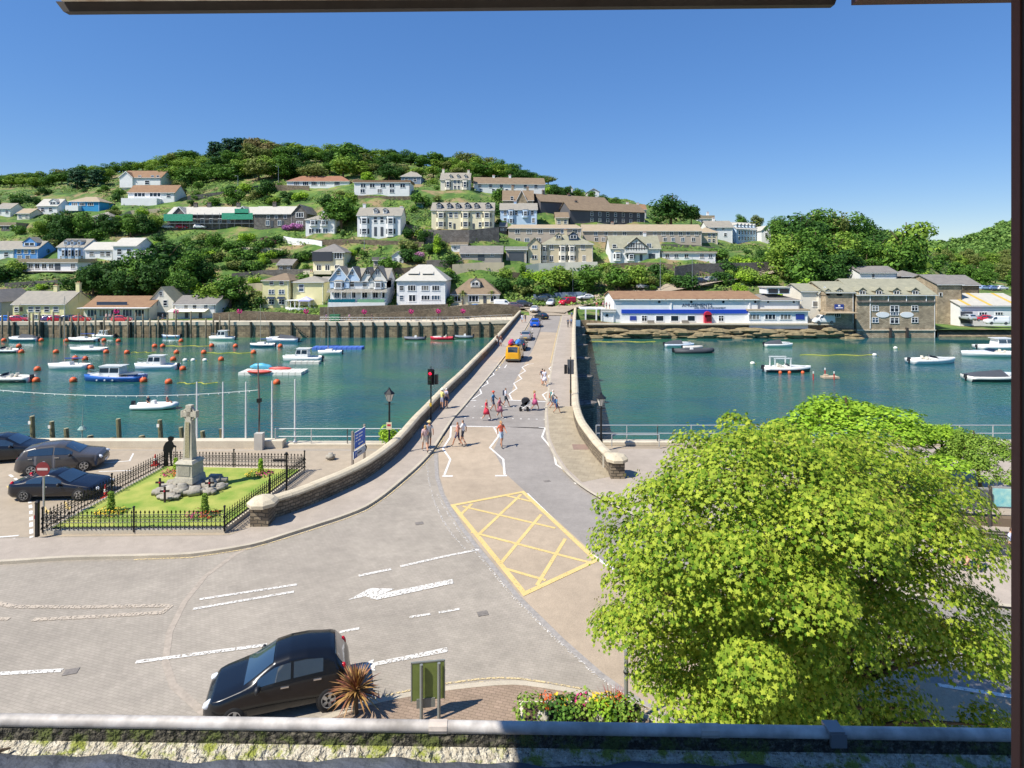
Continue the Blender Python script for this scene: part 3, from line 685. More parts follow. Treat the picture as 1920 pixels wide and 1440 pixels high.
for px, top, b in ((405, 262, 330), (432, 256, 330), (452, 255, 332)):
    plant(P(px, b, 300), (b - top) / FL * 300, 'pine', 'pine', 'dark spreading pine topping the left of the hilltop wood', 'pines on the hilltop', w=0.9, rg=rg)
for px, top, b in ((480, 250, 330), (500, 253, 330)): plant(P(px, b, 295), (b - top) / FL * 295, 'round', 'brown', 'brownish thin-crowned tree at the very top of the hilltop wood', 'brown hilltop trees', rg=rg)
for px, top, b in ((145, 314, 372), (182, 315, 372)): plant(P(px, b, 262), (b - top) / FL * 262, 'pine', 'pine', 'dark pine on the far left ridge above the blue bungalow', 'pines on the left ridge', rg=rg)
plant(P(655, 330, 268), 17, 'round', 'mid', 'tall domed tree rising above the middle of the hilltop wood', w=1.1, rg=rg)
# --- lone and named trees
plant(P(1258, 420, 205), (422 - 361) / FL * 205, 'mass', 'dark', 'big dark domed tree alone on the skyline beside the long grey terrace', w=1.45, rg=rg)
plant(P(1296, 424, 206), 8.0, 'round', 'dark', 'smaller dark tree tucked right of the big domed skyline tree', w=1.2, rg=rg)
for px, b, top, Y in ((1042, 372, 343, 235), (1062, 375, 348, 238), (1085, 378, 352, 240), (1108, 382, 356, 240), (1130, 388, 362, 240), (1152, 394, 368, 238), (1165, 398, 380, 236)):
    plant(P(px, b, Y), (b - top) / FL * Y, 'mass', rg.choice(['mid', 'dark']), 'tree in the row on the skyline behind the slate-hung terraces', 'trees behind the slate terraces', w=1.3, rg=rg)
for px, b, h, lf in ((175, 555, 62, 'dark'), (215, 552, 72, 'dark'), (262, 545, 85, 'mid'), (310, 540, 100, 'dark'), (352, 545, 78, 'mid'), (385, 540, 55, 'dark'), (290, 560, 70, 'dark'), (240, 568, 62, 'dark'), (340, 568, 62, 'mid'), (180, 528, 42, 'dark')):
    p = T(px, b); plant(p, h / FL * p.y, 'mass', lf, 'leafy tree in the dark grove above the cafe', 'grove above the cafe', w=1.15, rg=rg)
for px, b, h, lf in ((100, 440, 42, 'mid'), (128, 442, 52, 'dark'), (158, 444, 50, 'mid'), (190, 440, 44, 'dark'), (215, 442, 40, 'dark'), (245, 442, 46, 'mid'), (270, 440, 44, 'dark'), (110, 462, 36, 'dark'), (75, 445, 32, 'light'), (290, 432, 34, 'light')):
    p = T(px, b); plant(p, h / FL * p.y, 'mass', lf, 'bushy tree in the belt below the blue bungalow', 'tree belt on the left slope', w=1.2, rg=rg)
for px, b, h, k, lf, lb in ((400, 580, 62, 'round', 'light', 'pale green spreading tree right of the white cottages'), (432, 580, 70, 'round', 'mid', 'mid green tree just left of the cream hipped house'), (640, 432, 70, 'round', 'mid', 'tall rounded tree left of the white double-bay villa'), (612, 400, 40, 'round', 'dark', 'dark tree behind the small white bay-windowed house'),
     (690, 345, 26, 'round', 'lime', 'bright round tree behind the long white flat-roofed house'), (1050, 552, 58, 'round', 'light', 'two-toned tree below the big cream bay-windowed house'), (1105, 552, 60, 'round', 'mid', 'rounded tree right of the lamp post under the cream house'), (1160, 550, 56, 'round', 'mid', 'broad tree under the terrace wall left of the half-timbered house'),
     (1195, 545, 52, 'round', 'light', 'bright ivy-clad tree under the half-timbered house'), (980, 530, 36, 'tall', 'mid', 'slim tree on the bank above the bridge end'), (985, 548, 34, 'bush', 'dark', 'dark round bush on the bare bank above the bridge end'), (500, 375, 40, 'round', 'dark', 'dark tree over the stone wall on the upper slope'), (790, 388, 30, 'bush', 'mid', 'round bush beside the turquoise shed'), (935, 375, 28, 'bush', 'mid', 'round bush in front of the long white upper terrace'), (960, 352, 22, 'bush', 'light', 'bright bush at the gable of the long upper terrace'),
     (655, 400, 42, 'round', 'light', 'light tree right of the stone-gabled house'), (820, 480, 42, 'tall', 'lime', 'lime green bush right of the pink blossom'), (560, 545, 40, 'bush', 'mid', 'bush behind the cream houses on the quay'), (730, 545, 34, 'bush', 'mid', 'shrub between the gabled white house and the hipped white house')):
    p = T(px, b); plant(p, h / FL * p.y, k, lf, lb, w=1.25 if k == 'round' else 1.1, rg=rg)
# --- the wood on the right
for i, (px, b, top, lf) in enumerate([(1470, 470, 405, 'mid'), (1500, 480, 392, 'dark'), (1530, 470, 390, 'mid'), (1560, 470, 388, 'olive'), (1590, 475, 395, 'mid'), (1615, 478, 402, 'dark'), (1640, 482, 430, 'mid'), (1480, 520, 430, 'light'), (1520, 525, 425, 'mid'), (1560, 522, 430, 'light'), (1600, 515, 428, 'mid'), (1640, 510, 432, 'dark'), (1500, 545, 462, 'mid'), (1545, 548, 470, 'dark'), (1590, 540, 465, 'dark'), (1455, 440, 402, 'mid'), (1420, 428, 402, 'olive'), (1390, 425, 400, 'mid'), (1620, 530, 470, 'mid'), (1470, 500, 440, 'mid'), (1655, 500, 455, 'dark')]):
    p = T(px, b); plant(p, (b - top) / FL * p.y, 'mass', lf, '%s tree in the wood behind the stone warehouse' % {'mid': 'mid green', 'dark': 'dark green', 'olive': 'olive', 'light': 'light green'}[lf], 'wood on the right bank', w=1.2, rg=rg)
for px, b, top in ((1706, 545, 402), (1690, 548, 440)):
    p = T(px, b); plant(p, (b - top) / FL * p.y, 'mass', 'light' if top < 430 else 'mid', 'tall yellow-green sycamore right of the wood' if top < 430 else 'lower green tree leaning on the tall yellow-green sycamore', w=.95, rg=rg)
for px, b, top, lf in ((1480, 572, 520, 'lime'), (1500, 575, 518, 'lime'), (1520, 570, 530, 'light'), (1465, 572, 545, 'lime'), (1390, 552, 528, 'lime')):
    p = T(px, b); plant(p, (b - top) / FL * p.y, 'bush', lf, 'bright lime green thicket above the amusement hall roof', 'bright thickets above the hall', rg=rg)
for px, Y_ in ((1770, 300), (1800, 305), (1830, 300), (1860, 310), (1890, 300), (1920, 305), (1760, 255), (1790, 262), (1822, 250), (1856, 262), (1888, 252), (1920, 258), (1845, 225), (1905, 222), (1775, 330), (1815, 335), (1850, 330), (1885, 335)):
    plant(P(px, typ(px, min(Y_, 335)), Y_), 8.5, 'mass', rg.choice(['mid', 'olive', 'light']), 'tree in the line beyond the white boat shed', 'trees beyond the boat shed', w=1.3, rg=rg)
# --- shrubs scattered over the gardens
HOUSE_RECTS = []    # filled by the houses; shrubs are planted after them
def under(px, py): return any(a - 3 < px < b + 3 and t - 2 < py < u + 9 for a, b, t, u in HOUSE_RECTS)
# far woods as one mass
def far_wood(name, nm, step, hh, label, leafc):
    mb = MB(); rg2 = random.Random(4); base = [make_crown(500 + i, 'far') for i in range(5)]
    for (v, n_) in FARW:
        if n_ != nm: continue
        for _ in range(step):
            c = rg2.choice(base); s = hh * rg2.uniform(.7, 1.3); ox, oy = rg2.uniform(-5, 5), rg2.uniform(-11, 11); a = rg2.random() * 6.28
            o = len(mb.v); mb.v += [(v[0] + ox + s * (x * cos(a) - y * sin(a)), v[1] + oy + s * (x * sin(a) + y * cos(a)), v[2] - 2 + s * z) for x, y, z in c.v]
            mb.f += [[i + o for i in f] for f in c.f]
    mb.m = [0] * len(mb.f); o = mb.build(name, LEAF[leafc]); tag(o, label, 'woodland', kind='stuff')
far_wood('valley_wood', 'valley_side', 4, 9, 'green woodland covering the steep valley side at far right', 'far')
far_wood('ridge_wood', 'far_ridge', 1, 22, 'hazy distant woodland on the ridge beyond the sycamore', 'far')
# ------------------------------------------------------------------ houses
def roof_mat(name, c, c2, sc=4.0):
    m = mat(name, c, 0.85, var=0); n, l, b = nodes_of(m); geo = n.new('ShaderNodeNewGeometry')
    t = n.new('ShaderNodeTexNoise'); t.inputs['Scale'].default_value = 0.9; t.inputs['Detail'].default_value = 8; t.inputs['Roughness'].default_value = 0.75; l.new(geo.outputs['Position'], t.inputs['Vector'])
    r = n.new('ShaderNodeMix'); r.data_type = 'RGBA'; r.inputs[6].default_value = lin(c); r.inputs[7].default_value = lin(c2)
    mr = n.new('ShaderNodeMapRange'); mr.inputs[1].default_value = 0.3; mr.inputs[2].default_value = 0.7; l.new(t.outputs['Fac'], mr.inputs[0]); l.new(mr.outputs[0], r.inputs[0])
    w = n.new('ShaderNodeTexWave'); w.bands_direction = 'Z'; w.inputs['Scale'].default_value = sc; w.inputs['Distortion'].default_value = 0.6; l.new(geo.outputs['Position'], w.inputs['Vector'])
    mx = n.new('ShaderNodeMix'); mx.data_type = 'RGBA'; mx.blend_type = 'MULTIPLY'; mx.inputs[0].default_value = 0.25; l.new(r.outputs[2], mx.inputs[6]); l.new(w.outputs['Color'], mx.inputs[7]); l.new(mx.outputs[2], b.inputs['Base Color'])
    bp = n.new('ShaderNodeBump'); bp.inputs['Strength'].default_value = 0.4; bp.inputs['Distance'].default_value = 0.05; l.new(w.outputs['Fac'], bp.inputs['Height']); l.new(bp.outputs[0], b.inputs['Normal']); return m
RF = {'slate': roof_mat('pale_slate', '#8f8a80', '#aaa292'), 'grey': roof_mat('grey_slate', '#77736f', '#938d85'), 'dark': roof_mat('dark_slate', '#54514f', '#6c6763'), 'brown': roof_mat('brown_tile', '#86644a', '#a1805f'), 'red': roof_mat('red_tile', '#8c5c46', '#a87a5c'),
      'white': roof_mat('whitened_slate', '#b9b5aa', '#cdc8bb'), 'lichen': roof_mat('lichened_slate', '#8d8c78', '#a9a58c'), 'tan': roof_mat('tan_felt', '#a69478', '#b8a78c'), 'thatchy': roof_mat('weathered_tile', '#7d6a55', '#978369')}
WALLC = {'white': '#e4e4e2', 'cream': '#e3d9b8', 'paleblue': '#b9cfe6', 'blue': '#5a93cf', 'brightblue': '#2f8fc4', 'yellow': '#e6dca6', 'grey': '#a39b92', 'greybeige': '#b3a697', 'buff': '#c9bb9d', 'slatehung': '#5b5a5e', 'navy': '#3f4f66', 'black': '#3b3f47', 'bluegrey': '#7e8da0', 'ivory': '#ddd6c6', 'pink': '#dcc4b8', 'teal': '#6aa0a4'}
def WL(k):
    if k == 'stone': return STONEG
    if k == 'rubble': return STONE
    if k == 'warm': return STONE2
    return mat('render_' + k, WALLC[k], 0.85, var=0.07, scale=0.6, fine=0.12)
PANE = mat('window_glass', '#222a34', 0.08, var=0.3, scale=0.35, spec=0.6)
PANES = [None, None, mat('sky_glass', '#46586a', .06, var=.2, spec=.7), mat('curtained_glass', '#7d7a74', .25, var=.3, scale=1.5), mat('deep_glass', '#171c24', .1, var=.2)]
FRAME = {'w': mat('white_frame', '#e8e8e6', 0.5, var=0.03), 'd': mat('dark_frame', '#3a3532', 0.6, var=0.1)}
def unit_window(kind):
    mb = MB(); t = .075
    for c, d in (((-.5 + t / 2, 0, 0), (t, .1, 1)), ((.5 - t / 2, 0, 0), (t, .1, 1)), ((0, 0, .5 - t / 2), (1 - 2 * t, .1, t)), ((0, -.02, -.5 + t / 2), (1.06, .14, t))): mb.box(c, d)
    if kind == 'sash': mb.box((0, 0, 0), (1 - 2 * t, .08, .07))
    if kind == 'case': mb.box((0, 0, 0), (.07, .08, 1 - 2 * t))
    if kind == 'cross': mb.box((0, 0, 0), (.07, .08, 1 - 2 * t)); mb.box((0, .004, .12), (1 - 2 * t, .06, .06))
    if kind == 'wide': mb.box((-.17, 0, 0), (.05, .08, 1 - 2 * t)); mb.box((.17, 0, 0), (.05, .08, 1 - 2 * t))
    return mb.mesh('window_' + kind, FRAME['w'])
UW = {k: unit_window(k) for k in ('sash', 'case', 'cross', 'wide', 'plain')}
mb = MB(); mb.box((0, 0.01, 0), (.96, .02, .96)); UP = mb.mesh('window_pane', PANE)
mb = MB(); mb.box((0, 0, 0), (1, .1, 1)); UDOOR = mb.mesh('door_leaf', mat('door_paint', '#4a4f55', .5, var=.1))
class House: pass
def window(par, u, y, z, w, h, kind='sash', rz=0.0, frame='w', pane=None):
    w *= 1.14; h *= 1.12; o = link('window', UW[kind], par, (u, y - .03, z), rz, (w, 1, h))
    if frame != 'w': o.material_slots[0].link = 'OBJECT'; o.material_slots[0].material = FRAME[frame]
    p = link('pane', UP, o)
    pane = pane or rnd.choice(PANES)
    if pane: p.material_slots[0].link = 'OBJECT'; p.material_slots[0].material = pane
    return o
def gable_roof(mb, x0, x1, y0, y1, he, hr, along='x', ov=.3, th=.16):
    if along == 'x':
        ym = (y0 + y1) / 2; k = (hr - he) / max(.1, ym - y0); za = he - k * ov
        mb.extr([(y0 - ov, za), (ym, hr), (y1 + ov, za), (y1 + ov, za + th), (ym, hr + th * 1.2), (y0 - ov, za + th)], x0 - ov, x1 + ov, 'x')
    else:
        xm = (x0 + x1) / 2; k = (hr - he) / max(.1, xm - x0); za = he - k * ov
        mb.extr([(x0 - ov, za), (xm, hr), (x1 + ov, za), (x1 + ov, za + th), (xm, hr + th * 1.2), (x0 - ov, za + th)], y0 - ov, y1 + ov, 'y')
def hip_roof(mb, x0, x1, y0, y1, he, hr, ov=.4, frac=None):
    w, d = x1 - x0, y1 - y0; r = (w - d) / 2 if frac is None else w * frac / 2; r = max(r, .05); xm, ym = (x0 + x1) / 2, (y0 + y1) / 2
    b = [(x0 - ov, y0 - ov), (x1 + ov, y0 - ov), (x1 + ov, y1 + ov), (x0 - ov, y1 + ov)]
    vs = [(x, y, he - .12) for x, y in b] + [(x, y, he) for x, y in b] + [(xm - r, ym, hr), (xm + r, ym, hr)]
    mb.add(vs, [(0, 3, 2, 1), (0, 1, 5, 4), (1, 2, 6, 5), (2, 3, 7, 6), (3, 0, 4, 7), (4, 5, 9, 8), (5, 6, 9), (6, 7, 8, 9), (7, 4, 8)])
def house(name, label, x0, x1, yb, ye, yr, wall='white', roof='slate', kind='g', dp=8.0, yaw=0.0, rows=(), chim=(), dorm=(), bays=(), gables=(), Y=None, doors=(), cat='house', below=4.0, wk='sash', frame='w', frac=None, group=None):
    xc = (x0 + x1) / 2; base = T(xc, yb) if Y is None else P(xc, yb, Y); Yd = base.y; s = Yd / FL; ya = R(yaw); cw = cos(ya)
    h = House(); h.o = thing(name, label, cat, base, ya, group); h.s = s; h.xc = xc; h.yb = yb; W = (x1 - x0) * s / cw; h.W = W; h.dp = dp
    he = (yb - ye) * s; hr = H - (yr - HY) / FL * (Yd + (dp / 2 if kind in 'gh' else 0)) - base.z; hr = max(hr, he + .35); h.he, h.hr = he, hr
    h.u = lambda px: (px - xc) * s / cw; h.z = lambda py: (yb - py) * s
    HOUSE_RECTS.append((min(x0, x1), max(x0, x1), yr, yb))
    wm = WL(wall) if isinstance(wall, str) else wall; rm = RF[roof] if isinstance(roof, str) else roof
    mb = MB(); a = W / 2
    if kind == 'g':
        mb.extr([(0, -below), (dp, -below), (dp, he), (dp / 2, hr), (0, he)], -a, a, 'x')
    elif kind == 'f':
        mb.extr([(-a, -below), (a, -below), (a, he), (0, hr), (-a, he)], 0, dp, 'y')
    else: mb.box((0, dp / 2, (he - below) / 2), (W, dp, he + below))
    mb.build('wall', wm, h.o)
    mb = MB()
    if kind == 'g': gable_roof(mb, -a, a, 0, dp, he + .02, hr + .02)
    elif kind == 'f': gable_roof(mb, -a, a, 0, dp, he + .02, hr + .02, 'y')
    elif kind == 'h': hip_roof(mb, -a, a, 0, dp, he + .02, hr, frac=frac)
    else: mb.box((0, dp / 2, he + (hr - he) / 2 + .01), (W + .7, dp + .7, hr - he))
    h.roof = mb.build('roof', rm, h.o)
    if kind in 'ghflat':
        mb = MB(); mb.box((0, -.38 if kind != 'flat' else -.37, he - (.12 if kind == 'g' else .06)), (W + .5, .12, .12)); mb.build('gutter', FRAME['w' if wall != 'slatehung' else 'd'], h.o) if kind != 'f' else None
        mb = MB(); mb.tube([(a - .25, -.1, he - .15), (a - .25, -.1, -.3)], .05, 5); mb.build('downpipe', FRAME['w' if roof not in ('grey', 'brown') else 'd'], h.o)
    for row in rows:
        y, hp, wp, xs = row[:4]; k = row[4] if len(row) > 4 else wk
        for x in xs: window(h.o, h.u(x), 0, h.z(y), wp * s, hp * s, k, frame=frame)
    for d in doors:
        x, y, wp, hp = d[:4]; o = link('door', UDOOR, h.o, (h.u(x), -.03, h.z(y)), 0, (wp * s, 1, hp * s))
    for c in chim:
        u = h.u(c[0]); top = H - (c[1] - HY) / FL * (Yd + dp / 2) - base.z; cy = dp / 2 if kind != 'flat' else dp * .5; wd = c[2] if len(c) > 2 else .9
        mb = MB(); mb.box((u, cy, (top + he) / 2), (wd, .7, top - he)); mb.box((u, cy, top + .05), (wd + .18, .88, .14)); cm = mb.build('chimney', wm if wall != 'slatehung' else STONEG, h.o)
        mb = MB()
        for q in (-.25, .25): mb.lathe((u + q * wd, cy, top + .1), [(.13, 0), (.11, .4), (.13, .42)], 8)
        mb.build('chimney_pot', mat('terracotta', '#a3705a', .8), cm)
    for d in dorm:
        x, yc, wp, hp = d[:4]; u, z, w, hh = h.u(x), h.z(yc), wp * s, hp * s; zb = z - hh / 2; k = (hr - he) / (dp / 2); y0 = max(0, (zb - he) / k) if k > 0 else 0
        y0 = y0 * .6; mb = MB(); mb.extr([(u - w / 2, zb - .3), (u + w / 2, zb - .3), (u + w / 2, zb + hh), (u, zb + hh + w * .38), (u - w / 2, zb + hh)], y0, min(dp * .7, y0 + hh / k + 1.8), 'y'); dm = mb.build('dormer', wm if len(d) < 5 else WL(d[4]), h.o)
        mb = MB(); gable_roof(mb, u - w / 2, u + w / 2, y0, min(dp * .7, y0 + hh / k + 1.6), zb + hh + .02, zb + hh + w * .38 + .02, 'y', .18, .1); mb.build('dormer_roof', rm, dm)
        link('dormer_window', UW['case'], dm, (u, y0 - .03, zb + hh * .55), 0, (w * .78, 1, hh * .8)); mb = MB(); mb.box((u, y0 - .015, zb + hh * .55), (w * .7, .02, hh * .72)); mb.build('dormer_pane', PANE, dm)
    for b in bays:
        x, wp, yt, y2 = b[:4]; u, w, z1, z0 = h.u(x), wp * s, h.z(yt), h.z(y2); pr = .75
        mb = MB(); q = [(u - w / 2, .02), (u - w * .3, -pr), (u + w * .3, -pr), (u + w / 2, .02)]; mb.prism(q, z0, z1); bo = mb.build('bay_window', wm if len(b) < 5 else WL(b[4]), h.o)
        mb = MB(); mb.add([(q[0][0] - .1, .02, z1), (q[1][0] - .1, -pr - .12, z1), (q[2][0] + .1, -pr - .12, z1), (q[3][0] + .1, .02, z1), (u - w * .2, .02, z1 + .5), (u + w * .2, .02, z1 + .5)], [(0, 1, 4), (1, 2, 5, 4), (2, 3, 5), (0, 3, 2, 1)]); mb.build('bay_roof', rm, bo)
        nf = max(1, round((z1 - z0) / 2.9)); fh = (z1 - z0) / nf
        for i in range(nf):
            zc = z0 + fh * (i + .52); fr = link('bay_frame', UW['sash'], bo, (u, -pr - .02, zc), 0, (w * .5, 1, fh * .56)); mb = MB(); mb.box((u, -pr - .01, zc), (w * .46, .02, fh * .5)); mb.build('bay_pane', PANE, bo)
            for sg in (-1, 1):
                cx, cy = u + sg * w * .4, -pr / 2; an = sg * atan2(pr, w * .2); mb = MB(); mb.box((cx + sg * .02, cy - .02, zc), (hypot(pr, w * .2) * .62, .05, fh * .5), an); mb.build('bay_pane', PANE, bo)
    for g in gables:
        x, wp, yev, yap, wl, pr, ybm = g; u, w = h.u(x), wp * s; z1, z2, z0 = h.z(yev), h.z(yap), h.z(ybm)
        mb = MB(); mb.extr([(u - w / 2, z0), (u + w / 2, z0), (u + w / 2, z1), (u, z2), (u - w / 2, z1)], -pr, dp * .5, 'y'); go = mb.build('gable_wall', WL(wl), h.o)
        mb = MB(); gable_roof(mb, u - w / 2, u + w / 2, -pr, dp * .5, z1 + .02, z2 + .02, 'y', .3, .14); mb.build('gable_roof', rm, go)
        mb = MB(); t = .16
        for sg in (-1, 1): mb.add([(u + sg * (w / 2 + .28), -pr - .33, z1 - .22), (u, -pr - .33, z2 + .14), (u, -pr - .33, z2 - .2), (u + sg * (w / 2 + .28), -pr - .33, z1 - .5)], [(0, 1, 2, 3) if sg < 0 else (3, 2, 1, 0)])
        if len(mb.v): mb.build('bargeboard', FRAME['w'] if wl != 'tudor' else FRAME['d'], go)
    return h
def gwin(h, x, y, w, hh, pr, kind='sash'): return window(h.o, h.u(x), -pr, h.z(y), w * h.s, hh * h.s, kind)
def span(a, b, n): return [lerp(a, b, (i + .5) / n) for i in range(n)]
WALLC['tudor'] = '#e0ddd4'
# quayside row, left
house('slate_house', 'blue-grey slab-sided house cut off by the left edge of the picture', -55, 2, 600, 566, 545, 'bluegrey', 'grey', 'f', 10)
house('cream_cottage', 'long cream cottage with pale slate roof and two chimneys behind the parked cars', 24, 123, 601, 570, 547, 'yellow', 'slate', 'g', 9, rows=[(580, 9, 9, [58, 71, 88, 105]), (594, 8, 9, [48, 66, 84, 102], 'case')], bays=[(36, 16, 572, 588)], chim=[(78, 536), (121, 531)], doors=[(75, 596, 5, 10)])
h = house('brown_roofed_cafe', 'low brown-roofed cafe with a glazed front beside the quay', 157, 280, 600, 577, 556, 'ivory', 'brown', 'g', 10, rows=[(587, 13, 17, [173, 195, 217, 239, 262], 'wide')], cat='cafe')
mb = MB(); mb.box((h.u(205), .9, h.he + .95), (57 * h.s, .12, .8)); mb.build('solar_panel', mat('solar_blue', '#2e3c50', .25), h.o)
mb = MB(); mb.box((0, -.8, h.he + .02), (h.W + .8, 1.9, .14)); mb.build('veranda_roof', FRAME['w'], h.o)
house('white_gabled_house', 'white house with its gable to the harbour right of the brown-roofed cafe', 281, 326, 598, 564, 539, 'ivory', 'lichen', 'f', 12, rows=[(568, 10, 7, [293, 310]), (551, 7, 6, [302])], doors=[(300, 590, 30, 9)])
h = house('white_cottage', 'low white cottage with a cream awning at the ramp foot', 328, 405, 597, 570, 555, 'white', 'grey', 'g', 8, rows=[(576, 8, 7, [349, 365, 386])], doors=[(350, 591, 6, 10), (376, 591, 6, 10)])
mb = MB(); z = h.z(583); mb.add([(h.u(322), 0, z + .55), (h.u(392), 0, z + .55), (h.u(392), -2, z), (h.u(322), -2, z), (h.u(322), 0, z + .47), (h.u(392), 0, z + .47), (h.u(392), -2, z - .08), (h.u(322), -2, z - .08)], [(3, 2, 1, 0), (4, 5, 6, 7), (2, 3, 7, 6), (0, 1, 5, 4)]); mb.build('awning', mat('cream_canvas', '#e6dfcb', .8), h.o)
# upper left rows
h = house('long_white_bungalow', 'long white low bungalow on stilts with a pale felt roof at far left', 35, 146, 509, 492, 485, 'white', 'tan', 'flat', 7, rows=[(499, 9, 8, [44, 58, 70, 83, 96, 137], 'case')], doors=[(108, 500, 10, 12)])
for x in (40, 66, 92, 118, 142): mb = MB(); mb.box((h.u(x), -.6, -1.0), (.25, .25, 2.4)); mb.build('stilt', WL('ivory'), h.o)
mb = MB(); mb.box((0, -.8, .05), (h.W, 1.6, .2)); mb.build('deck', WL('greybeige'), h.o)
house('white_house', 'white house at the far left edge beside the blue one', -30, 26, 487, 468, 453, 'white', 'slate', 'g', 8, rows=[(477, 8, 8, [-10, 12])])
house('blue_house', 'sky blue rendered house with a roof terrace at far left', 27, 72, 487, 466, 453, 'blue', 'slate', 'g', 7, rows=[(472, 7, 7, [36, 49, 62]), (482, 6, 8, [37, 52])], dorm=[(52, 458, 26, 7)])
house('pale_blue_house', 'pale blue house with three dormers at left', 108, 158, 487, 463, 449, 'paleblue', 'slate', 'g', 8, rows=[(483, 7, 6, [116, 129, 142, 153])], dorm=[(121, 456, 7, 8), (133, 456, 7, 8), (146, 456, 7, 8)], bays=[(122, 10, 464, 486), (134, 10, 464, 486), (147, 10, 464, 486)])
house('white_roofed_house', 'white house with a plain pale roof right of the pale blue house', 160, 211, 488, 468, 455, 'white', 'white', 'g', 8, rows=[(476, 8, 8, [172, 192, 203])])
house('tall_white_house', 'taller white house with a broad pale roof above the dark grove', 212, 256, 496, 461, 447, 'white', 'white', 'g', 9, rows=[(472, 10, 8, [224, 242]), (487, 9, 8, [224, 242])])
house('white_chalet', 'small white house left of the bright blue bungalow', 70, 108, 402, 386, 374, 'white', 'white', 'g', 7, rows=[(393, 6, 6, [80, 95])], dorm=[(98, 381, 14, 6)])
h = house('blue_bungalow', 'bright blue two-tier bungalow under a pale hipped roof on the left ridge', 129, 187, 397, 378, 369, 'brightblue', 'tan', 'h', 8, rows=[(383, 5, 10, [140, 154, 170], 'wide')], bays=[])
mb = MB(); mb.box((h.u(141), -.9, h.z(391)), (24 * h.s, 1.8, 2.0)); mb.build('balcony', WL('white'), h.o)
h = house('terraced_white_house', 'upper block of the big white stepped house on the ridge', 228, 302, 352, 333, 321, 'white', 'brown', 'g', 9, rows=[(332, 6, 5, [240, 262, 286, 296]), (342, 7, 8, [234, 276])], gables=[(238, 24, 332, 322, 'white', .6, 352)])
h = house('stepped_white_house', 'lower block of the stepped white house with brown roof and terrace', 240, 328, 380, 361, 348, 'white', 'brown', 'g', 8, rows=[(365, 7, 20, [262, 291], 'wide'), (367, 6, 7, [316]), (376, 6, 12, [266], 'wide')])
mb = MB(); mb.box((h.u(270), -1.6, h.z(385)), (66 * h.s, 3.2, 24 * h.s)); mb.build('terrace', WL('white'), h.o)
# scaffolded terrace and stone houses
h = house('scaffolded_terrace', 'long terrace wrapped in scaffolding and green netting under a white roof', 314, 476, 428, 402, 389, 'stone', 'white', 'g', 9, rows=[(414, 8, 6, span(322, 470, 9))], chim=[(354, 381, 1.2), (380, 381, 1.2), (436, 381, 1.2)], gables=[(337, 26, 402, 388, 'stone', .4, 420), (456, 26, 402, 387, 'stone', .4, 420)], cat='terrace')
SCAF = mat('scaffold_pole', '#8d8f8c', .4, metal=.6); NET = mat('green_netting', '#3f9a7c', .9, var=.25, scale=2)
for x in span(312, 478, 12): mb = MB(); mb.tube([(h.u(x), -1.5, -.3), (h.u(x), -1.5, h.he + .4)], .06, 5); mb.build('scaffold_pole', SCAF, h.o)
for y in (403, 411, 419): mb = MB(); mb.box((0, -1.5, h.z(y)), (h.W + 1.5, .1, .1)); mb.box((0, -1.1, h.z(y) - .12), (h.W + 1.5, .9, .06)); mb.build('scaffold_lift', SCAF, h.o)
for a, b, t, u in ((312, 366, 402, 415), (420, 478, 400, 412), (444, 470, 392, 402)): mb = MB(); mb.box((h.u((a + b) / 2), -1.62, h.z((t + u) / 2)), ((b - a) * h.s, .05, (u - t) * h.s)); mb.build('debris_netting', NET, h.o)
house('stone_house', 'grey stone house with two white arched doorways', 476, 548, 428, 401, 388, 'stone', 'white', 'g', 9, rows=[(407, 6, 5, [503, 518, 535]), (418, 9, 6, [502, 524], 'case')], doors=[(510, 420, 5, 12), (530, 420, 5, 12)], chim=[(505, 380, 1.2)])
house('stone_gabled_house', 'grey stone house showing a steep gable at the terrace end', 548, 576, 428, 400, 384, 'stone', 'grey', 'f', 12, rows=[(403, 9, 13, [562], 'wide'), (419, 8, 11, [562], 'wide')])
house('small_white_bay_house', 'small white house with a low hipped roof above the white retaining wall', 573, 628, 441, 412, 402, 'white', 'slate', 'h', 8, rows=[(433, 8, 9, [584, 597, 610], 'case')], bays=[(588, 15, 412, 424), (608, 14, 412, 424)], chim=[(599, 396)])
house('hilltop_bungalow', 'long brown-roofed bungalow with picture windows below the wood', 538, 655, 352, 340, 330, 'white', 'red', 'h', 9, rows=[(344, 7, 10, [556, 573, 589, 605, 632], 'wide')], chim=[])
house('flat_roofed_white_house', 'long white flat-roofed house with a balcony below the wood', 664, 769, 366, 342, 338, 'white', 'brown', 'flat', 8, rows=[(348, 7, 9, [681, 698, 718, 735, 755], 'case'), (358, 7, 8, [680, 712, 735], 'case')])
house('grey_dormer_house', 'small grey pyramid-roofed house behind the flat-roofed white house', 752, 790, 345, 331, 321, 'bluegrey', 'slate', 'h', 9, frac=.2, rows=[(337, 6, 6, [762, 778])])
house('white_double_villa', 'tall white double-fronted villa with bays and two dormers mid slope', 670, 752, 445, 404, 390, 'white', 'slate', 'g', 8.5, rows=[(412, 11, 6, [704, 716]), (431, 0.1, 0.1, [])], bays=[(684, 18, 405, 444), (733, 18, 405, 444)], doors=[(704, 434, 5, 17), (716, 434, 5, 17)], dorm=[(703, 396, 7, 7), (721, 396, 7, 7)], chim=[(677, 383), (748, 388)])
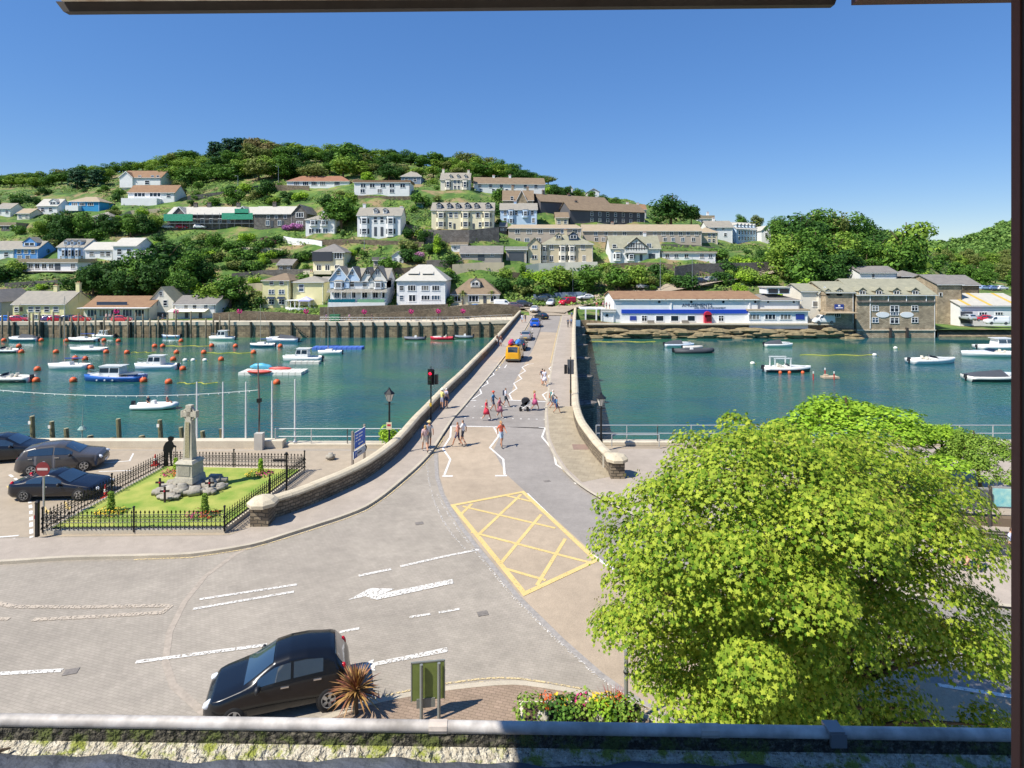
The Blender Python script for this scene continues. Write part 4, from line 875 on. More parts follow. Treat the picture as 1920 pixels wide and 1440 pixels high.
h = house('cream_terrace', 'cream three-house terrace with six dormers on a high stone wall', 809, 926, 430, 394, 381, 'cream', 'slate', 'g', 9, rows=[(403, 9, 6, [845, 855, 895, 897]), (421, 9, 5, [844, 900])], bays=[(827, 18, 396, 429), (873, 18, 396, 429), (913, 18, 396, 429)], dorm=[(823, 387, 9, 9, 'navy'), (842, 387, 8, 8, 'navy'), (858, 387, 8, 8, 'navy'), (876, 387, 9, 9, 'navy'), (893, 387, 8, 8, 'navy'), (915, 387, 9, 9, 'navy')], doors=[(852, 424, 4, 10), (888, 424, 4, 10)], cat='terrace')
house('white_chimneyed_villa', 'white villa with a chimney at each end just under the wood', 826, 881, 357, 337, 325, 'ivory', 'slate', 'g', 8, rows=[(341, 6, 4, [853, 860]), (351, 6, 4, [853, 860])], bays=[(840, 11, 337, 356), (872, 11, 337, 356)], dorm=[(845, 331, 5, 5), (859, 331, 5, 5), (873, 331, 5, 5)], chim=[(829, 318), (877, 320)])
house('long_upper_terrace', 'long white terrace with brown-grey roof right of the chimneyed villa', 890, 1022, 365, 345, 334, 'white', 'thatchy', 'g', 8, rows=[(349, 6, 6, [900, 920, 940, 962, 985, 1005]), (358, 7, 5, [902, 925, 950])], chim=[(927, 330), (958, 329), (990, 337)], cat='terrace', yaw=6)
house('stone_gothic_house', 'brown stone house with steep gothic gables and tall chimneys', 943, 1000, 398, 376, 358, 'warm', 'thatchy', 'g', 9, gables=[(978, 20, 378, 357, 'warm', .5, 398)], rows=[(372, 7, 5, [960])], chim=[(961, 350), (990, 352)])
house('pale_blue_pair', 'pair of pale blue and white houses below the gothic stone house', 938, 1007, 423, 393, 382, 'paleblue', 'slate', 'g', 8, rows=[(399, 8, 5, [947, 968, 998]), (413, 8, 5, [947, 1000])], bays=[(958, 12, 393, 422), (985, 13, 393, 408)], chim=[(966, 379)])
house('slate_hung_terrace', 'upper slate-hung dark terrace stepping away to the right', 1012, 1150, 404, 381, 368, 'slatehung', 'thatchy', 'g', 9, yaw=26, rows=[(389, 7, 5, span(1045, 1145, 6)), (398, 5, 5, span(1045, 1145, 5))], chim=[(1028, 361), (1078, 366), (1120, 372)], cat='terrace')
house('lower_slate_terrace', 'lower slate-hung terrace with chimneys in front of the upper one', 1066, 1216, 420, 396, 382, 'slatehung', 'thatchy', 'g', 9, yaw=22, rows=[(402, 7, 5, span(1100, 1210, 7)), (413, 6, 5, span(1100, 1210, 7))], chim=[(1088, 379), (1138, 385), (1185, 389)], cat='terrace')
house('white_end_houses', 'small white-gabled houses peeping over the end of the slate terrace', 1175, 1212, 410, 393, 384, 'white', 'brown', 'g', 8, chim=[(1180, 380), (1200, 382)])
house('grey_terrace', 'long grey two-storey terrace left of the big cream house', 953, 1090, 458, 428, 421, 'greybeige', 'tan', 'h', 8, rows=[(434, 7, 8, [970, 992, 1013, 1035, 1056, 1078], 'case'), (450, 7, 8, [971, 988, 1010], 'case')], frac=.9, cat='terrace')
house('long_grey_terrace', 'longest grey-beige terrace running right behind the half-timbered house', 1093, 1316, 456, 433, 422, 'greybeige', 'tan', 'g', 8, rows=[(438, 7, 6, [1117, 1136, 1153, 1171, 1203, 1228, 1244, 1259, 1276, 1290, 1306], 'case'), (449, 7, 6, [1118, 1131, 1146, 1230, 1247, 1262, 1280, 1300], 'case')], chim=[(1152, 418), (1217, 424), (1257, 422)], cat='terrace')
house('terrace_end_block', 'stone-coloured end block closing the long grey terrace', 1316, 1346, 458, 436, 426, 'buff', 'tan', 'h', 9, rows=[(441, 6, 5, [1330, 1338]), (451, 6, 5, [1330, 1338])])
h = house('big_cream_house', 'big cream house with four bay windows and a hipped roof above the bridge', 1016, 1112, 496, 458, 440, 'buff', 'lichen', 'h', 10, rows=[(463, 10, 7, [1034, 1093], 'case'), (485, 11, 6, [1034, 1095], 'case')], bays=[(1020, 12, 459, 492, 'ivory'), (1055, 15, 459, 492, 'ivory'), (1072, 15, 459, 492, 'ivory')], dorm=[(1048, 444, 12, 6), (1076, 444, 16, 8, 'navy')], chim=[(1063, 432)])
mb = MB(); mb.box((0, -1.0, -.3), (h.W + .5, 2.4, .5)); mb.build('terrace_slab', WL('ivory'), h.o)
house('cream_side_wing', 'narrow cream gabled wing left of the big cream house', 990, 1015, 496, 458, 446, 'buff', 'slate', 'f', 9, rows=[(463, 6, 9, [1002], 'case'), (482, 7, 9, [1002], 'case')])
house('open_garage', 'flat white-roofed open garage under the grey terrace', 949, 988, 492, 468, 462, 'greybeige', 'white', 'flat', 6, doors=[(968, 482, 28, 18)], cat='garage')
house('grey_bungalow', 'grey bungalow on a stone base above the brown-roofed bungalow', 863, 942, 492, 475, 462, 'grey', 'grey', 'g', 8, rows=[(478, 6, 6, [877, 923], 'case')], doors=[(902, 482, 12, 12)])
h = house('black_timber_house', 'dark timber-clad house over a cream ground floor on the middle slope', 587, 646, 512, 473, 457, 'cream', 'grey', 'h', 10, rows=[(502, 10, 8, [598, 614, 632], 'case')])
mb = MB(); mb.box((h.u(605), -.25, h.z(481)), (37 * h.s, .5, 18 * h.s)); mb.build('timber_cladding', WL('black'), h.o); window(h.o, h.u(634), 0, h.z(479), 14 * h.s, 12 * h.s, 'wide')
mb = MB(); mb.box((h.u(600), -1.2, .2), (52 * h.s, 2.2, 1.0)); mb.build('balcony', WL('cream'), h.o)
# quayside row, middle
h = house('cream_hipped_house', 'tall cream three-storey house with purple-brown hipped roof by the quay steps', 492, 542, 577, 526, 512, 'yellow', 'thatchy', 'h', 13, rows=[(530, 8, 7, [509, 528]), (547, 8, 10, [509, 528], 'cross'), (566, 9, 10, [509, 528], 'cross')], frac=.1)
for x in (509, 528): mb = MB(); u = h.u(x); z = h.z(560); mb.add([(u - .9, 0, z + .5), (u + .9, 0, z + .5), (u + 1.0, -.9, z), (u - 1.0, -.9, z)], [(3, 2, 1, 0), (0, 1, 2, 3)]); mb.build('awning', WL('navy'), h.o)
h = house('cream_cottage', 'lower cream house joined right of the purple-roofed one above the curved balcony', 549, 607, 572, 529, 517, 'yellow', 'slate', 'h', 9, rows=[(540, 13, 9, [565], 'sash')], chim=[(573, 511)])
mb = MB(); mb.box((h.u(566), -1.6, h.z(562)), (44 * h.s, 3.2, .15)); mb.build('conservatory_roof', FRAME['w'], h.o)
for x in (545, 553, 561, 570, 586): mb = MB(); mb.box((h.u(x), -3.0, h.z(568)), (.15, .15, 12 * h.s)); mb.build('post', FRAME['w'], h.o)
mb = MB(); mb.lathe((h.u(568), -.4, h.z(579)), [(30 * h.s, 0), (30 * h.s, .5), (29 * h.s, .5)], 28); mb.build('curved_balcony', FRAME['w'], h.o)
gz = thing('gazebo', 'small white and lilac canvas gazebo on the curved balcony', 'gazebo', h.o.location + Vector((h.u(580), -2.2, h.z(576))))
mb = MB(); mb.add([(-1.5, -1.5, 2.0), (1.5, -1.5, 2.0), (1.5, 1.5, 2.0), (-1.5, 1.5, 2.0), (0, 0, 2.9)], [(0, 1, 4), (1, 2, 4), (2, 3, 4), (3, 0, 4)]); mb.add([(-1.5, -1.52, 1.7), (1.5, -1.52, 1.7), (1.5, -1.52, 2.0), (-1.5, -1.52, 2.0)], [(0, 1, 2, 3)]); mb.build('canopy', mat('lilac_canvas', '#b7b6e0', .8), gz)
for a in (-1.4, 1.4):
    for b in (-1.4, 1.4): mb = MB(); mb.tube([(a, b, 0), (a, b, 2)], .04, 5); mb.build('leg', FRAME['w'], gz)
h = house('many_gabled_house', 'big white and pale blue house with four front gables and a glazed veranda', 619, 725, 581, 527, 504, 'white', 'slate', 'g', 11, rows=[(532, 12, 8, [660, 684]), (553, 11, 9, [632, 645, 662, 684, 704, 717], 'case')], gables=[(637, 36, 523, 500, 'paleblue', .3, 540), (662, 25, 523, 501, 'paleblue', .25, 527), (689, 22, 523, 502, 'tudor', .25, 527), (709, 32, 523, 500, 'tudor', .3, 540)], bays=[(636, 22, 527, 542), (710, 20, 527, 542)])
gwin(h, 635, 511, 7, 8, .3); gwin(h, 660, 512, 6, 6, .25, 'case'); gwin(h, 690, 511, 7, 7, .25, 'case'); gwin(h, 709, 511, 8, 9, .3, 'case')
mb = MB(); z = h.z(545); mb.add([(-h.W / 2 - .4, -1.9, z - .35), (h.W / 2 + .4, -1.9, z - .35), (h.W / 2 + .2, .05, z + .5), (-h.W / 2 - .2, .05, z + .5)], [(0, 1, 2, 3), (3, 2, 1, 0)]); mb.build('veranda_roof', RF['white'], h.o)
for i, (x, m) in enumerate(((645, mat('teal_glass', '#1f6f7d', .1, var=.1)), (699, mat('green_glass', '#7fae8c', .15, var=.1)))): mb = MB(); mb.box((h.u(x), -1.95, h.z(563)), (50 * h.s, .06, 6 * h.s)); mb.build('balustrade', m, h.o)
mb = MB(); mb.box((0, -1.0, h.z(574)), (h.W * 1.0, 2.0, 15 * h.s)); mb.build('terrace_front', WL('white'), h.o)
for x in span(617, 727, 6): mb = MB(); mb.box((h.u(x), -1.85, h.z(556)), (.12, .12, 2.8)); mb.build('veranda_post', FRAME['w'], h.o)
h = house('hipped_white_house', 'big square white house with a tall pale hipped roof and wide eaves', 744, 836, 577, 526, 496, 'white', 'white', 'h', 12.5, frac=.28, rows=[(540, 8, 8, [753]), (540, 10, 14, [772], 'wide'), (540, 9, 13, [797, 817], 'wide'), (558, 8, 7, [753]), (559, 12, 12, [773], 'case'), (558, 8, 15, [798, 817], 'wide')])
for x in (773, 800):
    mb = MB(); u, z = h.u(x), h.z(517); mb.box((u, 3.0, z), (21 * h.s, 2.2, .95)); d = mb.build('dormer', WL('white'), h.o); mb = MB(); mb.box((u, 1.88, z), (19 * h.s, .04, .7)); mb.build('dormer_pane', PANE, d)
    mb = MB(); mb.add([(u - 11 * h.s, 1.6, z + .5), (u + 11 * h.s, 1.6, z + .5), (u + 9 * h.s, 5.2, z + 1.7), (u - 9 * h.s, 5.2, z + 1.7)], [(0, 1, 2, 3)]); mb.build('dormer_roof', RF['white'], d)
mb = MB(); mb.box((h.u(792), -1.4, h.z(572)), (84 * h.s, 2.4, .2)); mb.build('deck', WL('greybeige'), h.o)
for x in span(750, 834, 14): mb = MB(); mb.box((h.u(x), -2.5, h.z(569)), (.08, .08, 1.0)); mb.build('baluster', FRAME['w'], h.o)
mb = MB(); mb.box((h.u(792), -2.5, h.z(565)), (84 * h.s, .1, .1)); mb.build('handrail', FRAME['w'], h.o)
h = house('brown_bungalow', 'brown-roofed bungalow with a big hipped roof and palms by the bridge end', 846, 936, 573, 552, 522, 'cream', 'thatchy', 'h', 13, frac=.3, rows=[(560, 11, 17, [888], 'wide'), (560, 10, 10, [858, 925], 'case')], doors=[(909, 562, 6, 14)], dorm=[(890, 533, 18, 8, 'ivory')])
# right-hand houses
h = house('half_timbered_house', 'white house with black half-timbered gable above the bright hedge', 1145, 1238, 491, 466, 443, 'white', 'lichen', 'g', 9, rows=[(462, 7, 7, [1152]), (461, 9, 8, [1217], 'case'), (480, 9, 10, [1158], 'wide')], gables=[(1192, 42, 463, 446, 'tudor', .8, 476)], bays=[(1183, 16, 474, 489), (1158, 15, 472, 489)], doors=[(1202, 483, 5, 12), (1222, 482, 12, 13)], chim=[(1215, 437)])
gwin(h, 1183, 460, 13, 9, .8, 'wide')
mb = MB(); g0 = (h.u(1192), -.86)
for dx in (-15, -10, -5, 0, 5, 10, 15): mb.box((h.u(1192 + dx), -.84, h.z(467 - (21 - abs(dx)) * .3)), (.14, .06, (21 - abs(dx)) * .75 * h.s + .3))
for y in (457, 466, 475): mb.box((h.u(1192), -.85, h.z(y)), ((40 - (470 - y) * (1.6 if y < 463 else 0)) * h.s, .06, .15))
mb.build('half_timbering', FRAME['d'], h.o)
house('low_white_annexe', 'long low white flat-roofed annexe right of the half-timbered house', 1241, 1342, 487, 474, 471, 'white', 'tan', 'flat', 7, rows=[(480, 7, 7, [1251, 1268, 1287, 1316, 1332], 'case')])
house('white_end_terrace', 'white gable-ended house where the white terrace begins on the right skyline', 1326, 1374, 452, 426, 415, 'white', 'slate', 'g', 8, rows=[(428, 5, 4, [1342, 1356]), (440, 6, 5, [1342, 1360])], chim=[(1345, 409)])
house('white_receding_terrace', 'white terrace with a row of small gables receding on the right', 1375, 1428, 453, 430, 418, 'paleblue', 'white', 'g', 8, yaw=30, rows=[(436, 7, 4, span(1378, 1428, 7)), (447, 6, 4, span(1378, 1428, 7))], dorm=[(x, 424, 5, 5) for x in span(1376, 1428, 6)], cat='terrace')
house('white_far_house', 'last white house at the end of the receding terrace', 1428, 1446, 458, 432, 424, 'white', 'white', 'f', 8, rows=[(440, 6, 5, [1437])])
house('white_rooftop_house', 'white house topping the ridge behind the terrace end', 1308, 1338, 421, 410, 404, 'white', 'tan', 'flat', 7, rows=[(415, 4, 4, [1316, 1330])], chim=[(1332, 399)])
for a, b, c, lb in ((1064, 1074, 354, 'tiny white house showing above the skyline trees'), (1102, 1124, 360, 'white rooftops half hidden in the skyline trees')):
    house('white_ridge_house', lb, a, b, c + 10, c, c - 6, 'white', 'white', 'f', 7, Y=245, rows=[(c + 4, 4, 3, [(a + b) / 2])])
# --- waterfront buildings on the right
h = house('amusement_hall', 'long white amusement hall with a broad blue band and brown roof', 1151, 1423, 607, 561, 547, 'white', 'brown', 'g', 13, Y=131.6, rows=[(597, 10, 14, [1237, 1265, 1296], 'plain'), (597, 10, 9, [1208, 1352], 'cross')], cat='hall', below=1.0)
BLUE = mat('royal_blue_paint', '#1f47b4', .5, var=.05); RED = mat('red_paint', '#b3243a', .45, var=.06)
mb = MB(); mb.box((h.u(1285), -.08, h.z(584)), ((1404 - 1164) * h.s, .16, 7.5 * h.s)); mb.build('blue_band', BLUE, h.o)
for x in (1258, 1405): mb = MB(); mb.box((h.u(x), -.1, h.z(574)), (.3, .2, 13 * h.s)); mb.build('pilaster', FRAME['w'], h.o)
for x in (1236, 1296, 1356, 1416): mb = MB(); mb.lathe((h.u(x), -.04, h.z(566)), [(.28, -.06), (.28, .1)], 12, 'y'); mb.build('porthole', PANE, h.o)
for i, x in enumerate(span(1160, 1423, 9)): mb = MB(); mb.box((h.u(x), -.34, h.he - .12), (26 * h.s, .12, .32)); mb.build('eaves_board', mat('cream_paint', '#e2dcc8', .6), h.o)
mb = MB(); mb.box((h.u(1325.5), -.45, h.z(598.5)), (13 * h.s, .9, 17 * h.s)); d = mb.build('porch', RED, h.o); mb = MB(); mb.box((h.u(1327), -.92, h.z(597)), (10 * h.s, .06, 9 * h.s)); mb.build('door', mat('dark_red_door', '#5c1620', .3), d)
mb = MB(); mb.lathe((h.u(1325.5), -.9, h.z(590)), [(.8, 0), (.8, .9)], 14, 'y'); mb.build('porch_hood', RED, d)
mb = MB(); mb.box((h.u(1187), -.06, h.z(596.5)), (12 * h.s, .1, 8 * h.s)); mb.build('sign_board', mat('navy_sign', '#2c3f93', .5, var=.2, scale=4), h.o)
def text(par, s, u, y, z, size, m, name='lettering', rz=0, stretch=1.0):
    cu = bpy.data.curves.new(name, 'FONT'); cu.body = s; cu.size = size; cu.extrude = 0.015; cu.align_x = 'CENTER'; cu.align_y = 'CENTER'
    t = bpy.data.objects.new('tmp_text', cu); col.objects.link(t); dg = bpy.context.evaluated_depsgraph_get(); me = bpy.data.meshes.new_from_object(t.evaluated_get(dg)); bpy.data.objects.remove(t)
    me.materials.clear(); me.materials.append(m); o = link(name, me, par, (u, y, z)); o.rotation_euler = (R(90), 0, rz); o.scale = (stretch, 1, 1); return o
NAVY = mat('navy_lettering', '#26304f', .5)
text(h.o, 'AMUSEMENTS', h.u(1307), -.05, h.z(572.5), 0.95, NAVY, stretch=1.15); text(h.o, 'AND FAMILY ENTERTAINMENT', h.u(1331), -.05, h.z(577.4), 0.48, NAVY, stretch=1.05)
for x in (1219, 1283): mb = MB(); mb.box((h.u(x), -.9, .35), (13 * h.s, .5, .12)); mb.box((h.u(x), -.7, .6), (13 * h.s, .08, .5)); b_ = mb.build('quay_bench', mat('weathered_bench', '#8c8375', .8)); b_.location = h.o.location; tag(b_, 'wooden bench against the wall %s of the hall windows' % ('left' if x < 1250 else 'right'), 'bench')
h2 = house('hall_side_block', 'grey-roofed white block with a glazed roof room at the right end of the hall', 1424, 1500, 607, 563, 548, 'white', 'grey', 'h', 11, Y=131.8, rows=[(566, 4, 4, [1440, 1488], 'plain')], below=1.0, cat='building')
mb = MB(); mb.box((h2.u(1464), 3.2, h2.z(546)), (44 * h2.s, 4, 11 * h2.s)); rr_ = mb.build('roof_room', FRAME['w'], h2.o)
for x in (1454, 1475): mb = MB(); mb.box((h2.u(x), 1.17, h2.z(546)), (18 * h2.s, .06, 8 * h2.s)); mb.build('roof_room_pane', PANE, rr_)
mb = MB(); mb.box((h2.u(1464), 3.2, h2.z(539.5)), (48 * h2.s, 4.5, .25)); mb.build('roof_room_roof', RF['white'], rr_)
h3 = house('flat_white_kiosk', 'low flat-roofed white kiosk with wide windows in front of the side block', 1405, 1515, 608, 583, 580, 'white', 'tan', 'flat', 4, Y=130.6, rows=[(594, 9, 19, [1414, 1444, 1473], 'wide')], below=1.0, cat='kiosk')
mb = MB(); mb.box((h3.u(1500), -.06, h3.z(594)), (16 * h3.s, .1, 10 * h3.s)); mb.build('sign_board', mat('navy_sign', '#2c3f93', .5), h3.o)
h4 = house('white_pavilion', 'small white porthole pavilion and open terrace at the left end of the hall', 1130, 1152, 607, 584, 580, 'white', 'white', 'flat', 5, Y=131.4, below=1.0, cat='pavilion')
mb = MB(); mb.lathe((h4.u(1138), -.04, h4.z(591)), [(.3, -.06), (.3, .1)], 12, 'y'); mb.build('porthole', PANE, h4.o)
mb = MB(); mb.box((h4.u(1112), 2.2, h4.z(579)), (46 * h4.s, 4.6, .25)); mb.build('terrace_slab', WL('white'), h4.o)
for x in (1098, 1118, 1128): mb = MB(); mb.box((h4.u(x), 0, h4.z(593)), (.3, .3, 28 * h4.s)); mb.build('column', FRAME['w'], h4.o)
mb = MB(); mb.box((h4.u(1112), 0, h4.z(571)), (44 * h4.s, .06, .06)); mb.box((h4.u(1112), 0, h4.z(575)), (44 * h4.s, .04, .04)); mb.build('terrace_rail', DARKM, h4.o)
house('cream_quay_house', 'pale cream house with small slate dormers left of the stone warehouse', 1502, 1549, 603, 546, 533, 'ivory', 'lichen', 'g', 9, Y=133.5, rows=[(550, 9, 5, [1533]), (570, 10, 12, [1530], 'plain'), (572, 8, 5, [1544])], gables=[(1543, 20, 549, 537, 'ivory', .4, 580)], below=2)
h = house('stone_quay_house', 'stone house with two dormers touching the left of the warehouse', 1549, 1601, 603, 548, 529, 'warm', 'lichen', 'g', 12, Y=130.8, dorm=[(1552, 548, 8, 7), (1574, 548, 11, 8)], below=2, rows=[(590, 9, 10, [1570], 'wide')])
mb = MB(); mb.box((h.u(1573), -.07, h.z(575)), (17 * h.s, .12, 9 * h.s)); sb = mb.build('sign_board', mat('deep_blue_sign', '#243c86', .5), h.o)
mb = MB(); mb.box((h.u(1573), -.15, h.z(577)), (13 * h.s, .03, .18)); mb.box((h.u(1573), -.15, h.z(573)), (4 * h.s, .03, .35)); mb.build('sign_print', FRAME['w'], h.o)
mb = MB(); mb.box((h.u(1566), -1.6, h.z(585)), (60 * h.s, 3.2, .2)); mb.build('canopy', RF['tan'], h.o)
h = house('stone_warehouse', 'big stone warehouse with four dormers rising straight from the water', 1606, 1754, 634, 553, 524, 'warm', 'lichen', 'g', 14, Y=130.5, rows=[(578, 9, 11, [1641, 1715], 'cross'), (600, 9, 11, [1641, 1715], 'cross'), (579, 11, 15, [1677], 'cross'), (588, 6, 14, [1677], 'wide'), (601, 10, 15, [1677], 'cross')], dorm=[(1617, 549, 14, 8, 'warm'), (1648, 549, 14, 8, 'warm'), (1681, 549, 14, 8, 'warm'), (1716, 549, 14, 8, 'warm')], cat='warehouse', below=3)
for x in (1655, 1700): mb = MB(); mb.lathe((h.u(x), -.05, h.z(590)), [(1.5, -.05), (1.5, .05)], 24, 'y'); o = mb.build('oval_sign', FRAME['w'], h.o); o.scale = (1, 1, .42); o.location.z = h.z(590) * .58; o.location.x = 0
mb = MB(); mb.box((0, -.15, h.z(566)), (h.W, .3, .3)); mb.build('string_course', STONEG, h.o); mb = MB(); mb.box((0, -.1, h.z(619)), (h.W, .2, .25)); mb.build('plinth_course', CONC2, h.o)
for x in (1631, 1665, 1699, 1736): mb = MB(); mb.tube([(h.u(x), -.12, h.z(553)), (h.u(x), -.12, h.z(566 if x > 1640 else 616))], .09, 6); mb.build('downpipe', FRAME['w'], h.o)
for x in (1668, 1699): mb = MB(); mb.box((h.u(x), -.3, h.z(627)), (.35, .6, 3)); mb.build('fender_post', FRAME['d'], h.o)
house('white_house_behind', 'white rendered house with slate roof peeping over the warehouse ridge', 1612, 1682, 530, 511, 500, 'white', 'grey', 'g', 9, Y=158, rows=[(517, 6, 5, [1637])])
house('slate_roof_cottage', 'grey slate-roofed cottage at the foot of the wood', 1575, 1635, 512, 491, 480, 'stone', 'grey', 'g', 9, Y=176)
house('stone_gable_house', 'low stone house with grey roof right of the white house behind the warehouse', 1690, 1730, 530, 518, 507, 'stone', 'grey', 'h', 8, Y=160)
house('stone_barn', 'stone barn with grey slate roof right of the warehouse', 1757, 1804, 585, 533, 516, 'warm', 'grey', 'g', 12, Y=142, rows=[(552, 6, 5, [1763, 1764])])
house('stone_barn_wing', 'lower wing of the stone barn with a wide grey roof', 1804, 1836, 578, 534, 517, 'rubble', 'grey', 'g', 10, Y=146)
h = house('white_boat_shed', 'white boat shed with yellow stripes across its pale roof at far right', 1800, 1925, 612, 573, 551, 'white', 'white', 'g', 14, Y=139, rows=[(588, 5, 14, [1843, 1873], 'wide')], doors=[(1812, 595, 22, 22)], cat='shed')
k_ = (h.hr - h.he) / (h.dp / 2)
for x in (1816, 1856, 1905): mb = MB(); u = h.u(x); w = 3.6 * h.s; mb.add([(u - w, -.3, h.he + .2 - .3 * k_), (u + w, -.3, h.he + .2 - .3 * k_), (u + w, h.dp / 2, h.hr + .22), (u - w, h.dp / 2, h.hr + .22)], [(0, 1, 2, 3)]); mb.build('roof_light', mat('yellowed_sheet', '#c9a84c', .6), h.o)
# sheds
for x0, x1, yb, yt, c, lb in ((780, 794, 390, 380, 'teal', 'small turquoise garden shed right of the white villa'), (776, 788, 440, 429, 'teal', 'small turquoise hut below the stair wall'), (919, 933, 446, 438, 'ivory', 'tiny white summerhouse under the cream terrace')):
    house('garden_shed', lb, x0, x1, yb, yt + 2, yt - 1, c, 'tan', 'flat', 3, cat='shed', below=1)
# --- stone garden and retaining walls on the slope
def wall(label, pts, hgt, m=STONE, th=.5, below=2.5, name='retaining_wall', cap=None, Yfix=None):
    q = [T(x, y) if Yfix is None else P(x, y, Yfix) for x, y in pts]; mb = MB(); n = len(q)
    for p in q:
        for dy, z in ((-th / 2, p.z - below), (-th / 2, p.z + hgt), (th / 2, p.z + hgt), (th / 2, p.z - below)): mb.v.append((p.x, p.y + dy, z))
    for i in range(n - 1):
        for j in range(3): a = i * 4 + j; mb.f.append((a, a + 4, a + 5, a + 1)); mb.m.append(0)
    mb.f += [(3, 2, 1, 0), (n * 4 - 4, n * 4 - 3, n * 4 - 2, n * 4 - 1)]; mb.m += [0, 0]
    mb.f = [list(f)[::-1] for f in mb.f]
    return tag(mb.build(name, m), label, 'wall')
wall('high dark stone retaining wall under the cream dormered terrace', [(794, 455), (830, 456), (880, 456), (936, 450)], 4.0, STONEG)
wall('brown stone wall below the white double villa', [(590, 458), (640, 456), (700, 458), (795, 462)], 1.3)
wall('white curved retaining wall below the small white bay house', [(532, 452), (550, 456), (580, 458), (604, 462)], 1.6, WL('white'))
wall('long stone wall of the lower terrace left of the dark timber house', [(440, 497), (500, 495), (560, 490), (588, 486)], 1.2)
wall('lower stone wall with dark arches left of the dark timber house', [(435, 522), (490, 516), (540, 514), (586, 514)], 1.4, STONEG)
wall('dark field wall curving up to the hilltop wood', [(352, 374), (400, 368), (450, 362), (490, 352)], 1.4, STONEG)
wall('grey stone wall below the hilltop bungalow', [(490, 356), (530, 356), (580, 358)], 2.0)
wall('stone wall under the big cream house terrace', [(985, 512), (1010, 508), (1060, 506), (1120, 505)], 2.2, WL('ivory'))
wall('brown stone wall sloping under the half-timbered house', [(1120, 505), (1180, 500), (1240, 500), (1300, 512), (1330, 522)], 1.2)
wall('dark stone wall behind the parked cars on the climbing road', [(1265, 522), (1300, 516), (1360, 515), (1440, 512)], 3.2, STONEG)
wall('rail-topped wall on the outer side of the climbing road', [(1310, 535), (1360, 530), (1410, 521), (1460, 505)], 1.1, WL('greybeige'))
wall('long curved ramp wall of brown stone along the far quay', [(400, 600), (460, 596), (520, 598), (600, 604), (640, 605), (720, 600), (800, 593), (870, 585), (920, 582), (955, 584), (976, 590)], 1.6, STONE, Yfix=136.2)
wall('lower quay wall of brown stone beside the bridge end', [(806, 606), (860, 601), (930, 597), (970, 597)], 0.9, STONE, Yfix=134)
wall('stone garden wall below the many-gabled house', [(600, 592), (660, 590), (740, 588), (840, 586)], 2.0, STONE, Yfix=139)
wall('pale boundary wall of the old boat park at the bridge head', [(1000, 562), (1060, 558), (1100, 557)], 1.4, WL('bluegrey'))
# --- far road and the climbing road
def far_road(name, pts, w, m, dz=.22):
    q = [T(x, y) for x, y in pts]; q = [Vector(p) for p in smoothpts([tuple(p) for p in q], 5)]; mb = MB(); n = len(q)
    for i, p in enumerate(q):
        d = q[min(i + 1, n - 1)] - q[max(i - 1, 0)]; d.z = 0; d.normalize(); nn = Vector((-d.y, d.x, 0))
        for sg in (1, 0, -1): v = p + nn * (w / 2 * sg); mb.v.append((v.x, v.y, max(p.z, tzx(v.x, v.y)) + dz))
    for i in range(n - 1):
        for j in range(2): a = i * 3 + j; mb.f.append((a, a + 1, a + 4, a + 3)); mb.m.append(0)
    return struct(name, mb, m)
far_road('far_junction_road', [(1030, 593), (1022, 583), (1000, 578), (965, 577), (930, 578), (880, 582), (820, 588)], 9, TAN)
far_road('climbing_road', [(1035, 588), (1060, 578), (1100, 570), (1165, 560), (1250, 546), (1330, 530), (1400, 520), (1455, 507), (1480, 500)], 6, TAN, .3)

for i, (pts, hh, lb) in enumerate((([(640, 520), (700, 512), (760, 512), (800, 505)], 1.5, 'brown stone terrace wall behind the many-gabled house'), ([(800, 500), (850, 498), (868, 500)], 1.8, 'short stone wall left of the grey bungalow'), ([(848, 512), (900, 508), (945, 508)], 2.4, 'stone base wall under the grey bungalow'), ([(945, 520), (975, 522), (1005, 530)], 1.6, 'grey wall above the bare bank at the bridge head'), ([(755, 425), (785, 432), (800, 446)], 1.0, 'sloping stair wall right of the white double villa'), ([(430, 470), (500, 472), (530, 474)], 1.2, 'stone wall crossing the shrubby middle slope'), ([(150, 425), (200, 420), (245, 402), (300, 398)], 1.4, 'pale garden wall below the stepped white house'), ([(10, 540), (60, 536), (120, 534)], 1.3, 'stone wall above the cream cottage'), ([(1120, 425), (1160, 428), (1215, 432)], 1.2, 'garden wall under the lower slate terrace'), ([(655, 372), (720, 374), (775, 374)], 1.2, 'garden wall below the flat-roofed white house'), ([(1240, 462), (1300, 464), (1340, 468)], .8, 'low wall along the lawn above the white annexe'), ([(440, 548), (480, 545), (492, 545)], 2.0, 'old stone wall left of the cream hipped house'))):
    wall(lb, pts, hh, (STONE, STONEG, WL('buff'))[i % 3 if i != 6 else 2])

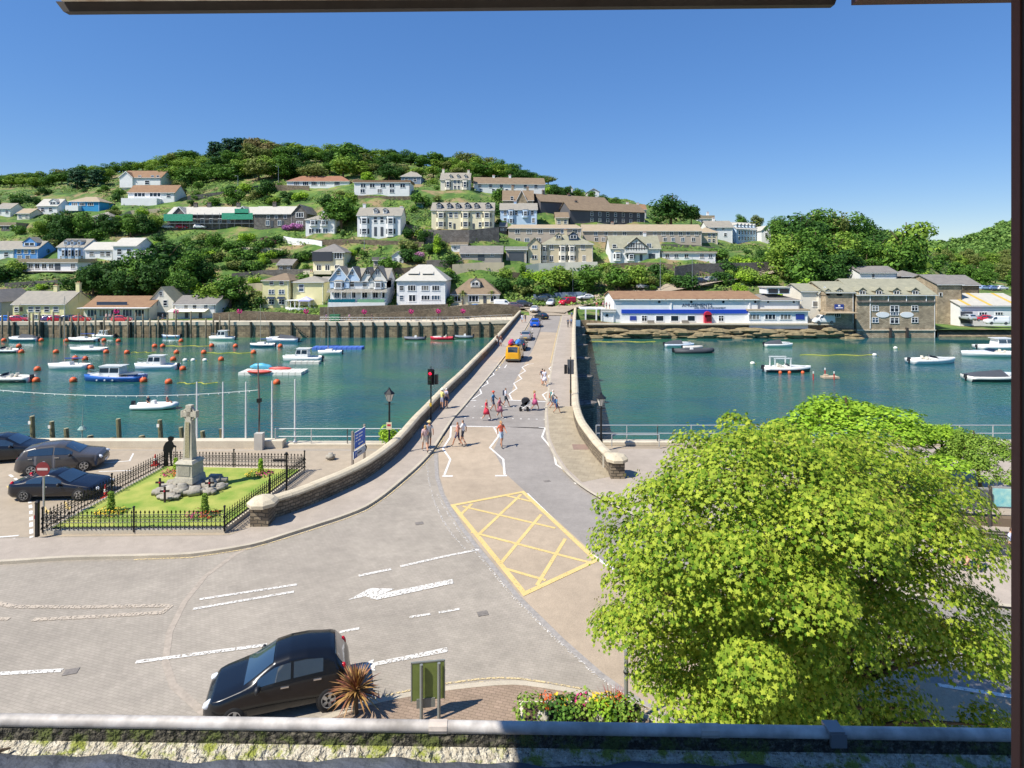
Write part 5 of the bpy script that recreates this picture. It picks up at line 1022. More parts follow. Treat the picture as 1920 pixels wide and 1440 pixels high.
for nm, lb, a, b, yb, ye, yr, wl, rf, k in (('white_cottage', 'small white house at the left edge below the ridge trees', -8, 20, 404, 391, 382, 'white', 'slate', 'g'), ('ivory_cottage', 'little ivory cottage left of the small white chalet', 32, 56, 412, 400, 392, 'ivory', 'tan', 'g'), ('low_stone_shed', 'low stone shed among the shrubs at far left', 2, 30, 432, 423, 417, 'stone', 'tan', 'flat'), ('white_annexe', 'narrow white annexe right of the tall white house', 258, 280, 498, 476, 468, 'white', 'white', 'g'), ('cream_annexe', 'cream annexe behind the cream quay houses', 600, 618, 548, 528, 520, 'cream', 'slate', 'g'), ('grey_garage', 'grey garage under the white double villa gardens', 700, 722, 500, 488, 482, 'greybeige', 'grey', 'flat'), ('white_lean_to', 'white lean-to with a sloping roof behind the hipped white house', 735, 757, 494, 480, 472, 'white', 'white', 'f'), ('stone_outhouse', 'small stone outhouse beside the cream terrace wall', 938, 950, 436, 424, 418, 'stone', 'grey', 'g'), ('pale_villa', 'pale villa half hidden by the tree belt on the left slope', 176, 206, 420, 406, 397, 'ivory', 'slate', 'h'), ('buff_cottage', 'buff cottage at the foot of the lower slate terrace', 1042, 1066, 424, 408, 399, 'buff', 'thatchy', 'g'), ('stone_cottage', 'stone cottage left of the dark timber house', 520, 548, 512, 496, 487, 'warm', 'grey', 'g'), ('white_studio', 'white flat-roofed studio above the grey bungalow', 846, 876, 470, 459, 454, 'white', 'tan', 'flat')):
    house(nm, lb, a, b, yb, ye, yr, wl, rf, k, 6.5, rows=[((yb + ye) / 2, (yb - ye) * .42, 5, span(a, b, max(2, (b - a) // 11)))], below=3)
# ------------------------------------------------------------------ cars and vans
GLASS = mat('car_glass', '#2a3a48', 0.02, var=0.0, spec=1.0, coat=1.0); TYRE = mat('tyre_rubber', '#1b1b1c', .85, var=.1); ALLOY = mat('alloy', '#b9bcc0', .3, metal=.8, var=.05)
TRIM = mat('black_trim', '#1e1f21', .5, var=.05); HEADL = mat('headlamp_glass', '#d9dee3', .08, spec=.8, var=.05); TAILL = mat('tail_lamp', '#c01828', .15, var=.05); PLATE_W = mat('white_plate', '#e8e6dc', .5, var=0); PLATE_Y = mat('yellow_plate', '#e0b83a', .5, var=0); CHROME = mat('chrome', '#d0d2d4', .15, metal=.9, var=0)
def paint(c): return mat('paint_' + c, c, .25, var=0.03, coat=.45, spec=.35)
CK = {  # length, width/2, top line, belt, plan width, glass x ranges
 'hatch': dict(L=4.03, w=.86, top=[(0, .52), (.06, .66), (.25, .78), (.9, .94), (1.05, .98), (1.9, 1.42), (2.3, 1.485), (2.8, 1.49), (3.45, 1.41), (3.6, 1.35), (3.88, .98), (3.99, .84), (4.03, .55)], belt=[(0, .52), (.25, .74), (1.05, .9), (2.5, .97), (3.7, 1.03), (3.9, .93), (4.03, .55)], ws=(1.08, 1.86), rw=(3.58, 3.86), sw=((1.45, 2.35), (2.43, 3.25)), wb=(.83, 3.4), r=.31),
 'suv': dict(L=4.4, w=.92, top=[(0, .6), (.08, .78), (.3, .92), (1.0, 1.05), (1.15, 1.1), (1.95, 1.55), (2.4, 1.64), (3.3, 1.62), (3.95, 1.5), (4.25, 1.05), (4.36, .9), (4.4, .55)], belt=[(0, .6), (.3, .88), (1.1, 1.0), (3, 1.08), (4.1, 1.12), (4.3, .95), (4.4, .55)], ws=(1.18, 1.92), rw=(3.97, 4.23), sw=((1.5, 2.4), (2.48, 3.7)), wb=(.88, 3.5), r=.35),
 'coupe': dict(L=4.6, w=.9, top=[(0, .45), (.08, .6), (.4, .72), (1.3, .88), (1.45, .9), (2.2, 1.28), (2.6, 1.36), (3.2, 1.3), (4.1, .98), (4.5, .92), (4.58, .75), (4.6, .5)], belt=[(0, .45), (.4, .68), (1.4, .83), (3, .88), (4.1, .9), (4.5, .86), (4.6, .5)], ws=(1.48, 2.17), rw=(3.3, 4.05), sw=((1.85, 2.75), (2.83, 3.6)), wb=(.9, 3.65), r=.33),
 'saloon': dict(L=4.5, w=.88, top=[(0, .5), (.08, .66), (.4, .78), (1.2, .92), (1.35, .95), (2.1, 1.36), (2.5, 1.44), (3.2, 1.42), (3.6, 1.34), (4.15, 1.02), (4.4, .98), (4.48, .8), (4.5, .5)], belt=[(0, .5), (.4, .74), (1.3, .88), (3, .95), (4.15, .97), (4.4, .92), (4.5, .5)], ws=(1.38, 2.06), rw=(3.62, 4.12), sw=((1.75, 2.6), (2.68, 3.6)), wb=(.88, 3.55), r=.32),
 'van': dict(L=4.8, w=.96, top=[(0, .6), (.06, .85), (.25, 1.0), (.8, 1.18), (.9, 1.22), (1.6, 1.85), (2.0, 1.95), (4.6, 1.95), (4.74, 1.85), (4.79, 1.0), (4.8, .5)], belt=[(0, .6), (.25, .96), (.9, 1.12), (3, 1.2), (4.7, 1.2), (4.8, .5)], ws=(.95, 1.55), rw=(4.66, 4.775), sw=((1.35, 2.1),), wb=(.95, 3.85), r=.34),
}
_CM = {}
def car_meshes(kind):
    if kind in _CM: return _CM[kind]
    k = CK[kind]; L, w = k['L'], k['w']; tx, tzv = zip(*k['top']); bx_, bz = zip(*k['belt'])
    roof0, roof1 = k['ws'][1], k['rw'][0]
    def half(x): return w * (1 - .36 * max(0, (.55 - x) / .55) ** 2.2 - .22 * max(0, (x - (L - .4)) / .4) ** 2)
    def ring(x):
        zt = interp(x, tx, tzv); zb = min(interp(x, bx_, bz), zt - .01); hw = half(x); lo = .2 + .12 * max(0, (.35 - x) / .35) + .08 * max(0, (x - L + .3) / .3)
        g = max(0., min(1., (zt - zb) / .42)); wr = hw * lerp(.9, .72 if kind != 'van' else .86, g); kk = min(1, (zt - zb) / .2)
        return [(0, lo), (hw * .86, lo), (hw * .97, lo + .1), (hw, min(.5, zb * .72)), (hw * .995, zb - .12), (hw * .95, zb), (lerp(hw * .95, wr, .55), lerp(zb, zt, .5)), (wr + .015, zt - .1 * kk), (wr - .05, zt - .035 * kk), (wr * .5, zt - .006 * kk), (0, zt)]
    xs = sorted(set([round(x, 3) for x in tx] + [L * i / 44 for i in range(45)])); mb = MB(); rings = []
    for x in xs:
        r = ring(x); full = r + [(-y, z) for y, z in r[-2:0:-1]]; rings.append(len(mb.v)); mb.v += [(x - L / 2, y, z) for y, z in full]
    m = len(full)
    for a, b in zip(rings, rings[1:]):
        for j in range(m): mb.f.append((a + j, a + (j + 1) % m, b + (j + 1) % m, b + j)); mb.m.append(0)
    mb.f.append(tuple(range(rings[0] + m - 1, rings[0] - 1, -1))); mb.f.append(tuple(range(rings[-1], rings[-1] + m))); mb.m += [0, 0]
    out = {'body': mb.mesh('car_body_' + kind, paint('#16181c'), True)}
    def patch(x0, x1, fa, fb, side, off=.012, n=10):
        q = MB()
        for i in range(n + 1):
            x = lerp(x0, x1, i / n); r = ring(x); a, b, c = Vector((0,) + r[5]), Vector((0,) + r[6]), Vector((0,) + r[7])
            def pt(f): return a.lerp(b, f * 2) if f < .5 else b.lerp(c, f * 2 - 1)
            nrm = Vector((0, (c - a).z, -(c - a).y)); nrm = nrm.normalized() if nrm.length > 1e-6 else Vector((0, 1, 0))
            for f in (fa, .5, fb): p = pt(f) + nrm * off; q.v.append((x - L / 2, p.y * side, p.z))
        for i in range(n):
            for j in range(2):
                s = i * 3 + j; f = (s, s + 1, s + 4, s + 3); q.f.append(f if side < 0 else f[::-1]); q.m.append(0)
        return q.mesh('side_glass', GLASS, True)
    out['side'] = [patch(a, b, .1, .9, s) for a, b in k['sw'] for s in (1, -1)]
    def screen(x0, x1, n=8, sh=.95):
        q = MB(); seq = []
        for i in range(n + 1):
            x = lerp(x0, x1, i / n); r = ring(x); row = [(-r[8][0] * sh, r[8][1]), (-r[9][0], r[9][1]), (0, r[10][1]), (r[9][0], r[9][1]), (r[8][0] * sh, r[8][1])]
            d = -1 if x0 < L / 2 else 1
            q.v += [(x - L / 2 + d * .008, y, z + .012) for y, z in row]
        for i in range(n):
            for j in range(4): s = i * 5 + j; q.f.append((s, s + 5, s + 6, s + 1)); q.m.append(0)
        return q.mesh('screen_glass', GLASS, True)
    out['ws'] = screen(*k['ws']); out['rw'] = screen(*k['rw'])
    r_ = k['r']; q = MB(); q.lathe((0, 0, 0), [(r_ * .62, -.1), (r_ * .9, -.105), (r_, -.07), (r_, .07), (r_ * .9, .105), (r_ * .62, .1)], 20, 'y'); out['tyre'] = q.mesh('tyre', TYRE, True)
    q = MB(); q.lathe((0, 0, 0), [(r_ * .6, -.02), (r_ * .66, -.11), (r_ * .6, -.112), (r_ * .56, -.08), (.03, -.08)], 20, 'y')
    for i in range(5):
        a = i * 2 * pi / 5; q.box((cos(a) * r_ * .33, -.1, sin(a) * r_ * .33), (r_ * .2, .03, r_ * .2)); 
        p0 = Vector((cos(a), 0, sin(a))); t = Vector((-sin(a), 0, cos(a))); q.add([p0 * .04 + t * .035 + Vector((0, -.115, 0)), p0 * .04 - t * .035 + Vector((0, -.115, 0)), p0 * r_ * .62 - t * .05 + Vector((0, -.112, 0)), p0 * r_ * .62 + t * .05 + Vector((0, -.112, 0))], [(0, 1, 2, 3), (3, 2, 1, 0)])
    out['rim'] = q.mesh('rim', ALLOY)
    q = MB(); q.lathe((0, 0, 0), [(r_ * 1.0, 0), (r_ * 1.16, 0), (r_ * 1.16, .015), (r_ * 1.0, .015)], 24, 'y'); out['arch'] = q.mesh('wheel_arch', TRIM)
    f0 = k['top']; zf = interp(.2, tx, tzv); q = MB(); q.ball((0, 0, 0), .2, 10, 6, (1.15, .6, .55)); out['head'] = q.mesh('headlamp', HEADL, True)
    q = MB(); q.ball((0, 0, 0), .17, 10, 6, (.6, .55, 1.15)); out['tail'] = q.mesh('tail_lamp', TAILL, True)
    q = MB(); q.ball((0, 0, 0), .13, 8, 6, (.6, 1.0, .75)); out['mirror'] = q.mesh('mirror', TRIM, True)
    q = MB(); q.box((0, 0, 0), (.22, .04, .035)); out['handle'] = q.mesh('handle', CHROME)
    q = MB(); q.box((0, 0, 0), (.02, .52, .11)); out['plate'] = q.mesh('number_plate', PLATE_W)
    q = MB(); q.box((0, 0, 0), (.01, .9, .012)); out['seam'] = q.mesh('seam', TRIM)
    out['half'] = half; out['ring'] = ring; _CM[kind] = out; return out
def car(kind, color, loc, heading, label, group=None, cat='car', name='parked_car', detail=True, pitch=0.0):
    k = CK[kind]; c = car_meshes(kind); L = k['L']; t = thing(name, label, cat, loc, heading + pi, group)   # mesh front is at -x; heading = travel direction
    t.rotation_euler = (0, pitch, heading + pi)
    b = link('body', c['body'], t); b.material_slots[0].link = 'OBJECT'; b.material_slots[0].material = paint(color)
    link('windscreen', c['ws'], t); link('rear_window', c['rw'], t)
    for m_ in c['side']: link('side_window', m_, t)
    for x in k['wb']:
        for s in (1, -1):
            y = c['half'](x) * .985
            w_ = link('wheel', c['rim'], t, (x - L / 2, s * (y - .075), k['r']), 0 if s < 0 else pi); link('tyre', c['tyre'], w_)
            if detail: link('wheel_arch', c['arch'], t, (x - L / 2, s * (y + .004) - (.015 if s > 0 else 0), k['r'] + .01))
    zt = interp(.22, *zip(*k['top'])); zr = interp(L - .2, *zip(*k['top']))
    for s in (1, -1):
        link('headlamp', c['head'], t, (.2 - L / 2, s * c['half'](.2) * .72, zt - .13), s * -.5)
        zz = .95 if kind != 'van' else 1.1
        link('tail_lamp', c['tail'], t, (L / 2 - .2, s * c['half'](L - .15) * .8, zz - (.12 if kind == 'coupe' else .05)))
        link('mirror', c['mirror'], t, (k['ws'][0] + .38 - L / 2, s * (c['half'](1.4) + .09), interp(k['ws'][0], *zip(*k['belt'])) + .06))
        if detail:
            for a, bb in k['sw'][:2] if kind != 'coupe' else k['sw'][:1]: link('handle', c['handle'], t, (bb - .16 - L / 2, s * c['half'](bb) * .995, interp(bb, *zip(*k['belt'])) - .1))
    p = link('number_plate', c['plate'], t, (L / 2 - .005, 0, .52)); p.material_slots[0].link = 'OBJECT'; p.material_slots[0].material = PLATE_Y
    link('number_plate', c['plate'], t, (-L / 2 + .005, 0, .42)); return t
def gxy(px, py, z=.004): v = G(px, py, 0); v.z = z; return v
# foreground hatchback
rw = G(622, 1330, 0); hd = R(197); fx, fy = cos(hd), sin(hd); lf = (-sin(hd), cos(hd))
ctr = Vector((rw.x + fx * (3.4 - 4.03 / 2) + (-lf[0]) * .74, rw.y + fy * (3.4 - 4.03 / 2) - lf[1] * .74, .015))
CLIO = car('hatch', '#101216', ctr, hd, 'black five-door hatchback on the brick road below the gutter', name='hatchback_car'); CLIO.scale = (.94, .96, 1.06)
mb = MB(); mb.box((0.15, 0, .95), (.5, .5, .12)); 
for s in (-.38, .38):
    mb = MB(); mb.box((-.1, s, .78), (.5, .46, .22)); mb.box((.16, s, 1.05), (.16, .44, .5), 0, .8); mb.build('seat', mat('pale_seat', '#b9b4a2', .8), CLIO)
# car park
car('coupe', '#14161f', gxy(118, 928), R(3), 'black coupe parked nearest the memorial railings', 'cars in the quay car park')
car('suv', '#4a4746', gxy(120, 879), R(18), 'dark grey crossover parked between two black cars', 'cars in the quay car park')
car('suv', '#15181f', gxy(14, 862), R(14), 'black people carrier half cut off by the left edge', 'cars in the quay car park')
# bridge traffic
BH = atan2(1, .1065)
car('saloon', '#8d8a88', gxy(987, 636), BH, 'silver saloon queueing third ahead of the yellow van', 'cars queueing on the bridge', name='queueing_car')
car('hatch', '#24282c', gxy(976, 655), BH, 'dark hatchback directly ahead of the yellow van', 'cars queueing on the bridge', name='queueing_car')
car('suv', '#1f55b8', gxy(1004, 612), BH, 'bright blue car near the far end of the bridge', 'cars queueing on the bridge', name='queueing_car')
car('saloon', '#23282b', gxy(1015, 598), BH + .5, 'black saloon turning at the far bridge end', 'cars queueing on the bridge', name='queueing_car')
v = car('van', '#e0a21e', gxy(965, 674), BH, 'yellow van with two kayaks on its roof on the bridge', cat='van', name='yellow_van')
mb = MB(); mb.box((2.42, 0, .35), (.1, 1.7, .18)); mb.build('bumper', mat('rubber_bumper', '#4c4a42', .7), v)

for i, s in enumerate((-.45, .45)):
    mb = MB(); n = 9
    for a in range(n): pass
    mb.tube([(-1.7 + 3.6 * j / 8, s, 2.2 + .12 * (abs(j - 4) / 4) ** 2) for j in range(9)], [.04, .2, .29, .33, .34, .33, .29, .2, .04], 10); o = mb.build('roof_kayak', mat('kayak_' + ('blue' if i else 'pink'), '#3f86d8' if i else '#d83a6a', .4), None, True); o.parent = None
    o.location = v.location; o.rotation_euler = v.rotation_euler; o.name = 'kayak'; tag(o, '%s kayak tied to the roof of the yellow van' % ('blue' if i else 'pink red'), 'kayak')
mb = MB()
for x in (-.9, .9): mb.box((x, 0, 2.0), (.08, 1.5, .08))
mb.build('roof_rack', TRIM, v)
def tcar(kind, c, px, py, hdg, label, cat='car', group='vehicles at the bridge head', pitch=0, dz=.25, name='parked_car', Y=None):
    p = T(px, py) if Y is None else P(px, py, Y); p.z += dz; return car(kind, c, p, R(hdg), label, group, cat, name, detail=False, pitch=pitch)
tcar('saloon', '#dcdcdc', 1003, 586, 80, 'white car turning left at the bridge head')
tcar('suv', '#c9ccd2', 1033, 574, 255, 'silver car coming down towards the bridge')
tcar('van', '#c4213a', 1064, 573, 215, 'red van at the head of the bridge', 'van', name='red_van')
tcar('saloon', '#e2e2e2', 1098, 563, 195, 'white car at the foot of the climbing road')
tcar('suv', '#3c4146', 982, 576, 5, 'dark grey car crossing the far junction')
tcar('hatch', '#6d5a60', 966, 579, 5, 'pale pink-grey hatchback behind the dark grey car')
tcar('van', '#e0e0de', 944, 578, 0, 'small white van on the ramp left of the bridge head', 'van', name='white_van')
tcar('hatch', '#2f7fc4', 897, 583, 0, 'light blue hatchback on the ramp below the palms')
tcar('suv', '#3a4340', 1014, 567, 170, 'dark green off-roader parked on the bank by the bridge head')
tcar('hatch', '#dedfe0', 1207, 543, 15, 'white hatchback climbing behind the brown hall roof', pitch=-.05)
for i, (px, c, lb) in enumerate(((1312, '#31363e', 'dark car parked lowest in the group on the climbing road'), (1335, '#8f9297', 'grey car parked in the middle of the climbing road group'), (1352, '#b9bcc0', 'silver car parked above the grey one on the climbing road'), (1370, '#2e3238', 'black car parked highest on the climbing road'))):
    tcar('suv', c, px, 533 - i * 2, 20, lb, group='cars on the climbing road')
for i, (px, c, k, lb) in enumerate(((-2, '#23365f', 'hatch', 'navy car parked first from the left edge on the far quay'), (14, '#2f6fc0', 'hatch', 'blue car parked second from the left on the far quay'), (36, '#b8344a', 'hatch', 'pinkish red car parked third from the left on the far quay'), (98, '#5a4a78', 'hatch', 'purple car parked beside the red one by the hedge end'), (110, '#a81c2c', 'hatch', 'red car parked right of the quay hedge'), (134, '#22262b', 'suv', 'black car parked in front of the cafe terrace'), (152, '#c23c34', 'hatch', 'orange-red car parked right of the black one'), (229, '#c84a50', 'hatch', 'coral red car parked before the cafe end'))):
    tcar(k, c, px, 604, 12, lb, group='cars parked on the far quay', dz=.1)
tcar('van', '#e6e6e4', 1543, 607, 180, 'white van parked right of the kiosk', 'van', 'cars on the right quay', name='white_van', Y=130.9, dz=.1)
tcar('hatch', '#b82c3a', 1842, 604, 170, 'red car parked in front of the white boat shed', group='cars on the right quay', Y=137)
tcar('hatch', '#aab2b8', 1814, 602, 90, 'silver car in the boat shed doorway', group='cars on the right quay', Y=137.5)
tcar('van', '#d8dadc', 1868, 610, 170, 'white van with open doors by the shed', 'van', 'cars on the right quay', name='white_van', Y=135)
for i, (px, c) in enumerate(((1845, '#8fa6c4'), (1862, '#6f86b0'), (1878, '#d8dade'))): tcar('hatch', c, px, 545, 10, '%s car in the high car park beyond the shed' % ('pale blue', 'steel blue', 'white')[i], group='high car park', Y=190)
for i, (px, c) in enumerate(((316, '#dfe0e0'), (342, '#bd2038'), (375, '#d0d2d2'))): tcar('hatch', c, px, 430, 5, '%s below the scaffolded terrace' % ('white car parked leftmost', 'red car parked', 'white car parked rightmost')[i], group='cars by the scaffolded terrace')
# ------------------------------------------------------------------ boats
GEL = mat('white_gelcoat', '#e6e6e2', .3, var=.05, coat=.3); DECK = mat('cream_deck', '#d8d2c2', .6, var=.08); ENG = mat('outboard_black', '#22252b', .4); TUBEG = mat('grey_tube', '#5d6066', .6, var=.05); ORANGE = mat('orange_buoy', '#d9602e', .55, var=.15, scale=5); STEEL = mat('steel_rail', '#b9bcbe', .3, metal=.7); CANVAS = mat('charcoal_cover', '#43474d', .8)
def hull_mesh(L, B, fb, color, up=None, sheer=.35, stern=.85):
    mb = MB(); n = 12; lo = mat('hull_' + color, color, .35, var=.05, coat=.3); upm = mat('hull_' + (up or color), up or color, .35, var=.05, coat=.3)
    for i in range(n + 1):
        s = i / n; x = -L / 2 + L * s; b = B / 2 * (stern + (1 - stern) * min(1, s * 3)) * (1 - max(0, (s - .45) / .55) ** 2.3); z = fb * (1 + sheer * max(0, s - .35) ** 1.5)
        for y, zz in ((0, -.35 + .3 * max(0, s - .8) * 4), (b * .75, -.1), (b * .93, z * .55), (b, z), (max(b - .09, 0), z), (max(b - .12, 0), z - .16)): mb.v.append((x + (zz * .25 * max(0, s - .7) * 3 if zz > 0 else 0), y, zz))
        for y, zz in ((0, -.35 + .3 * max(0, s - .8) * 4), (b * .75, -.1), (b * .93, z * .55), (b, z), (max(b - .09, 0), z), (max(b - .12, 0), z - .16)): mb.v.append((x + (zz * .25 * max(0, s - .7) * 3 if zz > 0 else 0), -y, zz))
    for i in range(n):
        for sd in (0, 6):
            for j in range(5):
                a = i * 12 + sd + j; f = (a, a + 1, a + 13, a + 12) if sd else (a, a + 12, a + 13, a + 1); mb.f.append(f); mb.m.append(0 if j < 2 else 1)
    mb.f.append((0, 1, 2, 3, 9, 8, 7)); mb.m.append(1)
    deck = MB()
    for i in range(n + 1):
        v = mb.v[i * 12 + 5]; deck.v += [(v[0], v[1], v[2]), (v[0], -v[1], v[2])]
    for i in range(n): deck.f.append((2 * i, 2 * i + 1, 2 * i + 3, 2 * i + 2)); deck.m.append(0)
    deck.f = [f[::-1] for f in deck.f]
    return mb.mesh('hull', [lo, upm], True), deck.mesh('deck', DECK)
def outboard(t, x, z=.55, s=1.0):
    mb = MB(); mb.box((x - .12, 0, z), (.42 * s, .3 * s, .5 * s), 0, .8); mb.box((x - .12, 0, z - .45), (.14, .1, .6)); mb.build('outboard_motor', ENG, t)
def cabin(t, x0, x1, w, z0, z1, rake=.35, m=None, roof=True):
    mb = MB(); a = w / 2; b = a * .86
    mb.add([(x0, -a, z0), (x1, -a, z0), (x1, a, z0), (x0, a, z0), (x0 + .1, -b, z1), (x1 - rake, -b, z1), (x1 - rake, b, z1), (x0 + .1, b, z1)], [(0, 3, 2, 1), (4, 5, 6, 7), (0, 1, 5, 4), (1, 2, 6, 5), (2, 3, 7, 6), (3, 0, 4, 7)]); c = mb.build('cabin', m or GEL, t)
    h = z1 - z0
    for sg in (-1, 1):
        mb = MB(); y0, y1 = sg * (a - (a - b) * .4 + .012), sg * (a - (a - b) * .88 + .012); za, zb = z0 + h * .42, z0 + h * .88
        for p0, p1 in ((x0 + .15, (x0 + x1) / 2 - .08), ((x0 + x1) / 2 + .02, x1 - rake * .75)):
            q = [(p0, y0, za), (p1, y0, za), (p1 - rake * .2, y1, zb), (p0, y1, zb)]; mb.add(q, [(0, 1, 2, 3) if sg < 0 else (3, 2, 1, 0)])
        mb.build('cabin_window', GLASS, c)
    mb = MB(); k0, k1 = .4, .88; mb.add([(x1 - rake * k0 + .015, -a * .85, z0 + h * k0), (x1 - rake * k0 + .015, a * .85, z0 + h * k0), (x1 - rake * k1 + .015, b * .85, z0 + h * k1), (x1 - rake * k1 + .015, -b * .85, z0 + h * k1)], [(0, 1, 2, 3)]); mb.build('windscreen', GLASS, c)
    if roof: mb = MB(); mb.box(((x0 + x1 - rake) / 2 - .1, 0, z1 + .04), (x1 - x0 - rake + .5, w * .92, .08)); mb.build('cabin_roof', GEL, c)
def boat(p0, p1, wl, kind, bow, label, c='#e6e6e2', up=None, yaw=0, mast=0, group='boats in the harbour', name=None):
    Y = FL * (H - WATER_Z) / (wl - HY); L = (p1 - p0) * Y / FL; x = ((p0 + p1) / 2 - CX) / FL * Y; B = L * (.36 if L < 6 else .33)
    nm = name or {'cabin': 'motor_cruiser', 'fishing': 'fishing_boat', 'rib': 'inflatable_boat', 'sail': 'sailing_boat', 'open': 'open_boat', 'speed': 'speedboat', 'covered': 'covered_boat'}[kind]
    t = thing(nm, label, 'boat', (x, Y, WATER_Z), (0 if bow > 0 else pi) + R(yaw), group)
    if kind == 'rib':
        me, dk = hull_mesh(L * .92, B * .7, .28, c); link('hull', me, t); link('deck', dk, t); r = B * .17
        for sg in (1, -1):
            mb = MB(); mb.tube([(-L / 2, sg * B * .36, .3), (-L * .1, sg * B * .4, .3), (L * .22, sg * B * .36, .34), (L * .4, sg * B * .2, .42), (L * .48, 0, .5)], [r * .8, r, r, r * .95, r * .9], 10); mb.build('tube', mat('tube_' + (up or '#5d6066'), up or '#5d6066', .6, var=.04), t, True)
        mb = MB(); mb.box((-L * .05, 0, .6), (.6, .7, .7), 0, .7); mb.build('console', GEL if c != '#e6e6e2' else ENG, t); outboard(t, -L / 2, .65); return t
    fb = .62 if L < 6 else .8
    me, dk = hull_mesh(L, B, fb, c, up); link('hull', me, t); link('deck', dk, t)
    if kind in ('cabin', 'fishing'):
        mb = MB(); mb.tube([(L * .02, B * .3, fb + .02), (L * .25, B * .26, fb + .2), (L * .46, 0, fb + .3), (L * .25, -B * .26, fb + .2), (L * .02, -B * .3, fb + .02)], [.05] * 5, 6)
        mb.v = [v for v in mb.v]; mb.build('foredeck_coaming', GEL, t)
        mb = MB(); q = [(L * .02, -B * .4), (L * .22, -B * .33), (L * .36, -B * .16), (L * .42, 0), (L * .36, B * .16), (L * .22, B * .33), (L * .02, B * .4)]; mb.prism(q, fb - .12, fb + .16); mb.build('foredeck', GEL, t)
        cabin(t, -L * .16, L * .2, B * .7, fb - .1, fb + (1.35 if L > 5.5 else 1.0), .5 if kind == 'cabin' else .15)
        mb = MB()
        for a, b in (((L * .15, B * .4), (L * .44, 0)), ((L * .15, -B * .4), (L * .44, 0))): mb.tube([(a[0], a[1], fb + .1), (a[0], a[1], fb + .6), (b[0], b[1], fb + .85), (b[0], b[1], fb + .3)], .022, 5)
        mb.build('bow_rail', STEEL, t)
        if kind == 'cabin': outboard(t, -L / 2, .7)
        else:
            mb = MB(); mb.tube([(-L * .1, 0, fb + 1.3), (-L * .1, 0, fb + 2.3)], .03, 5); mb.tube([(-L * .1, -.5, fb + 1.9), (-L * .1, .5, fb + 1.9)], .02, 5); mb.build('aerial_mast', STEEL, t)
            mb = MB(); mb.box((-L * .32, 0, fb + .02), (.9, .8, .5)); mb.build('fish_box', mat('blue_box', '#2d62b4', .6), t)
            mb = MB()
            for xx in (-.12, .0, .12): mb.ball((L * xx, 0, -9), .01, 4, 3)
            mb = MB(); mb.box((-L * .3, 0, fb + .3), (L * .3, B * .7, .05)); mb.build('gunwale_rail', STEEL, t)
    if kind == 'speed':
        mb = MB(); q = [(L * .0, -B * .42), (L * .25, -B * .32), (L * .42, 0), (L * .25, B * .32), (L * .0, B * .42)]; mb.prism(q, fb - .12, fb + .14); mb.build('foredeck', GEL, t)
        mb = MB(); mb.add([(L * .06, -B * .36, fb + .1), (L * .06, B * .36, fb + .1), (-L * .02, B * .33, fb + .55), (-L * .02, -B * .33, fb + .55)], [(0, 1, 2, 3), (3, 2, 1, 0)]); mb.build('windscreen', GLASS, t)
        for s in (-1, 1): mb = MB(); mb.box((-L * .12, s * B * .2, fb - .05), (.5, .5, .35)); mb.box((-L * .17, s * B * .2, fb + .22), (.15, .5, .4)); mb.build('seat', DECK, t)
        outboard(t, -L / 2, .75, 1.2)
    if kind == 'open':
        for k in (-.25, .05): mb = MB(); mb.box((L * k, 0, fb - .08), (.3, B * .82, .06)); mb.build('thwart', DECK, t)
        outboard(t, -L / 2, .6, .8)
    if kind == 'covered':
        mb = MB(); mb.add([(-L * .48, -B * .42, fb), (L * .1, -B * .45, fb), (L * .1, B * .45, fb), (-L * .48, B * .42, fb), (-L * .3, 0, fb + .55), (L * .08, 0, fb + .8)], [(0, 1, 5, 4), (2, 3, 4, 5), (1, 2, 5), (3, 0, 4)]); mb.build('cover', CANVAS, t)
        mb = MB(); q = [(L * .1, -B * .42), (L * .3, -B * .28), (L * .43, 0), (L * .3, B * .28), (L * .1, B * .42)]; mb.prism(q, fb - .12, fb + .3); mb.build('foredeck', GEL, t); outboard(t, -L / 2, .7)
    if kind == 'sail':
        mb = MB(); mb.add([(-L * .1, -B * .28, fb - .1), (L * .28, -B * .2, fb - .1), (L * .28, B * .2, fb - .1), (-L * .1, B * .28, fb - .1), (-L * .08, -B * .22, fb + .38), (L * .2, -B * .14, fb + .3), (L * .2, B * .14, fb + .3), (-L * .08, B * .22, fb + .38)], [(4, 5, 6, 7), (0, 1, 5, 4), (1, 2, 6, 5), (2, 3, 7, 6), (3, 0, 4, 7)]); mb.build('coachroof', GEL, t); outboard(t, -L / 2, .6, .7)
    if mast:
        mb = MB(); mb.tube([(L * .1, 0, fb), (L * .1, 0, mast)], [.06, .035], 6); mo = mb.build('mast', mat('spar', '#b3aa98', .5), t)
        mb = MB(); mb.tube([(L * .1, 0, fb + .9), (-L * .38, 0, fb + .95)], .09, 6); mb.build('boom_cover', mat('blue_sailcover', '#2f4f94', .8), t)
        mb = MB(); mb.tube([(L * .48, 0, fb + .1), (L * .1, 0, mast - .2)], .012, 4); mb.tube([(-L * .48, 0, fb), (L * .1, 0, mast - .1)], .012, 4); mb.build('stay', STEEL, mo)
    return t
boat(18, 71, 640, 'covered', -1, 'white boat with a teal hull and a grey cover at far left', '#2f7d86', '#e6e6e2')
boat(8, 52, 628, 'open', -1, 'white tender under the far quay at far left'); boat(-22, 37, 661, 'speed', -1, 'navy-hulled motorboat cut by the left edge', '#252c44', '#dedede')
boat(122, 156, 627, 'open', -1, 'white rowing boat behind the navy and white dayboat', up='#e8e2e0'); boat(130, 184, 641, 'sail', -1, 'navy-hulled white dayboat with a slim mast beside the far quay', '#263350', '#e6e6e2', mast=7)
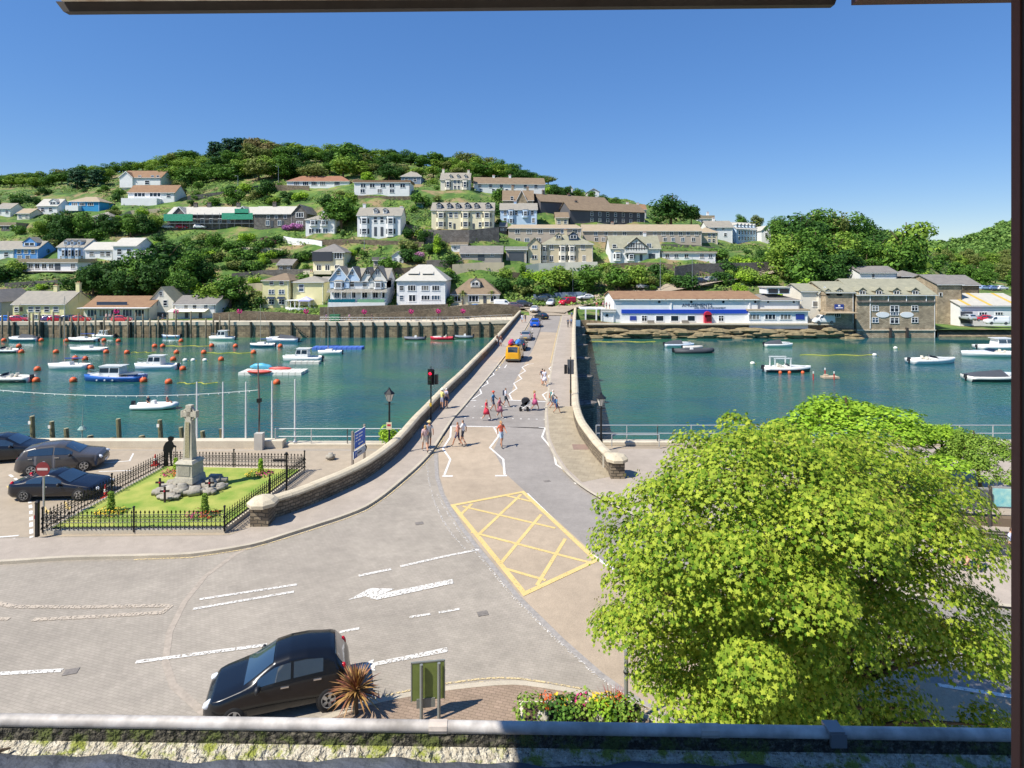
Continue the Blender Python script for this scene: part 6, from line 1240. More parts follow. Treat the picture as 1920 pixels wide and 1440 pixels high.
boat(173, 216, 633, 'cabin', -1, 'white cabin boat moored under the quay before the cafe'); boat(214, 238, 629, 'open', 1, 'grey dinghy touching the stern of the white cabin boat', '#8b94a3')
boat(133, 198, 660, 'sail', -1, 'white and green half-decked boat right of the navy dayboat', '#5d8f8c', '#e2e2dc'); boat(92, 165, 692, 'sail', -1, 'white sailing boat with the tallest mast in the left harbour', mast=11.5)
f = boat(160, 268, 714, 'fishing', -1, 'bright blue fishing boat with a white wheelhouse', '#2458a8', '#2f66b4'); 
for x in (-.6, .5, 1.6):
    mb = MB(); mb.ball((x, f.scale[0] * 1.22, .3), .13, 8, 5); mb.build('fender', GEL, f)
boat(-34, 58, 716, 'speed', -1, 'white speedboat with navy hull and raised outboard at the left edge', '#2b3448', '#e4e2da'); boat(254, 333, 692, 'cabin', -1, 'white pilothouse cruiser lying clear in mid harbour', '#dfe4ea', '#eceeee')
boat(257, 291, 631, 'open', -1, 'slim white tender alone between two tall quay piles'); boat(304, 338, 633, 'open', -1, 'pale blue and white skiff before the ramp foot', '#93a8cc', '#d4dcea'); boat(318, 353, 629, 'cabin', -1, 'white motorboat behind the pale blue skiff')
boat(372, 396, 631, 'rib', -1, 'small dark dinghy left of the white cabin boat by the ramp', '#3c3e46'); boat(393, 441, 637, 'cabin', -1, 'white low-cabin boat beneath the ramp wall'); boat(433, 471, 631, 'rib', -1, 'dark inflatable with a big engine right of the white low-cabin boat', '#4b5058', '#4f555e')
boat(475, 512, 629, 'rib', -1, 'white inflatable behind the long white cruiser', '#e6e6e2', '#d8dade'); boat(500, 560, 641, 'covered', -1, 'long white cruiser with a dark cockpit cover by the steps', '#cfd6dc', '#e4e8ea', yaw=-3); boat(470, 516, 650, 'sail', -1, 'small white boat with a teal hull in front of the long cruiser', '#2f6f84', '#e2e0d8', mast=8.5)
boat(532, 604, 677, 'cabin', -1, 'white pilothouse boat tied at the small floating stage'); boat(598, 641, 664, 'sail', -1, 'white launch behind the pilothouse boat with a tall leaning mast', mast=13, yaw=4)
boat(680, 707, 632, 'rib', -1, 'little grey inflatable below the middle of the quay wall', '#6d7580', '#8d949d'); boat(758, 797, 637, 'rib', -1, 'grey and red inflatable leftmost of the three hire boats', '#b83248', '#6b6f7a'); boat(808, 850, 637, 'speed', -1, 'bright red hire boat in the middle of the three', '#c4203c', '#cf2c46'); boat(853, 887, 634, 'rib', -1, 'grey inflatable with red covers rightmost of the three hire boats', '#a83044', '#7b8790')
boat(888, 918, 632, 'open', 1, 'white dinghy in the corner by the bridge wall')
m = boat(252, 333, 766, 'rib', 1, 'white inflatable with two people motoring across the near harbour', '#dfe0e0', '#e4e4e2')
RIBP = m.location.copy()
boat(1246, 1300, 650, 'covered', 1, 'white boat with a blue cover behind the black inflatable', '#e6e6e2', '#cfdae6', group='boats on the right'); boat(1263, 1338, 661, 'rib', 1, 'long black inflatable on the right of the bridge', '#2b2e33', '#3a3d42', group='boats on the right')
boat(1433, 1485, 650, 'covered', 1, 'small white boat with a charcoal cover below the kiosk', group='boats on the right')
w = boat(1432, 1518, 697, 'speed', 1, 'white workboat with a timber frame and orange floats alongside', '#2b3038', '#e4e4e0', group='boats on the right')
mb = MB()
for x in (-2.2, .2):
    for y in (-.9, .9): mb.box((x, y, 1.4), (.14, .14, 1.6))
mb.box((-1, -.9, 2.2), (2.7, .14, .16)); mb.box((-1, .9, 2.2), (2.7, .14, .16)); mb.build('timber_frame', GEL, w)
for x in (-1.6, -.2, 1.8): mb = MB(); mb.ball((x, -1.35, .1), .26, 10, 6, (1, 1, 1.2)); mb.build('fender', ORANGE, w)
boat(1702, 1793, 681, 'speed', 1, 'white speedboat lying alone off the stone warehouse', group='boats on the right', yaw=6); boat(1808, 1912, 668, 'speed', -1, 'long white speedboat right of the one off the warehouse', group='boats on the right', yaw=-6); boat(1832, 1925, 655, 'cabin', 1, 'white boat furthest back by the right-hand bank', group='boats on the right'); boat(1812, 1925, 714, 'covered', 1, 'dark-hulled white boat with navy covers at the right frame edge', '#2a2f3c', '#e6e4dc', group='boats on the right')
boat(1280, 1316, 655, 'open', 1, 'small dinghy moored between the white boat and the black inflatable', '#c9c4bc', group='boats on the right')
# floating stages
def stage(p0, p1, wl, c, label, depth=2.4):
    Y = FL * (H - WATER_Z) / (wl - HY); L = (p1 - p0) * Y / FL; t = thing('floating_stage', label, 'pontoon', (((p0 + p1) / 2 - CX) / FL * Y, Y, WATER_Z), 0); m = mat('pontoon_' + c, c, .6, var=.1); n = max(3, int(L / .9))
    for i in range(n):
        for j in range(2): mb = MB(); mb.box((-L / 2 + (i + .5) * L / n, (j - .5) * depth * .5, .18), (L / n - .05, depth * .5 - .05, .5), 0, .94); mb.build('float_block', m, t)
    return t
stage(588, 681, 654, '#4d6fc0', 'bright blue floating stage of plastic blocks in mid harbour'); stage(455, 572, 700, '#dad8cc', 'white floating stage carrying kayaks nearer the near quay', 3.2); stage(545, 600, 682, '#d0cdc0', 'small pale stage under the pilothouse boat', 1.2)
for i, (p0, p1, wl, c, lb) in enumerate(((470, 516, 701, '#d4554a', 'coral red kayak lying along the front of the white stage'), (510, 552, 695, '#c9473f', 'red kayak at the back of the white stage'))):
    Y = FL * (H - WATER_Z) / (wl - HY); L = (p1 - p0) * Y / FL; mb = MB(); mb.tube([(-L / 2 + L * j / 8, 0, .5 + .1 * (abs(j - 4) / 4) ** 2) for j in range(9)], [.05, .2, .28, .32, .33, .32, .28, .2, .05], 8)
    o = mb.build('kayak', mat('kayak_' + c, c, .4), None, True, (((p0 + p1) / 2 - CX) / FL * Y, Y - 1.2, WATER_Z)); tag(o, lb, 'kayak')
Y = FL * (H - WATER_Z) / 207; mb = MB(); mb.tube([(-1.7, 0, .75), (-1, 0, .85), (0, 0, .85), (1.2, 0, .7), (1.9, 0, .5)], [.15, .42, .5, .4, .1], 10); o = mb.build('covered_dinghy', mat('turquoise_hull', '#3f9ec0', .4, c2='#6fc0d4'), None, True, ((490 - CX) / FL * Y, Y, WATER_Z)); tag(o, 'turquoise upturned dinghy resting on the white stage', 'dinghy')
# buoys
BU = [(77, 637), (124, 638), (8, 637), (195, 637), (222, 638), (35, 648), (40, 659), (105, 659), (199, 659), (238, 660), (141, 671), (159, 672), (70, 692), (68, 713), (138, 713), (170, 689), (230, 692), (331, 660), (382, 660), (290, 648), (305, 648), (339, 638), (397, 647), (441, 648), (325, 673), (343, 691), (415, 673), (270, 713), (317, 716), (475, 660), (526, 648), (519, 717)]
mb = MB(); mb.ball((0, 0, .22), .48, 14, 9); BM = mb.mesh('buoy_float', ORANGE, True); mb = MB(); mb.lathe((0, 0, .62), [(.09, 0), (.09, .14), (.05, .16)], 8); mb.tube([(.09 * cos(a), 0, .86 + .09 * sin(a)) for a in [i * pi / 4 for i in range(9)]], .018, 5); BR = mb.mesh('buoy_ring', STEEL)
rows_ = {}
for p in sorted(BU, key=lambda q: (round((q[1] - 637) / 12), q[0])): rows_.setdefault(round((p[1] - 637) / 12), []).append(p)
RN = {k: n for k, n in zip(sorted(rows_), ['the row by the far quay', 'the second row from the far quay', 'the third row from the far quay', 'the fourth row from the far quay', 'the fifth row from the far quay', 'the sixth row from the far quay', 'the nearest row', 'the front row'])}
for k, ps in rows_.items():
    for i, (px, py) in enumerate(ps):
        Y = FL * (H - WATER_Z) / (py + 3 - HY); t = thing('mooring_buoy', 'orange mooring buoy, %s from left in %s' % (ORD[i], RN[k]), 'buoy', ((px - CX) / FL * Y, Y, WATER_Z), rnd.random() * 6, 'orange mooring buoys'); t.rotation_euler.x = rnd.uniform(-.3, .3); link('float', BM, t); link('ring', BR, t)
WB = mat('white_float', '#e0ddd2', .5); YR = mat('yellow_rope', '#b9b23c', .8)
for i, (px, py) in enumerate(((347, 675), (362, 675), (384, 675), (1411, 681), (1679, 652), (1640, 665))):
    Y = FL * (H - WATER_Z) / (py + 2 - HY); t = thing('small_float', '%s small white float %s' % (('leftmost', 'middle', 'rightmost', 'leftmost', 'rightmost', 'middle')[i], 'on the rope right of the pilothouse cruiser' if i < 3 else 'on the open water before the warehouse'), 'float', ((px - CX) / FL * Y, Y, WATER_Z)); mb = MB(); mb.ball((0, 0, .15), .32, 10, 7, (1.3, 1, 1)); mb.build('float', WB, t, True); mb = MB(); mb.tube([(.4, 0, .1), (.6, 0, .05)], .05, 5); mb.build('rope_eye', YR, t)
for i, (a, b, y, lb) in enumerate(((385, 472, 662, 'yellow floating rope in the middle of the left harbour'), (310, 398, 649, 'yellow floating rope behind the pilothouse cruiser'), (246, 290, 661, 'short yellow floating rope left of the pilothouse cruiser roof'), (332, 405, 719, 'yellow floating rope nearest the flagpoles'), (1108, 1230, 641, 'yellow weed-hung rope under the right bank'), (1500, 1640, 666, 'yellow floating rope off the stone warehouse'))):
    Y = FL * (H - WATER_Z) / (y - HY); mb = MB(); n = 16; mb.tube([((lerp(a, b, j / n) - CX) / FL * Y, Y + .5 * sin(j * .9), WATER_Z + .03) for j in range(n + 1)], .07, 5); tag(mb.build('floating_rope', YR), lb, 'rope')
# red-topped marker posts right of the workboat
RW = mat('red_white_band', '#c23a34', .6)
for i, (px, py, lb) in enumerate(((1525, 712, 'leftmost red and white marker post standing in the right water'), (1547, 705, 'middle red and white marker post by the low raft'), (1564, 712, 'rightmost red and white marker post by the low raft'))):
    Y = FL * (H - WATER_Z) / (py - HY); t = thing('marker_post', lb, 'marker', ((px - CX) / FL * Y, Y, WATER_Z)); mb = MB(); mb.tube([(0, 0, -2), (0, 0, .9)], .08, 8); mb.build('post', RW, t); mb = MB(); mb.tube([(0, 0, .9), (0, 0, 1.2)], .1, 8); mb.build('white_top', WB, t)
Y = FL * (H - WATER_Z) / 219; mb = MB(); mb.box((0, 0, .15), (2.2, 1.2, .25)); mb.box((-.6, 0, .4), (.5, .5, .3)); tag(mb.build('low_raft', mat('raft_boards', '#b9a58c', .8), None, False, ((1556 - CX) / FL * Y, Y, WATER_Z)), 'low timber raft between the red marker posts', 'raft')
# ------------------------------------------------------------------ far quay furniture
PILE = mat('timber_pile', '#6b6553', .9, var=.25, scale=3); PILED = mat('wet_timber', '#454338', .8, var=.3, scale=3)
xs = [4, 16, 55, 62, 74, 100, 113, 120, 134, 147, 160, 179, 195, 213, 240, 254, 268, 281, 297, 314, 330, 358, 386, 400, 412, 430]; mb = MB(); mb.tube([(0, 0, -7), (0, 0, 1)], [.2, .17], 8); PM = mb.mesh('pile_shaft', PILE, True); mb = MB(); mb.tube([(0, 0, -7), (0, 0, WATER_Z + .9)], .215, 8); PM2 = mb.mesh('pile_wet', PILED, True)
for i, px in enumerate(xs):
    Y = 130.3; t = thing('mooring_pile', 'tall timber pile, %s from the left along the far quay' % ORD[i], 'pile', ((px - CX) / FL * Y, Y, 0), 0, 'tall piles on the far quay'); p = link('shaft', PM, t); p.scale.z = rnd.uniform(.9, 1.0); p.location.z = rnd.uniform(-1.2, .6); link('wet_foot', PM2, t)
mb = MB(); mb.box((0, -.1, -3.2), (.34, .4, 4.6)); FM = mb.mesh('fender_timber', PILED); mb = MB(); mb.box((0, -.2, -.84), (.36, .42, .1)); FC = mb.mesh('fender_cap', PILE)
for i, px in enumerate(list(range(28, 460, 54)) + list(range(470, 585, 38)) + list(range(612, 925, 22))):
    Y = 130.85; t = thing('quay_fender', 'dark timber fender, %s from the left on the far quay wall' % ORD[i], 'fender', ((px + rnd.uniform(-2, 2) - CX) / FL * Y, Y, -.2), 0, 'timber fenders on the far quay'); link('timber', FM, t); link('cap', FC, t)
PINK = mat('pink_blossom', '#c42a7c', .8, var=.3, island=1)
mb = MB(); leaf_quads(mb, random.Random(2), (0, 0, 0), (.65, .65, .55), 90, .16); BASK = mb.mesh('flower_ball', PINK)
for i, px in enumerate((218, 330, 449, 574, 683, 771, 822, 868)):
    Y = 133.4 if px < 640 else 133.0; z = tz(px, Y); t = thing('flower_post', 'post with a pink hanging flower basket, %s from the left on the far quay' % ORD[i], 'flower post', ((px - CX) / FL * Y, Y, z), 0, 'pink flower posts'); mb = MB(); mb.tube([(0, 0, 0), (0, 0, 3.0)], .06, 6); mb.build('post', DARKM, t); link('flower_basket', BASK, t, (0, 0, 2.5))
qr = thing('quay_railing', 'thin grey railing along the far quay below the ramp wall', 'railing')
for z in (.55, 1.05): mb = MB(); mb.tube([((px - CX) / FL * 131.8, 131.8, tz(px, 131.8) + z + .2) for px in range(600, 961, 40)], .035, 5); mb.build('rail', STEEL, qr)
for px in range(600, 961, 10): mb = MB(); x = (px - CX) / FL * 131.8; z = tz(px, 131.8); mb.tube([(x, 131.8, z), (x, 131.8, z + 1.3)], .04, 5); mb.build('post', STEEL, qr)
mb = MB(); p = P(628, 601, 134); mb.box((p.x, p.y, p.z + .7), (2.2, 1.2, 1.4)); tag(mb.build('green_bin_store', mat('bin_green', '#2c6b4a', .7)), 'dark green bin store on the far quay at the ramp foot', 'bin')
st = thing('quay_steps', 'slanting timber landing steps on the far quay wall', 'steps', P(566, 612, 130.6)); mb = MB(); mb.box((0, 0, -.9), (.3, .9, .2)); 
for sg in (-.45, .45): mb = MB(); mb.tube([(-1.6, sg, 0), (1.6, sg, -2.6)], .09, 5); mb.build('stringer', PILE, st)
for i in range(8): mb = MB(); mb.box((-1.4 + i * .4, 0, -.2 - i * .325), (.3, .9, .06)); mb.build('tread', PILE, st)
def street_lamp(px, yb, yt, lb, Y=None):
    p = T(px, yb) if Y is None else P(px, yb, Y); h = (yb - yt) / FL * p.y; t = thing('street_lamp', lb, 'lamp post', p, 0, 'street lamps on the far bank'); mb = MB(); mb.tube([(0, 0, 0), (0, 0, h)], [.09, .05], 6); mb.build('post', STEEL, t); mb = MB(); mb.tube([(0, 0, h), (-.5, 0, h + .1), (-.9, 0, h + .08)], .04, 5); mb.build('arm', STEEL, t); mb = MB(); mb.box((-1.0, 0, h + .05), (.5, .2, .1)); mb.build('lamp_head', GEL, t)
street_lamp(1074, 552, 505, 'pale street lamp left of the red van'); street_lamp(1238, 545, 485, 'street lamp behind the left part of the hall roof'); street_lamp(1298, 545, 482, 'street lamp behind the middle of the hall roof'); street_lamp(1447, 506, 465, 'street lamp at the bend of the climbing road'); street_lamp(683, 470, 435, 'dark pole in front of the white double villa'); street_lamp(522, 348, 312, 'pole at the edge of the hilltop wood'); street_lamp(446, 360, 330, 'pole by the dark field wall')
# palms beside the brown bungalow
PALM = mat('palm_leaf', '#7d8a44', .7, var=.3, island=1)
for i, (px, py) in enumerate(((867, 573), (921, 573))):
    p = T(px, py); t = thing('palm_tree', '%s cabbage palm in front of the brown bungalow' % ('left', 'right')[i], 'palm', p); mb = MB(); mb.tube([(0, 0, -.3), (.1, 0, 1.6), (.05, 0, 3.0)], [.16, .12, .1], 7); mb.build('trunk', BARK, t); mb = MB(); g_ = random.Random(i)
    for k in range(90):
        a = g_.random() * 6.28; e = g_.uniform(-.7, 1.3); d = Vector((cos(a) * cos(e), sin(a) * cos(e), sin(e))); q = d.cross(Vector((0, 0, 1))).normalized() * .06; o_ = Vector((.05, 0, 3.0)); m_ = o_ + d * .8; e_ = o_ + d * 1.35 - Vector((0, 0, .3)); mb.add([o_ - q, o_ + q, m_ + q, e_, m_ - q], [(0, 1, 2, 4), (4, 2, 3)])
    mb.build('fronds', PALM, t)
# ------------------------------------------------------------------ near quay: edge beam, rails, piles, flagpoles
IRON = mat('black_iron', '#1d1e20', .45, metal=.3, var=.1)
mb = MB(); a, b = G(195, 846, 0), G(520, 848, 0); mb.box(((-60 + b.x) / 2, 39.6, .22), (60 + b.x, .7, .5)); struct('quay_edge_beam', mb, CONC2)
mb = MB(); mb.box(((b.x + xl(41)) / 2, 40.0, .06), (xl(41) - b.x, .8, .16)); struct('quay_edge', mb, CONC2)
mb = MB(); mb.box(((xr(41) + 2 + 120) / 2, 40.2, .1), (118 - xr(41), .7, .2)); struct('right_quay_coping', mb, CONC2)
WOODP = mat('grey_green_timber', '#6d6a4c', .9, var=.25, scale=4)
for i, (x, t0, b0) in enumerate(((58, 782, 832), (95, 792, 832), (122, 805, 832), (167, 819, 832), (209, 823, 833), (220, 787, 833), (264, 819, 833), (298, 789, 833), (338, 803, 833), (378, 810, 833), (413, 806, 833))):
    Y = 40.6; top = P(x, t0, Y); bt = P(x + 4, b0, Y); t = thing('quay_pile', 'weathered timber pile, %s from the left along the near quay edge' % ORD[i], 'pile', (bt.x, Y, 0), 0, 'timber piles on the near quay'); d = top - bt; r = .15 if t0 < 815 else .2
    mb = MB(); mb.tube([(-d.x * .5, 0, -5), (0, 0, 0), (d.x, .1, top.z)], r, 9); mb.build('shaft', WOODP, t)
    mb = MB(); mb.tube([(d.x, .1, top.z + .002), (d.x, .1, top.z + .05)], r * .9, 9); mb.build('weathered_top', mat('pale_endgrain', '#9a9476', .9), t)
    if x in (58, 95, 298): mb = MB(); mb.box((d.x * .85, -r - .01, top.z * .8), (.16, .03, .22)); mb.build('notice', WB, t)
for i, (x, t0) in enumerate(((369, 716), (418, 716), (461, 716), (510, 714), (553, 711))):
    Y = 39.9; top = P(x, t0, Y); t = thing('flagpole', 'bare white flagpole, %s of five along the near quay' % ORD[i], 'flagpole', (top.x, Y, 0), 0, 'white flagpoles'); mb = MB(); mb.tube([(0, 0, 0), (0, 0, top.z)], [.07, .045], 8); mb.build('pole', mat('white_pole', '#dcdcd8', .4, var=.03), t); mb = MB(); mb.lathe((0, 0, 0), [(.14, 0), (.14, .25), (.08, .3)], 8); mb.build('socket', STEEL, t)
top = P(486, 680, 39.2); t = thing('lighting_mast', 'slim dark mast among the flagpoles holding the string of bulbs', 'mast', (top.x, 39.2, 0)); MTOP = P(487, 731, 39.2)
mb = MB(); mb.tube([(0, 0, 0), (0, 0, top.z * .55), (-.08, 0, top.z)], [.09, .07, .04], 8); mb.build('pole', mat('grey_brown_pole', '#6f645c', .6), t); mb = MB(); mb.box((0, 0, top.z * .56), (.25, .25, .25)); mb.build('bracket', IRON, t)
mb = MB(); mb.box((.1, -.2, .55), (.55, .4, 1.1)); mb.build('control_box', mat('grey_cabinet', '#b3aea4', .6), t)
sl_ = thing('string_lights', 'sagging string of small bulbs strung from the mast across the water view', 'string lights'); e0 = P(-90, 722, 39.2); n = 30; pts = []
for i in range(n + 1):
    u = i / n; p = e0.lerp(MTOP, u); p.z -= .55 * 4 * u * (1 - u); pts.append(p)
mb = MB(); mb.tube(pts, .014, 4); mb.build('cable', mat('pale_cable', '#cfcfca', .5), sl_)
mb = MB(); mb.ball((0, 0, -.06), .032, 7, 5, (1, 1, 1.3)); BULB = mb.mesh('bulb_glass', mat('clear_bulb', '#e6e6de', .1), True)
for i in range(1, n): link('bulb', BULB, sl_, pts[i])
p = P(156, 832, 40.3); t = thing('small_davit', 'thin bent davit standing on the near quay edge', 'davit', (p.x, 40.2, 0)); mb = MB(); mb.tube([(0, 0, 0), (0, 0, .9), (.05, 0, 2.6)], [.05, .04, .015], 6); mb.build('post', mat('pale_green_iron', '#8aa39a', .6), t); mb = MB(); mb.lathe((0, 0, .9), [(.1, 0), (.28, .1), (.12, .3)], 8); mb.build('bollard_head', mat('pale_green_iron', '#8aa39a', .6), t)
def railing(label, pts, hh, nrail, m, step=2.0, name='quay_railing'):
    t = thing(name, label, 'railing'); pts = [Vector(p) for p in pts]
    for k in range(nrail): mb = MB(); mb.tube([p + Vector((0, 0, hh * (k + 1) / nrail)) for p in pts], .03, 6); mb.build('rail', m, t)
    for a, b in zip(pts, pts[1:]):
        n = max(1, int((b - a).length / step))
        for i in range(n + 1): q = a.lerp(b, i / n); mb = MB(); mb.tube([q, q + Vector((0, 0, hh))], .035, 6); mb.build('post', m, t)
    return t
WSTEEL = mat('galvanised_rail', '#c3c5c3', .4, metal=.5, var=.08)
railing('galvanised two-bar railing along the quay left of the bridge', [(G(500, 848).x, 39.8, .1), (G(640, 848).x, 39.8, .1), (G(745, 848).x, 39.8, .1)], 1.05, 2, WSTEEL)
railing('pale steel railing on the quay right of the bridge', [(G(1122, 842).x, 40.1, .2), (G(1240, 842).x, 40.1, .2), (G(1500, 842).x, 40.1, .2), (G(1950, 842).x, 40.1, .2)], 1.1, 2, WSTEEL)
railing('low inner steel rail at the head of the slipway', [(G(1150, 846).x, 39.2, .12), (G(1240, 846).x, 39.2, .12)], .8, 1, WSTEEL, 1.6, 'slipway_rail')
# ------------------------------------------------------------------ memorial garden
FLc, FRc, BRc, BLc = G(80, 999, .1), G(421, 996, .1), G(571, 882, .1), G(308, 876, .1)
quad_ = [FLc, FRc, BRc, BLc]; mb = MB()
def inset(q, d):
    c = sum((Vector((p.x, p.y, 0)) for p in q), Vector()) / 4; return [(p.x + (c.x - p.x) * d, p.y + (c.y - p.y) * d) for p in q]
mb.prism([(p.x, p.y) for p in quad_], -.01, .2); k1 = struct('memorial_plinth', mb, CONC2)
def lawn_mat():
    m = mat('mown_lawn', '#7f9a3e', .95, var=.0, bump=.5, bscale=40); n, l, b = nodes_of(m); geo = n.new('ShaderNodeNewGeometry'); r = n.new('ShaderNodeValToRGB'); e = r.color_ramp.elements; e[0].position = .3; e[0].color = lin('#6f8f2e'); e[1].position = .75; e[1].color = lin('#b0ad58'); t = n.new('ShaderNodeTexNoise'); t.inputs['Scale'].default_value = 1.1; t.inputs['Detail'].default_value = 8; l.new(geo.outputs['Position'], t.inputs['Vector']); l.new(t.outputs['Fac'], r.inputs[0]); l.new(r.outputs[0], b.inputs['Base Color']); return m
mb = MB(); mb.prism(inset(quad_, .05), .1, .24); lawn = struct('lawn', mb, lawn_mat())
fence = thing('memorial_railings', 'black iron railings with fleur-de-lis tops around the memorial lawn', 'railings')
mb = MB(); mb.tube([(0, 0, 0), (0, 0, .74)], .018, 5); mb.add([(0, 0, .72), (.05, 0, .8), (0, 0, .9), (-.05, 0, .8)], [(0, 1, 2, 3), (3, 2, 1, 0)]); mb.tube([(-.075, 0, .52), (-.05, 0, .6), (0, 0, .63), (.05, 0, .6), (.075, 0, .52)], .018, 4); mb.tube([(-.075, 0, .36), (.075, 0, .36)], .018, 4); mb.tube([(-.1, 0, .06), (0, 0, .22), (.1, 0, .06)], .016, 4); mb.tube([(-.09, 0, .3), (0, 0, .45), (.09, 0, .3)], .012, 4); PK = mb.mesh('picket_iron', IRON)
for a, b in zip(quad_, quad_[1:] + quad_[:1]):
    L = (b - a).length; n = int(L / .2); an = atan2(b.y - a.y, b.x - a.x)
    for i in range(n + 1): q = a.lerp(b, i / n); link('picket', PK, fence, (q.x, q.y, .2), an)
    for z in (.12, .46, .68): mb = MB(); mb.tube([(a.x, a.y, .2 + z), (b.x, b.y, .2 + z)], .016, 5); mb.build('rail', IRON, fence)
    for q in (a, a.lerp(b, .5)): mb = MB(); mb.tube([(q.x, q.y, .1), (q.x, q.y, 1.2)], .04, 8); mb.ball((q.x, q.y, 1.24), .06, 8, 6); mb.build('corner_post', IRON, fence)
GRAN = mat('granite', '#b3ac9a', .85, var=.18, scale=5, fine=.45, bump=.25, bscale=25); GRAN2 = mat('pale_rock', '#9c968a', .9, var=.3, scale=2, fine=.4, bump=.6, bscale=6)
c = P(356, 908, 31.6); c.z = 0; mem = thing('celtic_cross_memorial', 'tall granite celtic cross on a square plinth over rough boulders', 'memorial', (c.x, c.y, .24), R(-8)); mem.scale = (.86, .86, 1.0)
mb = MB(); mb.box((0, 0, .62), (1.3, 1.3, .3), 0, .93); mb.box((0, 0, 1.12), (1.1, 1.1, .75), 0, .96); mb.box((0, 0, 1.56), (1.22, 1.22, .14), 0, .8); pl_ = mb.build('plinth', GRAN, mem); mb = MB(); mb.box((0, -.555, 1.12), (.8, .03, .5)); mb.build('inscription_panel', mat('dark_granite', '#9c9686', .8, var=.25, scale=14), pl_)
mb = MB(); mb.box((0, 0, 2.65), (.62, .5, 2.1), 0, .72); mb.build('shaft', GRAN, mem)
mb = MB(); mb.box((0, -.235, 2.7), (.3, .05, 1.9), 0, .8); mb.build('carved_panel', mat('carved_granite', '#9a9272', .9, var=.3, scale=16, bump=.8, bscale=18), mem)
mb = MB(); mb.box((0, 0, 4.0), (.3, .3, .9)); mb.box((0, 0, 4.05), (.98, .3, .27)); mb.box((0, 0, 4.46), (.36, .32, .14))
for s in (-1, 1): mb.box((s * .47, 0, 4.05), (.1, .32, .36))
mb.build('cross_head', GRAN, mem); mb = MB()
mb.v = []; N = 24
for i in range(N):
    a_ = 2 * pi * i / N
    for r, y in ((.3, -.09), (.4, -.09), (.4, .09), (.3, .09)): mb.v.append((r * cos(a_), y, 4.05 + r * sin(a_)))
for i in range(N):
    for j in range(4): p0, p1 = i * 4 + j, i * 4 + (j + 1) % 4; q0, q1 = (p0 + 4) % (4 * N), (p1 + 4) % (4 * N) if True else 0; mb.f.append((p0, p1, ((i + 1) % N) * 4 + (j + 1) % 4, ((i + 1) % N) * 4 + j)); mb.m.append(0)
mb.build('ring', GRAN, mem)
def rock(par, x, y, z, sx, sy, sz, rz, seed, m):
    g_ = random.Random(seed); bm = bmesh.new(); bmesh.ops.create_cube(bm, size=1); bmesh.ops.bevel(bm, geom=bm.edges[:], offset=.25, segments=2, affect='EDGES')
    for v in bm.verts: v.co += Vector((g_.uniform(-.03, .03), g_.uniform(-.03, .03), g_.uniform(-.05, .05)))
    me = bpy.data.meshes.new('boulder'); bm.to_mesh(me); bm.free(); me.materials.append(m); me.polygons.foreach_set('use_smooth', [True] * len(me.polygons)); return link('boulder', me, par, (x, y, z), rz, (sx, sy, sz))
for i, (x, y, z, sx, sy, sz, rz) in enumerate(((0, 0, .22, 1.7, 1.6, .6, .2), (-.9, -.3, .2, 1.3, .9, .5, .7), (-.5, -1.0, .18, 1.4, .9, .42, -.2), (-1.2, -1.0, .12, .9, .7, .36, .4), (.9, -.8, .16, 1.2, .6, .42, .5), (1.2, .1, .22, 1.2, .8, .55, -.5), (1.1, .9, .2, 1.4, .7, .5, .2), (1.9, .2, .1, .9, .6, .35, .9), (-.2, -1.6, .1, 1.3, .6, .3, .1), (-1.0, .8, .2, 1.0, .8, .5, 0), (1.7, -.5, .12, .9, .6, .35, -.3), (.2, -.95, .25, .9, .7, .5, .9))): rock(mem, x, y, z * 1.15, sx * 1.02, sy * 1.0, sz * 1.2, rz, i, GRAN2)
for i, (px, py, lb) in enumerate(((300, 925, 'small dark wooden cross left of the memorial boulders'), (309, 942, 'small dark wooden cross at the front of the memorial boulders'), (393, 926, 'small dark wooden cross right of the memorial boulders'))):
    p = G(px, py, .24); t = thing('wooden_cross', lb, 'cross', p, .1 * i); mb = MB(); mb.box((0, 0, .4), (.09, .06, .8)); mb.box((0, -.012, .58), (.45, .06, .09)); mb.build('cross', mat('dark_wood', '#2f2623', .8), t); mb = MB(); mb.ball((0, -.05, .58), .05, 8, 5); mb.build('poppy', RED, t)
FLW = {'y': mat('yellow_petals', '#d9b22c', .8, var=.3, island=1), 'p': mat('magenta_petals', '#bc2f6e', .8, var=.3, island=1), 'o': mat('orange_petals', '#cf5f2a', .8, var=.3, island=1)}
def flowerbed(px, py, cols, label, r=.75, n=200):
    p = G(px, py, .24); t = thing('flower_bed', label, 'flower bed', p); g_ = random.Random(px); mb = MB(); leaf_quads(mb, g_, (0, 0, .04), (r, r * .8, .14), n, .06, up=1); mb.build('foliage', LEAF['mid'], t)
    for i, k in enumerate(cols):
        mb = MB(); leaf_quads(mb, g_, ((i - (len(cols) - 1) / 2) * r * .8, 0, .1), (r * .65, r * .7, .17), n // 2, .05, up=1.2); mb.build('blossom', FLW[k], t)
for px, py, cc, lb, th in ((328, 888, 'po', 'pink and orange flowers at the back left of the lawn', 'pink and orange'), (487, 890, 'yp', 'yellow and pink flowers at the back right of the lawn', 'yellow and pink'), (206, 962, 'yy', 'yellow flowers at the front left of the lawn', 'yellow'), (382, 966, 'po', 'magenta flowers at the front right of the lawn', 'magenta')):
    flowerbed(px, py, cc, 'bed of ' + lb); plant(G(px + 2, py - 2, .24), 1.05 if py > 930 else .9, 'cone', 'lime' if py < 930 else 'light', 'small clipped conifer standing in the %s flower bed' % th, w=1.0)
